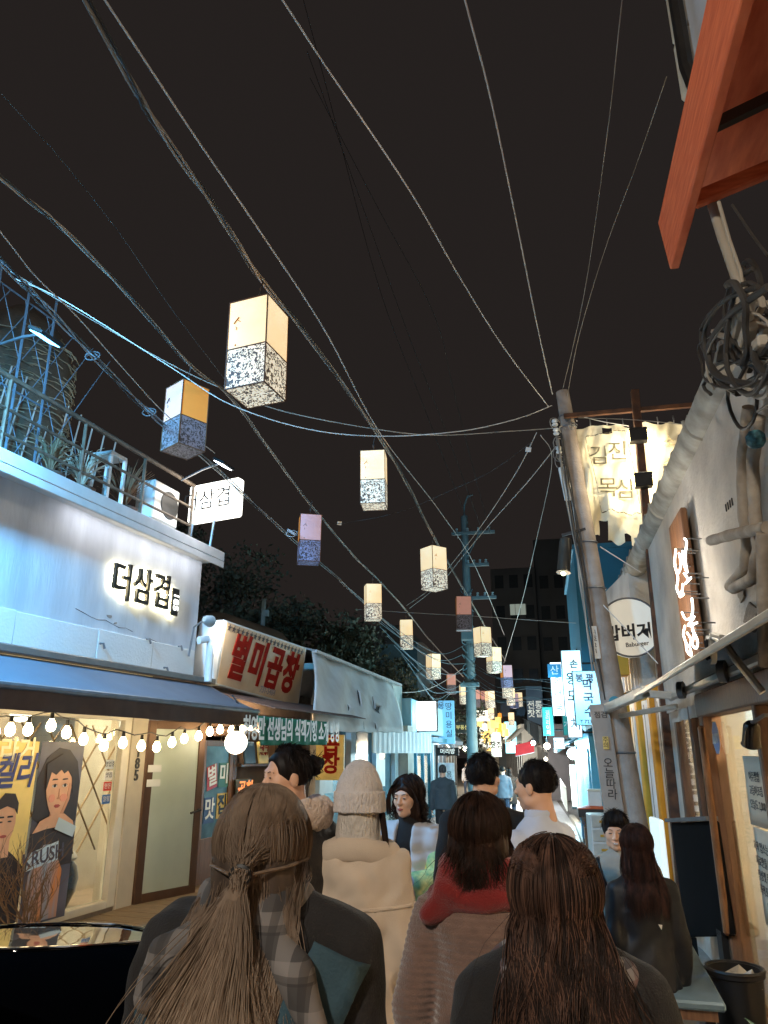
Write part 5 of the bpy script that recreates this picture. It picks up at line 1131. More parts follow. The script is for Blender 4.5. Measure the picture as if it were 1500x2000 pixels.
f = MB(); f.lathe([(.03, .1), (.12, 0), (.13, -.03)], n=12); f.tube([(0, 0, .1), (-.05, 0, .25), (-.3, 0, .3)], .02, 5); f.build('shade', m_black, wlm, True)
f = MB(); f.ball((0, 0, -.02), .06, 8); f.build('bulb', glow('wall lamp', (255, 244, 220), 6), wlm)
bsn = empty('blade_sign', (-3.0, 25, 2.7), 0, 'tall blue projecting sign with dark hangul left of the far pole', 'sign')
f = MB(); f.b2((-.26, -.06, -.68), (.26, .06, .68)); f.build('panel', M('blue sign', (118, 172, 204), .5, es=.42, var=.06), bsn, bevel=.01)
text('땅\n미\n용\n실', .2, m_ink, bsn, (.08, -.066, .05), (1, 0, 0), (0, 0, 1), .002, line=1.1); text(vert('몽'), .18, m_ink, bsn, (-.16, -.066, .5), (1, 0, 0), (0, 0, 1), .002)
for z in (.4, -.4): f = MB(); f.tube([(-.26, 0, z), (-1.2, 0, z)], .02, 5); f.build('bracket', m_dkmet, bsn)
def far_shop(x, y, ln_, h, depth, side, wallc, winc, es, label, roofc=(70, 80, 84), rz=0.):
    """small shop along the far lane: wall, glazed front, eave roof, door frames; side = +1 front faces +X"""
    b = empty('far_shop', (x, y, gz(y)), rz, label, 'building'); s = side
    mw = M('far wall %d%d%d' % wallc, wallc, .7, var=.1, vs=2)
    box_part(b, 'wall', mw, (0, 0, h * .72), (-s * depth, ln_, h)); box_part(b, 'wall', mw, (0, 0, 0), (-s * depth, .3, h * .72)); box_part(b, 'wall', mw, (0, ln_ - .3, 0), (-s * depth, ln_, h * .72))
    box_part(b, 'back_wall', glow('far win %d%d%d' % winc, winc, es * 1.5, rgb2=tuple(int(c * .45) for c in winc), vs=1.3), (-s * .8, .3, 0), (-s * .9, ln_ - .3, h * .72))
    n = max(2, int(ln_ / 1.3))
    for i in range(n + 1): yy = .3 + (ln_ - .6) * i / n; box_part(b, 'door_frame', m_dkmet, (-s * .06, yy - .05, 0), (s * .04, yy + .05, h * .72))
    box_part(b, 'dado', mw, (-s * .05, .3, 0), (s * .02, ln_ - .3, .55))
    f = MB(); f.prism([(s * .7, -.1, h * .72), (s * .7, -.1, h * .76), (-s * .2, -.1, h * .98), (-s * .2, -.1, h * .92)], (0, ln_ + .2, 0)); f.build('eave', M('far roof %d' % roofc[0], roofc, .7, var=.2), b, fix=True)
    for i in range(int(ln_ / .35)):
        f = MB(); yy = .1 + i * .35; f.beam((s * .7, yy, h * .765), (-s * .2, yy, h * .985), .05, .04); f.build('rib', M('far roof %d' % roofc[0]), b)
    return b
far_shop(-3.9, 26.5, 5.5, 3.3, 4, 1, (72, 86, 92), (188, 232, 240), 1.0, 'dark framed shop with a lit glass front beyond the blue projecting sign', (96, 120, 128))
far_shop(-4.4, 32.5, 8, 3.2, 4, 1, (96, 110, 112), (220, 240, 236), 1.3, 'low lit shop with a slatted eave behind the far pole', (74, 96, 104))
far_shop(-5.9, 41.5, 11, 3.6, 5, 1, (120, 128, 128), (236, 240, 226), 1.4, 'bright shop row left at the end of the lane', (90, 98, 100), rad(5))
far_shop(-8.2, 54, 14, 4.2, 5, 1, (110, 112, 110), (250, 236, 210), 1.5, 'warmly lit shop at the very end of the lane', (70, 66, 64), rad(8))
far_shop(1.65, 11.9, 5.2, 3.2, 3.5, -1, (112, 96, 84), (220, 190, 150), .35, 'narrow brown shop front between the yellow shop and the cyan shop', (58, 54, 52))
far_shop(1.2, 26.5, 10, 2.9, 4, -1, (120, 108, 100), (236, 226, 206), .7, 'old timber shop with a glowing window right of the lane', (50, 96, 112))
far_shop(.25, 37.5, 10, 3.4, 4, -1, (110, 100, 96), (255, 236, 206), 1.1, 'dim timber shop with warm windows far along the right side', (66, 62, 62), rad(3))
far_shop(-1.2, 48.5, 14, 3.8, 5, -1, (150, 150, 146), (246, 246, 236), 1.4, 'pale bright shop far along the right side', (120, 120, 118), rad(7))
wb = empty('white_house', (-.9, 66, 0), rad(10), 'pale brick house closing the far end of the lane', 'building')
box_part(wb, 'wall', M('pale brick', (206, 198, 184), .8, var=.15, vs=6), (-3.6, 0, -1), (2.5, 5, 5.6)); box_part(wb, 'roof', m_dkmet, (-3.9, -.4, 5.6), (2.8, 5.4, 5.9))
for x in (-2.8, -1.4, 0, 1.4):
    o = box_part(wb, 'window', M('night window'), (x, -.04, 3.4), (x + .7, -.01, 4.6)); f = MB(); f.b2((x + .33, -.08, 3.4), (x + .37, -.04, 4.6)); f.build('mullion', m_white, o)
# small signs of the far left
for (px, py, w_, h_, Y, c, txt, tc, lab, es) in ((903, 1421, .5, .42, 29, (46, 52, 46), '부동산', (224, 206, 130), 'small dark sign with yellow hangul beside the far pole', 0), (874, 1468, .75, .26, 26, (24, 26, 28), '머리방', (230, 240, 240), 'black sign with white letters beneath the blue projecting sign', 0), (998, 1440, .75, 2.0, 52, (150, 226, 244), '커피', (255, 255, 255), 'small cyan glowing sign down the lane', 1.3), (969, 1456, .6, 1.3, 47, (176, 196, 196), '찻집', (40, 40, 40), 'grey hanging sign in the far lane', .3), (938, 1398, 1.1, .6, 46, (255, 250, 232), '오픈', (90, 80, 70), 'small white lit sign above the far lantern cluster', 1.4), (1045, 1386, .9, 2.6, 44, (60, 84, 104), '전통\n찻집', (220, 226, 220), 'dim blue sign with a small figure down the right side', .1)):
    e = empty('shop_sign', at_y(px, py, Y), 0, lab, 'sign')
    f = MB(); f.b2((-w_ / 2, 0, -h_ / 2), (w_ / 2, .08, h_ / 2)); f.build('panel', M('sign%d' % px, c, .5, es=es, var=0), e, bevel=.01)
    text(txt if len(txt) < 3 or '\n' in txt or w_ > h_ else vert(txt), min(h_ * .55, w_ / max(1, len(txt.split('\n')[0])) * .8) if w_ > h_ else min(w_ * .6, h_ / len(txt) * .7), M('signtxt%d' % px, tc, .5, es=.3), e, (0, -.008, 0), (1, 0, 0), (0, 0, 1), .002, bold=.02)
e = empty('poster_stand', (-3.05, 24.6, gz(24.6)), 0, 'tall pale poster stand beside the far left shop door', 'sign'); box_part(e, 'panel', M('poster pale', (206, 200, 196), .6, rgb2=(160, 150, 160), vs=4), (-.22, 0, .15), (.3, .05, 1.75)); box_part(e, 'foot', m_dkmet, (-.2, -.15, 0), (.28, .2, .15)); text('미용\n안내', .16, m_ink, e, (.04, -.006, 1.3), (1, 0, 0), (0, 0, 1), .001)

# ---------------------------------------------------------------- far right shops and projecting signs
cy = empty('cyan_shop', (1.0, 17.4, gz(19)), 0, 'cyan painted shop with steel shutters beyond the concrete pole', 'building')
m_cy = M('cyan paint', (96, 176, 200), .5, var=.1, vs=3)
box_part(cy, 'wall', m_cy, (0, 0, 0), (4, 7.6, 2.3)); box_part(cy, 'upper_wall', M('deep teal cladding', (44, 118, 142), .6, var=.12, vs=1.5), (.0, 0, 2.3), (4, 5.2, 6.5)); box_part(cy, 'coping', m_teal, (-.06, -.05, 6.5), (4, 5.3, 6.62))
for i in range(19): box_part(cy, 'shutter_slat', M('cyan slat', (130, 204, 222), .4, var=.1), (-.04, .3 + i * .36, .15), (0, .3 + i * .36 + .3, 2.05), .01)
f = MB(); f.sheet(lambda u, v: (-.45 * u + .05, 7.5 * v, 2.45 - .3 * u), 3, 6, .02); f.build('awning', M('cyan awning', (120, 150, 170), .7), cy)
for y in (1.6, 3.3): box_part(cy, 'upper_window', M('night window'), (-.03, y, 3.2), (-.005, y + 1.0, 4.4))
lamp('POINT', 'cyan_shop_light', (-.6, 2.0, 2.0), 30, CYAN, cy, .12); lamp('POINT', 'cyan_shop_light', (-.9, 5.0, 2.0), 110, CYAN, cy, .12)
e = empty('shop_lamp', at_y(1126, 1472, 22), 0, 'blinding white shop lamp at the cyan shop eave', 'lamp'); f = MB(); f.ball((-.1, 0, 0), .15, 12); f.ball((.16, 0, .01), .13, 12); f.build('bulb', glow('shop lamp', (226, 250, 255), 22), e, True); f = MB(); f.cyl((0, 0, .05), (0, 0, .22), .06, .03, 10); f.build('fitting', m_grmet, e)
e = empty('shop_lamp', at_y(1172, 1455, 12.6), 0, 'small warm shop lamp close behind the concrete pole', 'lamp'); f = MB(); f.ball((0, 0, 0), .055, 12); f.build('bulb', glow('shop lamp warm', (255, 236, 190), 16), e, True); f = MB(); f.cyl((0, 0, .03), (0, 0, .15), .04, .02, 10); f.build('fitting', m_grmet, e)
e = empty('standing_sign', at_y(1124, 1572, 24), 0, 'glowing white standing board by the cyan shop door', 'sign'); f = MB(); f.b2((-.07, 0, -.05), (.07, .6, 1.1)); f.build('panel', glow('standing light', (236, 252, 255), 1.6), e); f = MB(); f.b2((-.1, .0, -.12), (.1, .5, -.05)); f.build('base', m_dkmet, e)
def blade(px0, py0, px1, py1, Y, c, es, txt, th, tcol, lab, vertical=True, border=None, rz=0., line=1., rgb2=None):
    a, b = at_y(px0, py0, Y), at_y(px1, py1, Y); ctr = (a + b) / 2; w_, h_ = abs(b.x - a.x), abs(a.z - b.z)
    e = empty('projecting_sign', ctr, rad(rz), lab, 'sign')
    f = MB(); f.b2((-w_ / 2, 0, -h_ / 2), (w_ / 2, .14, h_ / 2)); f.build('panel', glow('bl%d%d' % (px0, py0), c, es, rgb2=rgb2, vs=1.1), e, bevel=.012)
    f = MB(); f.tube([(-w_ / 2, -.002, -h_ / 2), (w_ / 2, -.002, -h_ / 2), (w_ / 2, -.002, h_ / 2), (-w_ / 2, -.002, h_ / 2)], .012, 4, closed=True); f.build('rim', border or m_grmet, e)
    for (s_, x, z, h2) in txt: text(s_, h2, tcol, e, (x * w_, -.01, z * h_), (1, 0, 0), (0, 0, 1), .002, bold=.02, line=line)
    for z in (.3, -.3): f = MB(); f.tube([(w_ / 2 - .02, .07, h_ * z), (w_ / 2 + .3, .07, h_ * z)], .02, 5); f.build('bracket', m_dkmet, e)
    lamp('POINT', 'sign_light', (-.15, -.35, 0), 2.2 * es * min(2, w_ * h_ * 3), CYAN, e, .15)
    return e
blade(1117, 1311, 1182, 1416, 12.4, (124, 206, 240), .85, [('봉 평', -.08, .36, .105), ('막\n국\n수', .0, -.02, .14), ('T.723-4502', .06, -.44, .06)], .2, M('deep blue ink', (20, 40, 70), .5), 'blue lit noodle sign reading 봉평 막국수 beside the pole', line=1.15, rgb2=(186, 232, 252))
blade(1095, 1271, 1144, 1398, 15.5, (216, 244, 252), 1.25, [('왕\n모', -.05, -.08, .2), ('손', .1, .28, .14)], .2, m_ink, 'white cyan lit sign with black brush hangul behind the noodle sign', line=1.3, rgb2=(150, 220, 240))
blade(1073, 1294, 1106, 1397, 16.5, (236, 250, 252), 1.4, [('순\n대\n국', .0, -.1, .13)], .2, M('grey ink', (120, 130, 136), .5), 'tall white lit sign with a small blue corner mark, outermost of the cluster', line=1.7)
e = empty('sign_mark', at_y(1083, 1310, 16.45), 0, 'blue square corner mark with a white letter on the white sign', 'sign'); f = MB(); f.b2((-.14, 0, -.14), (.14, .01, .14)); f.build('panel', M('blue mark', (40, 120, 160), .5, es=.2), e); text('산', .16, m_white, e, (0, -.004, 0), (1, 0, 0), (0, 0, 1), .001)
blade(1058, 1381, 1083, 1437, 20, (50, 156, 144), .75, [(vert('갤러리이화'), 0, -.05, .1)], .2, m_white, 'green lit sign with white hangul below the tall white sign', line=.95)
blade(1098, 1396, 1116, 1436, 18.2, (34, 128, 120), .55, [('가', 0, 0, .12)], .2, m_white, 'small green sign between the white signs')
blade(1107, 1392, 1138, 1440, 16, (240, 252, 255), 1.5, [('차', .1, 0, .2)], .2, M('grey ink'), 'square white glowing sign beneath the noodle sign')
blade(1081, 1441, 1103, 1462, 22, (240, 252, 255), 2.0, [('찻집', 0, 0, .12)], .2, M('grey ink'), 'tiny glowing white sign over the lane kerb')
e = empty('red_awning', at_y(1028, 1458, 36), 0, 'small red awning down the right side of the lane', 'awning'); f = MB(); f.sheet(lambda u, v: (-.5 + .85 * v, -.2 * u, .25 - .5 * u - .18 * (1 - v)), 4, 6, .03); f.build('fabric', M('red canvas', (176, 48, 52), .7), e); f = MB(); f.beam((-.5, -.2, -.43), (.35, -.2, -.25), .03, .03); f.build('bar', m_grmet, e)
e = empty('black_flag', at_y(1048, 1434, 30), 0, 'black cloth flag hanging off the right side roofs', 'flag'); f = MB(); f.sheet(lambda u, v: (-.45 + .85 * u, .05 * math.sin(u * 7), .55 - .35 * u - v * (.35 + .5 * u)), 8, 5, .01); f.build('cloth', m_black, e); f = MB(); f.tube([(-.5, 0, .6), (.45, 0, .2)], .02, 5); f.build('rod', m_dkmet, e)
e = empty('ramp_railing', (.72, 28.4, gz(28)), 0, 'white picket railing along the ramp on the right', 'railing')
for z in (.95, .2): f = MB(); f.tube([(0, 0, z), (-.05, 6, z + .1)], .03, 5); f.build('rail', m_white, e)
f0 = None
for i in range(20):
    if f0 is None: f = MB(); f.b2((-.02, -.03, .2), (.02, .03, .95)); f0 = f.build('picket', m_white, e); o = f0
    else: o = inst(f0, 'picket', (0, 0, 0), e)
    o.location = (-.0025 * i, .15 + .3 * i, .005 * i)
m_sm = glow('small bulbs', (255, 240, 214), 8)
e = empty('string_light', (.1, 26.8, gz(27) + 1.95), 0, 'short row of small bulbs under the far right eave', 'string light'); f = MB(); f.tube([(0, .35 * i, -.03 * (i % 2)) for i in range(12)], .01, 4); f.build('cable', m_cable_dk, e)
f0 = None
for i in range(11):
    if f0 is None: f = MB(); f.ball((0, 0, -.07), .06, 8); f0 = f.build('bulb', m_sm, e); o = f0
    else: o = inst(f0, 'bulb', (0, 0, 0), e)
    o.location = (0, .18 + .35 * i, 0)
for (x, y, z, col, pw, lab) in ((.15, 24.6, 2.25, (255, 236, 204), 52, 'round glowing lamp under the timber shop eave on the right'), (-.35, 33, 2.5, (236, 246, 255), 60, 'white globe lamp far down the right side of the lane'), (-3.3, 29.5, 2.2, (240, 250, 255), 52, 'white globe lamp over the glass front left of the far pole'), (-3.6, 37, 2.3, (255, 240, 214), 60, 'warm globe lamp behind the far pole'), (-1.7, 45, 2.6, (255, 244, 226), 68, 'bright globe lamp at the far end of the lane'), (-4.6, 50, 2.7, (255, 236, 206), 68, 'warm globe lamp at the far left end of the lane')):
    e = empty('shop_lamp', (x, y, gz(y) + z), 0, lab, 'lamp'); f = MB(); f.ball((0, 0, 0), .1, 12); f.build('globe', glow('lane lamp%d' % int(y), col, 9), e, True); f = MB(); f.cyl((0, 0, .08), (0, 0, .2), .04, .03, 8); f.tube([(0, 0, .2), (0, 0, .4)], .012, 5); f.build('fitting', m_grmet, e)
    lamp('POINT', 'shop_lamp_light', (0, 0, -.16), pw * 1.7, lin(col), e, .1)
# goods outside on the right kerb
e = empty('white_cabinet', (.98, 15.5, gz(15.5)), rad(5), 'white drawer cabinet standing on the kerb beside the pole', 'cabinet'); box_part(e, 'body', m_white, (-.22, -.25, .0), (.22, .25, .82), .015)
for z in (.12, .36, .6): o = box_part(e, 'drawer', M('drawer cream', (206, 200, 186), .5), (-.19, -.27, z), (.19, -.245, z + .2), .008); box_part(o, 'handle', M('yellow paint'), (-.06, -.285, z + .08), (.06, -.268, z + .12))
e = empty('crate', (.93, 16.6, gz(16.6)), 0, 'blue plastic crate on a dark stand by the kerb', 'crate'); box_part(e, 'body', M('crate blue', (44, 116, 150), .5), (-.25, -.2, .3), (.25, .2, .68), .01); box_part(e, 'rim', m_teal, (-.27, -.22, .64), (.27, .22, .7), .01); box_part(e, 'stand', m_dkmet, (-.24, -.2, 0), (.24, .2, .3))
e = empty('orange_tray', (.93, 16.6, gz(16.6) + .7), 0, 'orange covered tray resting on top of the blue crate', 'tray'); box_part(e, 'tray', M('dark tray', (60, 52, 46), .5), (-.3, -.24, .0), (.3, .24, .16), .01); f = MB(); f.sheet(lambda u, v: (-.31 + .62 * u, -.25 + .5 * v, .17 + .05 * math.sin(u * 3.1) * math.sin(v * 3.1)), 6, 5, .015); f.build('cover', M('orange cover', (220, 96, 44), .6), e)
e = empty('storage_box', (.98, 16.62, gz(16.6) + .9), 0, 'white lidded plastic box standing on the orange covered tray', 'box'); box_part(e, 'body', m_white, (-.13, -.13, 0), (.13, .13, .28), .01); box_part(e, 'lid', m_cream, (-.14, -.14, .28), (.14, .14, .32), .008)
e = empty('flower_box', (.9, 16.05, gz(16) + .0), 0, 'dried plants in a box next to the white cabinet', 'plant'); box_part(e, 'box', m_brown2, (-.2, -.2, 0), (.2, .2, .55)); f = MB(); rs = random.Random(6)
for i in range(80): p = Vector((rs.uniform(-.18, .18), rs.uniform(-.18, .18), .55)); f.tube([p, p + Vector((rs.uniform(-.08, .08), rs.uniform(-.08, .08), rs.uniform(.08, .2)))], .006, 3)
f.build('stems', m_twig, e)
# unseen street lamp behind the camera, assumed, to light the walkers' backs
sl2 = empty('assumed_street_lamp', (-3.9, -5.5, 0), 0, 'tall assumed street lamp on the left of the lane, unseen behind the camera', 'street lamp')
f = MB(); f.tube([(0, 0, 0), (0, 0, 5.6), (.5, .3, 6.0), (1.4, .8, 6.05)], [.07, .05, .04, .035], 10); f.build('post', m_dkmet, sl2, True); f = MB(); f.box((1.5, .85, 6.0), (.5, .25, .1)); f.build('head', m_dkmet, sl2, bevel=.02)
lamp('SPOT', 'assumed_street_lamp_light', (1.5, .85, 5.9), 420, (1., .9, .77), sl2, .2, aim=(3.6, 9, 1), cone=130, blend=.6)
# ---------------------------------------------------------------- people: bodies, clothes and hair as implicit surfaces
def ell(c, r, R=None):
    c = np.array(c, float); r = np.array(r, float)
    def f(P):
        q = P - c
        if R is not None: q = q @ R
        k0 = np.linalg.norm(q / r, axis=1); k1 = np.linalg.norm(q / (r * r), axis=1)
        return k0 * (k0 - 1) / np.maximum(k1, 1e-6)
    return f
def cap(a, b, ra, rb=None):
    a = np.array(a, float); b = np.array(b, float); rb = ra if rb is None else rb; d = b - a; L2 = max(1e-9, d @ d)
    def f(P):
        t = np.clip(((P - a) @ d) / L2, 0, 1)
        return np.linalg.norm(P - a - t[:, None] * d, axis=1) - (ra + (rb - ra) * t)
    return f
def chain(pts, rs):
    fs = [cap(p, q, a, b) for p, q, a, b in zip(pts, pts[1:], rs, rs[1:])]
    return lambda P: np.minimum.reduce([f(P) for f in fs])
def column(z0, z1, r0, r1, c0=(0, 0), c1=(0, 0)):
    """elliptical tapered column"""
    def f(P):
        t = np.clip((P[:, 2] - z0) / (z1 - z0), 0, 1)
        rx = r0[0] + (r1[0] - r0[0]) * t; ry = r0[1] + (r1[1] - r0[1]) * t
        x = P[:, 0] - (c0[0] + (c1[0] - c0[0]) * t); y = P[:, 1] - (c0[1] + (c1[1] - c0[1]) * t)
        d = (np.sqrt((x / rx) ** 2 + (y / ry) ** 2) - 1) * np.minimum(rx, ry)
        return np.maximum(d, np.abs(P[:, 2] - (z0 + z1) / 2) - abs(z1 - z0) / 2)
    return f
def su(a, b, k):
    h = np.clip(.5 + .5 * (b - a) / k, 0, 1); return b + (a - b) * h - k * h * (1 - h)
def ss(a, b, k):                                        # a minus b
    h = np.clip(.5 - .5 * (a + b) / k, 0, 1); return a + (-b - a) * h + k * h * (1 - h)
def blend(items):                                       # list of (function, k) or (function, k, '-')
    def f(P):
        d = items[0][0](P)
        for it in items[1:]:
            e = it[0](P); d = ss(d, e, it[1]) if len(it) > 2 else su(d, e, it[1])
        return d
    return f
def wrink(f, amp, freq, seed, ani=(1, 1, 1)):
    r = np.random.default_rng(seed); K = r.normal(size=(7, 3)) * np.array(ani); K = K / np.linalg.norm(K, axis=1)[:, None] * freq * r.uniform(.5, 1.5, (7, 1)); ph = r.uniform(0, 6.28, 7)
    def g(P):
        s = np.zeros(len(P))
        for k, p in zip(K, ph): s += np.sin(P @ k + p + 1.2 * np.sin(P @ k[::-1] * .6))
        return f(P) + amp * s / 3
    return g
def surf(f, lo, hi, h):
    ax = [np.arange(a, b + h, h) for a, b in zip(lo, hi)]; n = [len(a) for a in ax]
    G = np.stack(np.meshgrid(*ax, indexing='ij'), -1)
    D = f(G.reshape(-1, 3)).reshape(n); D[0] = D[-1] = 1; D[:, 0] = D[:, -1] = 1; D[:, :, 0] = D[:, :, -1] = 1
    cn = [(i, j, k) for i in (0, 1) for j in (0, 1) for k in (0, 1)]
    sl = lambda c: tuple(slice(c[a], n[a] - 1 + c[a]) for a in range(3))
    C = {c: D[sl(c)] for c in cn}; ins = sum((C[c] < 0).astype(np.int8) for c in cn); act = (ins > 0) & (ins < 8)
    idx = -np.ones(act.shape, np.int64); I = np.argwhere(act); idx[act] = np.arange(len(I))
    acc = np.zeros((len(I), 3)); cnt = np.zeros(len(I)); V = {c: C[c][act] for c in cn}
    for a in cn:
        for x in range(3):
            if a[x] == 0:
                b = list(a); b[x] = 1; b = tuple(b); d0, d1 = V[a], V[b]; m = (d0 < 0) != (d1 < 0)
                t = np.where(m, d0 / np.where(m, d0 - d1, 1), 0); p = np.tile(np.array(a, float), (len(I), 1)); p[:, x] = t
                acc += p * m[:, None]; cnt += m
    verts = (I + acc / np.maximum(cnt, 1)[:, None]) * h + np.array([a[0] for a in ax])
    faces = []
    for x in range(3):
        y, z = (x + 1) % 3, (x + 2) % 3
        a = np.take(D, range(n[x] - 1), x) < 0; b = np.take(D, range(1, n[x]), x) < 0
        for flip, m in ((False, a & ~b), (True, ~a & b)):
            q = np.argwhere(m); q = q[(q[:, y] > 0) & (q[:, z] > 0) & (q[:, y] < n[y] - 1) & (q[:, z] < n[z] - 1)]
            if not len(q): continue
            def ci(dy, dz): w = q.copy(); w[:, y] += dy; w[:, z] += dz; return idx[w[:, 0], w[:, 1], w[:, 2]]
            F = np.stack([ci(-1, -1), ci(0, -1), ci(0, 0), ci(-1, 0)], 1)
            faces.append(F[:, ::-1] if flip else F)
    F = np.concatenate(faces); return verts, F[(F >= 0).all(1)]
def np_mesh(name, V, F, mat, parent=None, smooth=True):
    me = bpy.data.meshes.new(name); me.vertices.add(len(V)); me.vertices.foreach_set('co', np.asarray(V, np.float32).ravel())
    k = F.shape[1]; me.loops.add(F.size); me.loops.foreach_set('vertex_index', F.astype(np.int32).ravel()); me.polygons.add(len(F))
    me.polygons.foreach_set('loop_start', np.arange(0, F.size, k, dtype=np.int32)); me.update(calc_edges=True); me.validate()
    if smooth: me.polygons.foreach_set('use_smooth', [True] * len(me.polygons))
    me.materials.append(mat); o = bpy.data.objects.new(name, me); COL.objects.link(o)
    if parent is not None: o.parent = parent
    return o
def strands_mesh(paths, r):
    """paths (n,m,3) -> thin tapered three-sided tubes"""
    n, m, _ = paths.shape; T = np.gradient(paths, axis=1); T /= np.linalg.norm(T, axis=2)[..., None] + 1e-9
    u = np.cross(T, np.array([.31, .77, .55])); u /= np.linalg.norm(u, axis=2)[..., None] + 1e-9; w = np.cross(T, u)
    t = np.linspace(0, 1, m); rr = (np.asarray(r).reshape(-1, 1) * np.minimum(1, 1.15 - t ** 2.5))[..., None]
    rings = np.stack([paths + rr * (math.cos(a) * u + math.sin(a) * w) for a in (0, 2.094, 4.189)], 2)
    V = rings.reshape(-1, 3); b = (np.arange(n)[:, None] * m + np.arange(m - 1)[None]).reshape(-1) * 3
    F = np.concatenate([np.stack([b + j, b + (j + 1) % 3, b + 3 + (j + 1) % 3, b + 3 + j], 1) for j in range(3)])
    return V, F

m_skin = M('skin', (226, 176, 144), .5, var=.04, vs=20)
def hair_mat(name, a, b, rough=.5, tip=None, z0=1.5, z1=1.3):
    m = M(name, a, rough, rgb2=b, vs=44, stretch=(1, 1, .09), spec=.25, det=3)
    if tip:                                             # lighter lengths, darker roots
        N = m.node_tree.nodes; K = m.node_tree.links; bs = N['Principled BSDF']; src = bs.inputs['Base Color'].links[0].from_socket
        tc = N.new('ShaderNodeTexCoord'); sp = N.new('ShaderNodeSeparateXYZ'); K.new(tc.outputs['Object'], sp.inputs[0]); mr = N.new('ShaderNodeMapRange'); mr.inputs[1].default_value = z0; mr.inputs[2].default_value = z1; K.new(sp.outputs['Z'], mr.inputs[0])
        x = N.new('ShaderNodeMixRGB'); x.blend_type = 'MULTIPLY'; x.inputs[0].default_value = 1; K.new(src, x.inputs[1]); x2 = N.new('ShaderNodeMixRGB'); x2.inputs[1].default_value = (*[v * .5 for v in (1, .96, .94)], 1); x2.inputs[2].default_value = (1, 1, 1, 1); K.new(mr.outputs[0], x2.inputs[0]); K.new(x2.outputs[0], x.inputs[2]); K.new(x.outputs[0], bs.inputs['Base Color'])
    N = m.node_tree.nodes; K = m.node_tree.links; bs = N['Principled BSDF']     # hair lets some light through
    tl = N.new('ShaderNodeBsdfTranslucent'); K.new(bs.inputs['Base Color'].links[0].from_socket, tl.inputs[0]); mx = N.new('ShaderNodeMixShader'); mx.inputs[0].default_value = .35; K.new(bs.outputs[0], mx.inputs[1]); K.new(tl.outputs[0], mx.inputs[2]); K.new(mx.outputs[0], N['Material Output'].inputs[0])
    return m
def plaid(name, base, c2, c3, sc):
    m = bpy.data.materials.new(name); m.use_nodes = True; N = m.node_tree.nodes; K = m.node_tree.links; b = N['Principled BSDF']; b.inputs['Roughness'].default_value = .9
    tc = N.new('ShaderNodeTexCoord'); last = None
    for i, (ax, c, ph, th) in enumerate((('X', c2, 0, .62), ('Z', c2, .4, .62), ('X', c3, 2.6, .9), ('Z', c3, 1.5, .9))):
        w = N.new('ShaderNodeTexWave'); w.bands_direction = ax; w.inputs['Scale'].default_value = sc; w.inputs['Phase Offset'].default_value = ph; w.inputs['Distortion'].default_value = .6; w.inputs['Detail Scale'].default_value = .6
        K.new(tc.outputs['Object'], w.inputs['Vector']); g = N.new('ShaderNodeMath'); g.operation = 'GREATER_THAN'; g.inputs[1].default_value = th; K.new(w.outputs['Fac'], g.inputs[0])
        h = N.new('ShaderNodeMath'); h.operation = 'MULTIPLY'; h.inputs[1].default_value = .55; K.new(g.outputs[0], h.inputs[0])
        x = N.new('ShaderNodeMixRGB'); x.inputs[1].default_value = (*lin(base), 1); x.inputs[2].default_value = (*lin(c), 1); K.new(h.outputs[0], x.inputs[0])
        if last: K.new(last.outputs[0], x.inputs[1])
        last = x
    K.new(last.outputs[0], b.inputs['Base Color']); MATS[name] = m; return m

def head_sdf(sex='f'):
    j = 1.0 if sex == 'm' else .94
    it = [(ell((0, -.016, .025), (.074, .093, .09)), 0), (ell((0, .022, -.035), (.058 * j, .066, .08)), .03), (ell((0, .058, -.09), (.026 * j, .024, .022)), .03)]
    for s in (-1, 1): it += [(ell((s * .04, .05, -.022), (.024, .026, .024)), .03), (ell((s * .05 * j, .01, -.075), (.02, .03, .022)), .03)]
    it += [(cap((-.034, .074, .022), (.034, .074, .022), .012), .018)]
    for s in (-1, 1): it += [(ell((s * .031, .096, .002), (.018, .016, .011)), .012, '-'), (ell((s * .031, .072, .002), (.016, .015, .012)), .006)]
    it += [(cap((0, .084, .008), (0, .104, -.027), .007, .0125), .012)]
    for s in (-1, 1): it += [(ell((s * .012, .095, -.031), (.0085, .01, .007)), .007)]
    it += [(ell((0, .086, -.056), (.024, .012, .0055)), .006), (ell((0, .084, -.067), (.02, .012, .007)), .006)]
    for s in (-1, 1): it += [(ell((s * .077, -.006, -.012), (.009, .02, .033)), .008)]
    return blend(it)
HEAD = {s: head_sdf(s) for s in 'mf'}
_hm = {}
def head_mesh(sex, h):
    if (sex, h) not in _hm: _hm[(sex, h)] = surf(blend([(HEAD[sex], 0), (cap((0, -.025, -.07), (0, -.045, -.16), .05 if sex == 'f' else .057, .055), .025)]), (-.11, -.13, -.19), (.11, .13, .14), h)
    return _hm[(sex, h)]
def hand_mesh(h=.0045, curl=.6):
    it = [(ell((0, 0, -.045), (.014, .04, .052)), 0), (cap((0, 0, .03), (0, 0, -.01), .026, .028), .02)]
    for i, (y, l) in enumerate(((.03, .068), (.011, .078), (-.01, .072), (-.029, .055))):
        a = np.array((0, y, -.085)); b = a + np.array((-math.sin(curl * .5) * l * .5, y * .12, -math.cos(curl * .5) * l * .5)); c = b + np.array((-math.sin(curl * 1.4) * l * .55, 0, -math.cos(curl * 1.4) * l * .55))
        it += [(chain([a, b, c], [.0098, .009, .0075]), .006)]
    it += [(chain([(0, .03, -.03), (-.012, .058, -.06), (-.022, .062, -.088)], [.015, .011, .009]), .008)]
    return surf(blend(it), (-.1, -.06, -.19), (.04, .09, .06), h)
_hand = hand_mesh(); _hand_c = hand_mesh(.007, .9)

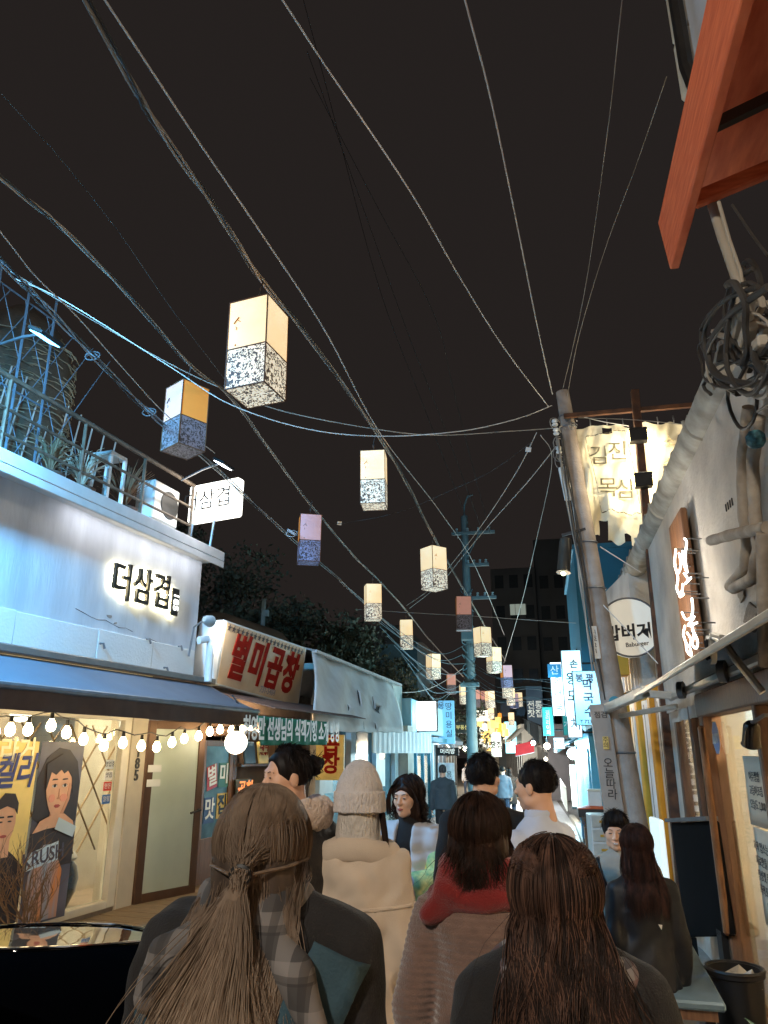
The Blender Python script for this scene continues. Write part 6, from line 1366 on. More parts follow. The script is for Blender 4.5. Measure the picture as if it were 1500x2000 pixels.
def rotm(yaw=0, pitch=0, roll=0):
    return np.array((Matrix.Rotation(yaw, 3, 'Z') @ Matrix.Rotation(pitch, 3, 'X') @ Matrix.Rotation(roll, 3, 'Y')))

class Person:
    def __init__(s, loc, heading, H, sex, label, yaw=0, pitch=0, roll=0, arms=None, sit=None, hv=.006, group=None, lean=0., skin=None, stride=.0, wide=1., up=0.):
        """heading: degrees anticlockwise from +Y; arms: {'L':(elbow offset, wrist offset), 'R':...}"""
        s.H = H; s.sex = sex; k = H / 1.7; s.k = k
        s.hip = (sit + .11) if sit is not None else .525 * H
        s.sh = s.hip + .295 * H + up; s.hc = np.array((0, .02 + lean * .5, s.sh + .185 * k - up)) ; s.sw = (.165 if sex == 'f' else .19) * k * wide
        s.R = rotm(rad(yaw), rad(pitch), rad(roll)); s.lean = lean
        arms = arms or {}
        s.sp = {}
        for nm, sg in (('L', -1), ('R', 1)):
            S = np.array((sg * s.sw, 0, s.sh - .065)); e, w = arms.get(nm, ((.045, -.02, -.27), (.01, .05, -.235)))
            E = S + np.array((sg * e[0], e[1], e[2])) * k; W = E + np.array((sg * w[0], w[1], w[2])) * k; s.sp[nm] = (S, E, W)
        if sit is None:
            s.leg = {n: (np.array((g * .09 * k, 0, s.hip)), np.array((g * .095 * k, .03 + g * stride, .28 * H)), np.array((g * .09 * k, -.03 + g * stride * 1.6, .06))) for n, g in (('L', -1), ('R', 1))}
        else:
            s.leg = {n: (np.array((g * .09 * k, 0, s.hip)), np.array((g * .12 * k, .42 * k, s.hip - .02)), np.array((g * .12 * k, .45 * k, .07))) for n, g in (('L', -1), ('R', 1))}
        # ---- body: one mesh (head and neck fine, trunk and limbs plain under the clothes)
        hvx, hf = head_mesh(sex, hv); hk = 1.0 * (.97 if sex == 'f' else 1.0)
        V = [(hvx * hk) @ s.R.T + s.hc]; F = [hf]; n = len(hvx)
        it = [(ell((0, 0, s.sh - .17 * k), (.14 * k, .1 * k, .19 * k)), 0), (ell((0, 0, s.hip), (.15 * k, .11 * k, .14 * k)), .08), (cap((0, -.01, s.sh - .02), s.hc + s.R @ np.array((0, -.04, -.13)), .06, .045), .04)]
        for nm in 'LR':
            S, E, W = s.sp[nm]; it += [(chain([S, E, W], [.048 * k, .038 * k, .028 * k]), .03), (chain(list(s.leg[nm]), [.075 * k, .05 * k, .04 * k]), .03), (cap(s.leg[nm][2] + (0, 0, -.02), s.leg[nm][2] + np.array((0, .14, -.03)), .03, .03), .02)]
        P = np.array([p for q in list(s.sp.values()) + list(s.leg.values()) for p in q] + [s.hc]); lo, hi = P.min(0) - .17, P.max(0) + .12; lo[2] = min(lo[2], -.02)
        v, f = surf(blend(it), lo, hi, .022); V.append(v); F.append(f + n); n += len(v)
        for nm, sg in (('L', -1), ('R', 1)):
            S, E, W = s.sp[nm]; d = (W - E) / np.linalg.norm(W - E); hv_, hf_ = _hand if hv < .007 else _hand_c
            z = -d; x = np.array((sg * 1., 0, 0)) if abs(d[2]) > .6 else np.array((0, -.3, 1.)) if 0 else np.array((0., .25, -1.)); x = x - z * (x @ z); x /= np.linalg.norm(x); y = np.cross(z, x); B = np.stack([x, y, z], 1)
            hh = hv_.copy(); ff = hf_
            if np.dot(y, (0, 1, 0)) < 0 and abs(d[2]) > .6: hh = hh * np.array((1, -1, 1)); ff = hf_[:, ::-1]
            V.append((hh * .97 * k) @ B.T + W + d * .02); F.append(ff + n); n += len(hh)
        s.o = np_mesh('person', np.concatenate(V), np.concatenate(F), skin or m_skin); s.o.location = loc; s.o.rotation_euler = (0, 0, rad(heading)); tag(s.o, label, 'person', group)
        s.face()
    def hl(s, p): return s.R @ np.array(p, float) + s.hc                # head-local point to person-local
    def face(s):
        w = M('eye dark', (34, 24, 20), .2, var=0); lip = M('lip', (176, 92, 82), .5, var=0) if s.sex == 'f' else M('lip m', (184, 112, 98), .5, var=0); br = M('brow hair', (44, 34, 30), .8, var=0)
        for sg in (-1, 1):
            f = MB(); f.ball((0, 0, 0), 1, 8); f.v = [tuple(s.hl((sg * .031 + x * .0115, .0855 + y * .003, .001 + z * .0036))) for x, y, z in f.v]; f.build('eye', w, s.o, True)
            f = MB(); f.tube([s.hl((sg * .015, .0885, .021)), s.hl((sg * .032, .087, .026)), s.hl((sg * .05, .074, .02))], [.0016, .0022, .0012], 5); f.build('eyebrow', br, s.o, True)
        f = MB(); f.ball((0, 0, 0), 1, 8); f.v = [tuple(s.hl((x * .021, .0935 + y * .005 - abs(x) * .006, -.0615 + z * .008 + abs(x) * .002))) for x, y, z in f.v]; f.build('mouth', lip, s.o, True)
    def cloth(s, name, f, mat, lo, hi, h=.009):
        v, q = surf(f, lo, hi, h); return np_mesh(name, v, q, mat, s.o)
    def coat_fn(s, hem, fat=1., flare=1., sleeve=1., seed=1, amp=.004, arms=True):
        k = s.k; sw = s.sw; sh = s.sh; it = [(ell((0, .0, sh - .16 * k), (.165 * k * fat, .125 * k * fat, .2 * k)), 0), (cap((-sw * .62, -.008, sh - .052), (sw * .62, -.008, sh - .052), .066 * k * fat), .06), (cap((0, -.012, sh + .035), (0, -.005, sh - .08), .06, .12), .07)]
        it += [(column(hem, sh - .2 * k, (.19 * k * fat * flare, .15 * k * fat * flare), (.16 * k * fat, .12 * k * fat)), .05)]
        if arms:
            for n in 'LR': S, E, W = s.sp[n]; it += [(chain([S, E, W], [.066 * k * sleeve, .06 * k * sleeve, .052 * k * sleeve]), .028)]
        f = wrink(blend(it), amp, 22, seed, (1, 1, .55))
        f2 = wrink(f, amp * .8, 48, seed + 1, (1, 1, .5))
        return f2
    def coat(s, mat, hem, name='coat', h=.01, **kw):
        s.cf = s.coat_fn(hem, **kw); P = np.array([p for q in s.sp.values() for p in q]); lo = P.min(0) - .11; hi = P.max(0) + .11
        lo = np.minimum(lo, (-.32, -.26, hem - .02)); hi = np.maximum(hi, (.32, .26, s.sh + .12)); return s.cloth(name, s.cf, mat, lo, hi, h)
    def trousers(s, mat, shoe=None):
        it = [(ell((0, 0, s.hip), (.165 * s.k, .125 * s.k, .12 * s.k)), 0)] + [(chain(list(s.leg[n]), [.09 * s.k, .068 * s.k, .058 * s.k]), .04) for n in 'LR']
        P = np.array([p for n in 'LR' for p in s.leg[n]]); s.cloth('trousers', wrink(blend(it), .004, 25, 3), mat, P.min(0) - .16, P.max(0) + .16, .017)
        for n in 'LR':
            a = s.leg[n][2]; f = blend([(cap(a + (0, -.03, -.01), a + (0, -.02, -.02), .042), 0), (cap(a + (0, .0, -.028), a + (0, .15, -.034), .04, .034), .03)]); s.cloth('shoe', f, shoe or m_black, a - .12, a + np.array((.12, .24, .08)), .012)
    def back_pt(s, x, z, f=None, off=.006, side=-1):
        """outermost point of the coat at (x,z) seen from behind (side -1) or in front"""
        f = f or s.cf; ys = side * np.linspace(.45, -.1, 111); P = np.stack([np.full(111, x), ys, np.full(111, z)], 1); d = f(P); i = np.argmax(d < 0) if (d < 0).any() else np.argmin(d); return Vector((x, ys[i] + side * off, z))
    def band(s, name, pts, width, mat, th=.006, side=-1, n=14):
        """strip laid on the coat along (x,z) way points"""
        w = []
        for (a, b) in zip(pts, pts[1:]):
            for i in range(n): w.append((a[0] + (b[0] - a[0]) * i / n, a[1] + (b[1] - a[1]) * i / n))
        w.append(pts[-1]); f = MB(); rows = []
        for i, (x, z) in enumerate(w):
            a, b = w[max(0, i - 1)], w[min(len(w) - 1, i + 1)]; dx, dz = b[0] - a[0], b[1] - a[1]; l = math.hypot(dx, dz); nx, nz = -dz / l, dx / l
            rows.append([s.back_pt(x + nx * width * t, z + nz * width * t, off=th, side=side) for t in (-.5, -.25, 0, .25, .5)])
        f.sheet(lambda u, v: rows[min(len(rows) - 1, int(round(u * (len(rows) - 1))))][int(round(v * 4))], len(rows) - 1, 4, .005); return f.build(name, mat, s.o, 'all')
    # ---- hair
    def shell(s, mat, grow=1., low=-.06, front=.07, extra=(), noise=.003, freq=90, h=.006, ani=(1, 1, .2), name='hair', seed=2):
        it = [(ell((0, -.02, .028), (.084 * grow, .102 * grow, .096 * grow)), 0)] + list(extra)
        it += [(ell((0, .115, -.06), (.082, .082, .115)), .015, '-')]
        if low is not None: it += [(lambda P: P[:, 2] - low + .35 * np.maximum(0, P[:, 1] + .02) * -1, .02, '-')]
        f = wrink(blend(it), noise, freq, seed, ani); v, q = surf(f, (-.16, -.22, -.5 if low is None else low - .03), (.16, .12, .17), h)
        return np_mesh(name, v @ s.R.T + s.hc, q, mat, s.o)
    def push(s, P, f, off):
        sh_ = P.shape; Q = P.reshape(-1, 3).copy()
        for _ in range(6):
            d = f(Q); m = d < off; Q[m, 1] -= (off - d[m]) * 1.1
        return Q.reshape(sh_)
    def roots(s, n, rs, grow=1., emax=1.5):
        out = []
        while len(out) < n:
            a = rs.uniform(-math.pi, math.pi); e = rs.uniform(-.35, emax)
            if math.cos(a) > .45 and e < .75: continue         # a = 0 faces forward; keep the face free
            out.append((a, e))
        return np.array(out)
    def scalp(s, a, e, g): return np.stack([.084 * g * np.sin(a) * np.cos(e), -.02 + .102 * g * np.cos(a) * np.cos(e), .028 + .096 * g * np.sin(e)], -1)
    def fall(s, mat, n, length, rs, grow=1.04, spread=.03, wave=.008, r=.0016, name='hair_strands', yb=-.02, m=16, curl=14., emax=1.5, left=False):
        """loose strands: over the scalp, then down the back"""
        q = s.roots(n, rs, emax=emax); A = -np.abs(q[:, 0]) if left else q[:, 0]; E = q[:, 1]; sgn = np.where(A >= 0, 1, -1); paths = np.zeros((n, m, 3)); L = length * rs.uniform(.75, 1.06, n)
        tgt = np.where(np.abs(A) < 1.2, sgn * 1.25, A); k1 = m // 2
        for i in range(k1):
            t = i / (k1 - 1); a = A + (tgt - A) * t; e = E + (-.35 - E) * t; paths[:, i] = s.scalp(a, e, grow + .05 * math.sin(t * 2.5) + .05 * rs.uniform(0, 1, n)[..., None].mean())
        P = paths.copy(); base = paths[:, k1 - 1] @ s.R.T + s.hc; P[:, :k1] = paths[:, :k1] @ s.R.T + s.hc; ph = 5 * np.sin(A * 2.3) + rs.normal(0, .45, n); dx = rs.normal(0, spread, n)
        for i in range(k1, m):
            t = (i - k1 + 1) / (m - k1); z = base[:, 2] - L * t
            P[:, i, 0] = base[:, 0] * (1 + .12 * t) + dx * t + wave * np.sin(t * curl + ph) * t ** .5; P[:, i, 1] = base[:, 1] + yb * t + wave * np.cos(t * curl * .9 + ph) * t ** .5; P[:, i, 2] = z
        if hasattr(s, 'cf'): P[:, k1:] = s.push(P[:, k1:], s.cf, .012)
        P += rs.normal(0, .0016, (n, 1, 3)); V, F = strands_mesh(P, r * rs.uniform(.7, 1.3, n)); return np_mesh(name, V, F, mat, s.o)

def tuft(s, mat, n, ln_, rs, grow=1.03, low=-.3, r=.0013, lift=.35, name='short_hair'):
    q = []
    while len(q) < n:
        a, e = rs.uniform(-math.pi, math.pi), rs.uniform(low, 1.5)
        if math.cos(a) > .35 and e < .85: continue
        if abs(a) < 1.75 and e < .12: continue
        q.append((a, e))
    q = np.array(q); A, E = q[:, 0], q[:, 1]; p0 = s.scalp(A, E, grow); p1 = s.scalp(A + .05 * rs.normal(size=n), E - .02, grow + .15); nm = p1 - p0; nm /= np.linalg.norm(nm, axis=1)[:, None]
    tg = s.scalp(np.where(np.abs(A) < 1.2, A * 1.25, A), E - .12, grow) - p0; tg[np.abs(A) < .9] *= -1.; tg /= np.linalg.norm(tg, axis=1)[:, None] + 1e-9; tg += rs.normal(0, .25, (n, 3)); L = ln_ * rs.uniform(.6, 1.2, n)[:, None]
    P = np.stack([p0 + L * (tg * t + nm * lift * (t - .55 * t * t)) for t in (0, .33, .66, 1)], 1)
    V, F = strands_mesh(P @ s.R.T + s.hc, r * rs.uniform(.7, 1.3, n)); return np_mesh(name, V, F, mat, s.o)
def P2(px, py, d):                                      # ground position under a picture point at a distance
    p = at_d(px, py, d); return Vector((p.x, p.y, 0))
m_coat_dk = M('black wool', (30, 28, 28), .9, var=.18, vs=14, bump=.3, bs=260, sheen=.06)
m_denim = M('dark denim', (46, 54, 70), .85, var=.2, vs=9)
m_trs = M('dark trousers', (44, 42, 42), .85, var=.2)
rs = np.random.default_rng(4)

# 1. woman with ash blonde half-up ponytail, nearest on the left
b = Person(P2(518, 1540, 1.62), -2, 1.68, 'f', 'woman with ash blonde ponytail and grey scarf over a black coat with teal straps', yaw=4, pitch=0, up=.085)
b.coat(m_coat_dk, .5, fat=1.1, sleeve=1.12, seed=11, amp=.006)
b.trousers(m_trs)
m_ash = hair_mat('ash blonde', (198, 174, 150), (158, 136, 116), tip=1, z0=1.5, z1=1.28); m_ash2 = hair_mat('ash root', (100, 86, 76), (76, 64, 56))
b.shell(m_ash2, 1.0, None, extra=[(ell((0, -.075, -.05), (.082, .05, .1)), .04)], noise=.0022, freq=120)
tie = np.array((.004, -.15, -.02))
n = 2600; q = b.roots(n, rs); A = np.where(np.abs(q[:, 0]) < 1.0, np.sign(q[:, 0]) * (1.0 + rs.uniform(0, .5, n)), q[:, 0]); E = np.maximum(q[:, 1], -.05); m_ = 22; P = np.zeros((n, m_, 3))
for i in range(10):
    t = i / 9; p0 = b.scalp(A + (np.sign(A) * 3.05 - A) * t ** 1.4, E + (-.12 - E) * t, 1.075 + .03 * math.sin(t * 3.1)); P[:, i] = p0 * (1 - t ** 5) + (tie + rs.normal(0, .007, (n, 3))) * t ** 5
P[:, :10] = P[:, :10] @ b.R.T + b.hc
T0 = b.hl(tie); ph = rs.normal(0, 1.2, n); sx_ = rs.normal(-.03, .05, n); LL = rs.uniform(.32, .56, n)
for i in range(10, m_):
    t = (i - 9) / (m_ - 10); P[:, i, 0] = T0[0] + sx_ * (t ** .9) * 1.3 - .03 * t + .007 * np.sin(t * 9 + ph); P[:, i, 1] = T0[1] - .03 * math.sin(t * 3.1) * 1.2 - .015 * t + .012 * np.sin(ph) * t; P[:, i, 2] = T0[2] - LL * t
P[:, 10:] = b.push(P[:, 10:], b.cf, .02)
fly = lambda P: chain([T0, T0 + np.array((-.015, -.012, -.12)), T0 + np.array((-.05, -.02, -.26)), T0 + np.array((-.075, -.02, -.5))], [.016, .036, .062, .07])(T0 + (P - T0) * np.array((1, 1.7, 1)))
b.cloth('ponytail_core', wrink(fly, .003, 90, 3, (1, 1, .08)), m_ash, T0 + np.array((-.2, -.12, -.6)), T0 + np.array((.1, .1, .05)), .008)
V, F = strands_mesh(P, .0010 * rs.uniform(.7, 1.4, n)); np_mesh('ponytail', V, F, m_ash, b.o)
b.fall(m_ash, 1500, .34, rs, 1.045, .03, .008, .0010, yb=-.015, emax=.5)
f = MB(); f.tube([b.hl(tie + np.array((.016 * math.cos(a * .5), -.006, .014 * math.sin(a * .5)))) for a in range(13)], .006, 6, closed=True); f.build('hair_tie', m_black, b.o, True)
for sg in (-1, 1):
    f = MB(); f.tube([b.hl((sg * .094, -.03, -.006)), b.hl((sg * .075, -.1, -.012)), b.hl((sg * .02, -.148, -.02))], .0035, 6); f.build('twisted_lock', m_ash, b.o, True)
m_scf = plaid('grey plaid scarf', (66, 63, 62), (128, 122, 118), (44, 41, 40), 4.6)
sc = wrink(blend([(lambda P: np.sqrt((np.sqrt((P[:, 0] / 1.15) ** 2 + (P[:, 1] + .005) ** 2) - .072) ** 2 + ((P[:, 2] - b.sh) * .62) ** 2) - .034, 0), (chain([(.05, -.09, b.sh - .02), (.12, -.12, b.sh - .08), (.17, -.135, b.sh - .18)], [.03, .034, .022]), .03), (chain([(-.07, -.08, b.sh - .02), (-.13, -.11, b.sh - .06), (-.16, -.12, b.sh - .13)], [.024, .03, .02]), .03)]), .005, 46, 5)
b.cloth('scarf', sc, m_scf, (-.34, -.24, b.sh - .26), (.34, .2, b.sh + .16), .008)
m_strap = M('teal strap', (44, 68, 78), .8, var=.12, vs=20, bump=.2, bs=200)
b.band('strap', [(.19, b.sh - .05), (.13, b.sh - .18), (.03, b.sh - .42), (-.03, b.sh - .6)], .1, m_strap, .022)
b.band('strap', [(-.15, b.sh - .09), (-.155, b.sh - .2), (-.14, b.sh - .38), (-.12, b.sh - .6)], .08, m_strap, .022)

# 2. woman with wavy brown hair, nearest on the right
w = Person(P2(1078, 1625, 1.8), 6, 1.555, 'f', 'woman with long wavy brown hair over a plaid collar and black coat', yaw=-4, up=.06)
w.coat(m_coat_dk, .45, fat=1.18, sleeve=1.2, seed=21, amp=.006); w.trousers(m_trs)
m_bru = hair_mat('brown hair', (66, 50, 43), (42, 32, 28)); m_bru2 = hair_mat('brown highlight', (126, 92, 76), (64, 46, 38))
m_pl = plaid('pink grey plaid', (84, 80, 84), (170, 164, 164), (104, 66, 62), 4.6)
sc = wrink(blend([(lambda P: np.sqrt((np.sqrt((P[:, 0] / 1.5) ** 2 + (P[:, 1] + .0) ** 2) - .092) ** 2 + ((P[:, 2] - w.sh + .005 + .5 * np.maximum(0, np.abs(P[:, 0]) - .07)) * .5) ** 2) - .026, 0)]), .005, 40, 8)
w.cloth('collar', sc, m_pl, (-.36, -.24, w.sh - .24), (.36, .22, w.sh + .14), .008)

wcf = w.cf; w.cf = lambda P: np.minimum(wcf(P), sc(P))
w.shell(m_bru, 1.06, None, extra=[(ell((0, -.07, -.12), (.09, .06, .17)), .04)], noise=.003, freq=100)
mass = wrink(lambda P: chain([(0, -.115, w.sh - .04), (0, -.14, w.sh - .16), (0, -.145, w.sh - .42)], [.03, .075, .085])(P + np.stack([-.2 * P[:, 0], (P[:, 1] + .13) * 1.4, 0 * P[:, 0]], 1)), .005, 70, 4, (1, 1, .08))
w.cloth('hair_mass', mass, m_bru, (-.2, -.32, w.sh - .5), (.2, .05, w.sh + .3), .008)
wcf2 = w.cf; w.cf = lambda P: np.minimum(wcf2(P), mass(P) + .006)
w.fall(m_bru, 2000, .5, rs, 1.08, .035, .022, .0011, yb=-.03, m=26, curl=11)
w.fall(m_bru, 80, .5, rs, 1.12, .09, .04, .0006, yb=-.04, m=26, curl=9, name='flyaway_hair')
w.fall(m_bru2, 300, .5, rs, 1.1, .045, .026, .0011, yb=-.035, m=26, curl=10)
w.fall(m_bru2, 500, .52, rs, 1.1, .045, .026, .0011, yb=-.045, m=26, curl=10, left=True)  # lighter strands on the left paint in the light from that side
n = 420; P = np.zeros((n, 8, 3)); ph = rs.uniform(-1.2, 1.2, n)
for i in range(8):
    t = i / 7; P[:, i] = w.scalp(ph * (1 - t) * 2 + np.sign(ph) * 2.9 * t, .9 - .55 * t + rs.normal(0, .09, n), 1.12 + .12 * math.sin(t * 3.1))
V, F = strands_mesh(P @ w.R.T + w.hc, .0011 * rs.uniform(.7, 1.4, n)); np_mesh('half_up_hair', V, F, m_bru2, w.o)

# 3. woman in a knitted hat and beige coat
h_ = Person(P2(702, 1483, 3.4), 0, 1.66, 'f', 'woman in a beige knitted hat and oversized camel coat', yaw=6, wide=.94)
m_camel = M('camel wool', (206, 186, 164), .95, var=.07, vs=5, bump=.25, bs=300, sheen=.3)
h_.coat(m_camel, .55, fat=1.03, sleeve=1.2, flare=1.05, seed=31, amp=.011); h_.trousers(m_trs)
m_hat = M('knit hat', (222, 212, 206), .95, var=.08, vs=40, bump=.8, bs=150, stretch=(1, 1, .35), sheen=.4)
hat = wrink(blend([(ell((0, -.014, .055), (.1, .114, .108)), 0), (ell((.0, -.02, .125), (.05, .055, .05)), .05), ((lambda P: column(-.032, .05, (.112, .126), (.109, .123), (0, -.014), (0, -.014))(P) + .0014 * np.sin(46 * np.arctan2(P[:, 0], P[:, 1] + .014))), .006), (lambda P: P[:, 2] + .032, .005, '-')]), .0018, 50, 6)
v, q = surf(hat, (-.14, -.16, -.05), (.14, .13, .24), .0045); np_mesh('knitted_hat', v @ h_.R.T + h_.hc, q, m_hat, h_.o)
h_.cloth('high_collar', wrink(column(h_.sh - .02, h_.sh + .162, (.1, .106), (.088, .098), (0, -.01), (0, .002)), .002, 60, 3), M('cream knit', (222, 212, 200), .95, bump=1., bs=130, stretch=(1, 1, .3)), (-.12, -.13, h_.sh - .02), (.12, .12, h_.sh + .19), .007)
cl = blend([(lambda P: np.sqrt((np.sqrt((P[:, 0] / 1.45) ** 2 + (P[:, 1] + .0) ** 2) - .1) ** 2 + ((P[:, 2] - h_.sh - .012 + .25 * np.maximum(0, np.abs(P[:, 0]) - .05)) * .55) ** 2) - .026, 0)])
h_.cloth('coat_collar', cl, m_camel, (-.3, -.2, h_.sh - .12), (.3, .2, h_.sh + .1), .008)
zy = h_.sh - .19
h_.band('yoke_seam', [(-.24, zy), (-.1, zy - .01), (0, zy - .012), (.1, zy - .01), (.24, zy)], .012, m_camel, .007)
h_.band('back_pleat', [(.0, zy - .015), (-.005, zy - .3), (-.01, zy - .6)], .05, m_camel, .009)
f = MB(); n = 40; P = np.zeros((n, 8, 3)); ph = rs.uniform(0, 1, n)
for i in range(8): t = i / 7; P[:, i] = np.stack([.085 + .03 * ph + .02 * t, -.03 - .05 * ph - .02 * t, -.03 - .13 * t + 0 * ph], 1)
V, F = strands_mesh(P @ h_.R.T + h_.hc, np.full(n, .002)); np_mesh('hair', V, F, m_bru, h_.o)

# 4. woman with red scarf and ribbed cardigan
r_ = Person(P2(935, 1548, 2.7), -3, 1.6, 'f', 'dark haired woman in a red scarf and brown ribbed cardigan', yaw=-6, arms={'L': ((.07, -.02, -.27), (.01, .06, -.24)), 'R': ((.05, .0, -.27), (-.03, .1, -.2))}, wide=1.05)
m_knit = M('brown knit', (118, 92, 80), .95, var=.12, vs=30, bump=.4, bs=220, sheen=.6)
base = r_.coat_fn(.62, fat=1.06, sleeve=1.15, seed=41, amp=.004)
r_.cf = lambda P: base(P) + .0026 * np.sin(P[:, 2] * 2 * math.pi / .02)
PP = np.array([p for q in r_.sp.values() for p in q]); r_.cloth('cardigan', r_.cf, m_knit, np.minimum(PP.min(0) - .12, (-.3, -.24, .6)), np.maximum(PP.max(0) + .12, (.3, .24, r_.sh + .12)), .0065); r_.trousers(m_trs)
m_dkb = hair_mat('dark brown hair', (74, 50, 38), (34, 24, 20))
r_.shell(m_dkb, 1.1, None, extra=[(ell((0, -.055, -.09), (.105, .075, .15)), .05)], noise=.0025, freq=110)
r_.fall(m_dkb, 1300, .17, rs, 1.14, .03, .006, .0011)
m_rsc = M('red scarf', (122, 28, 24), .95, var=.14, vs=12, bump=.4, bs=160, sheen=.4)
sc = wrink(blend([(lambda P: np.sqrt((np.sqrt((P[:, 0] / 1.2) ** 2 + P[:, 1] ** 2) - .078) ** 2 + ((P[:, 2] - r_.sh - .065) * .62) ** 2) - .04, 0), (lambda P: np.sqrt((np.sqrt((P[:, 0] / 1.35) ** 2 + (P[:, 1] + .01) ** 2) - .1) ** 2 + ((P[:, 2] - r_.sh + .0) * .8) ** 2) - .032, .02), (chain([(-.1, -.09, r_.sh + .02), (-.16, -.1, r_.sh - .05)], [.04, .028]), .04)]), .006, 42, 9, (1, 1, 2.2))
r_.cloth('scarf', sc, m_rsc, (-.34, -.25, r_.sh - .14), (.34, .24, r_.sh + .17), .007)
for nm, sg in (('L', -1),):
    S, E, W = r_.sp[nm]; d = (W - E) / np.linalg.norm(W - E); hv_, hf_ = _hand; z = -d; x = np.array((-1., 0, 0)); x = x - z * (x @ z); x /= np.linalg.norm(x); y = np.cross(z, x); B = np.stack([x, y, z], 1); hh = hv_ * np.array((1, 1 if y[1] > 0 else -1, 1)); ff = hf_ if y[1] > 0 else hf_[:, ::-1]
    np_mesh('glove', (hh * 1.1) @ B.T + W + d * .02, ff, m_black, r_.o)

# 5. man with a bun and shearling collar
u_ = Person(P2(566, 1455, 3.4), 54, 1.78, 'm', 'man with his hair tied in a bun and a pale shearling collar', yaw=78, pitch=-4)
u_.coat(M('black leather', (40, 37, 36), .5, var=.2, bump=.2), .62, name='jacket', fat=1.15, sleeve=1.25, seed=51, amp=.005); u_.trousers(m_denim)
m_blk = hair_mat('black hair', (50, 40, 36), (22, 18, 17))
u_.shell(m_blk, 1.0, -.05, extra=[(ell((0, .115, .02), (.078, .075, .062)), .012, '-')], noise=.0015, freq=120)
tuft(u_, m_blk, 1500, .035, rs, 1.0, lift=.03)
bun = wrink(ell((0, -.135, .035), (.04, .042, .042)), .006, 110, 4); v, q = surf(bun, (-.07, -.2, -.03), (.07, -.07, .1), .006); np_mesh('hair_bun', v @ u_.R.T + u_.hc, q, m_blk, u_.o)
n = 60; P = np.zeros((n, 6, 3)); a = rs.uniform(0, 6.28, n); e = rs.uniform(-1, 1, n)
for i in range(6): t = i / 5; P[:, i] = np.stack([.035 * np.cos(a) * (1 + .4 * t), -.14 - .03 * t * np.abs(np.sin(a)) - .01 * t, .035 + .04 * e + .03 * t * np.sin(a * 2)], 1)
V, F = strands_mesh(P @ u_.R.T + u_.hc, np.full(n, .0014)); np_mesh('stray_hair', V, F, m_blk, u_.o)
sc = wrink(blend([(lambda P: np.sqrt((np.sqrt((P[:, 0] / 1.45) ** 2 + (P[:, 1] - .0) ** 2) - .118) ** 2 + ((P[:, 2] - u_.sh - .045) * .55) ** 2) - .034, 0)]), .004, 90, 12)
u_.cloth('shearling_collar', sc, M('shearling', (226, 202, 184), .95, bump=.8, bs=90, sheen=.4), (-.3, -.2, u_.sh - .06), (.3, .2, u_.sh + .14), .007)

# 6. man with thick dark hair in a dark coat, and 7. man in a pale shirt
k_ = Person(P2(944, 1480, 4.6), -4, 1.74, 'm', 'man with thick dark hair and dark coat walking ahead of the red scarf', yaw=-22)
k_.coat(m_coat_dk, .6, fat=1.08, sleeve=1.1, seed=61); k_.trousers(m_trs, M('white shoe', (200, 196, 188), .6))
k_.shell(m_blk, 1.06, -.045, noise=.0045, freq=85, h=.006, seed=5)
tuft(k_, m_blk, 1800, .035, rs, 1.05, lift=.12)
k_.cloth('coat_collar', lambda P: np.sqrt((np.sqrt((P[:, 0] / 1.2) ** 2 + P[:, 1] ** 2) - .082) ** 2 + ((P[:, 2] - k_.sh - .04) * .5) ** 2) - .016, m_coat_dk, (-.2, -.18, k_.sh - .04), (.2, .18, k_.sh + .12), .008)
y_ = Person(P2(1047, 1495, 4.1), 48, 1.71, 'm', 'short haired man in a pale blue shirt seen in left profile', yaw=18, pitch=-3, wide=.88)
m_shirt = M('pale shirt', (206, 212, 226), .8, var=.04, vs=6)
y_.coat(m_shirt, .85, name='shirt', fat=.9, sleeve=.9, seed=71, amp=.006); y_.trousers(m_denim)
y_.shell(m_blk, .99, -.035, noise=.003, freq=120, seed=7)
tuft(y_, m_blk, 1500, .022, rs, .99, lift=.25)
y_.cloth('shirt_collar', lambda P: np.sqrt((np.sqrt((P[:, 0] / 1.15) ** 2 + (P[:, 1] + .005) ** 2) - .064) ** 2 + ((P[:, 2] - y_.sh - .05) * .3) ** 2) - .008, m_shirt, (-.2, -.18, y_.sh - .03), (.2, .18, y_.sh + .12), .007)

# 8. woman in a grey padded jacket coming towards the camera
g_ = Person(P2(797, 1524, 4.95), 172, 1.6, 'f', 'woman in a grey padded jacket walking towards the camera, hands together', yaw=-14, pitch=-3, arms={'L': ((.07, .05, -.25), (-.17, .19, .0)), 'R': ((.07, .05, -.25), (-.17, .2, .01))}, hv=.005)
m_puf = M('grey quilt', (190, 188, 190), .55, var=.08, vs=5)
base2 = g_.coat_fn(.78, fat=1.16, sleeve=1.35, seed=81, amp=.005)
opn = blend([(column(.7, g_.sh + .1, (.06, .3), (.045, .3), (0, .2), (0, .2)), 0)])
g_.cf = lambda P: ss(base2(P) - .006 * np.abs(np.sin(P[:, 2] * math.pi / .085)), np.maximum(opn(P), -P[:, 1] + .04), .02)
PP = np.array([p for q in g_.sp.values() for p in q]); g_.cloth('jacket', g_.cf, m_puf, np.minimum(PP.min(0) - .12, (-.32, -.24, .76)), np.maximum(PP.max(0) + .1, (.32, .26, g_.sh + .12)), .008)
tp = g_.coat_fn(.7, fat=.93, sleeve=.9, seed=82, arms=False); g_.cloth('black_top', tp, m_coat_dk, (-.26, -.2, .68), (.26, .22, g_.sh + .1), .011); g_.trousers(m_trs)
g_.shell(m_dkb, 1.09, None, extra=[(ell((0, -.04, -.1), (.105, .075, .12)), .05)], noise=.006, freq=60, ani=(1, 1, .6))
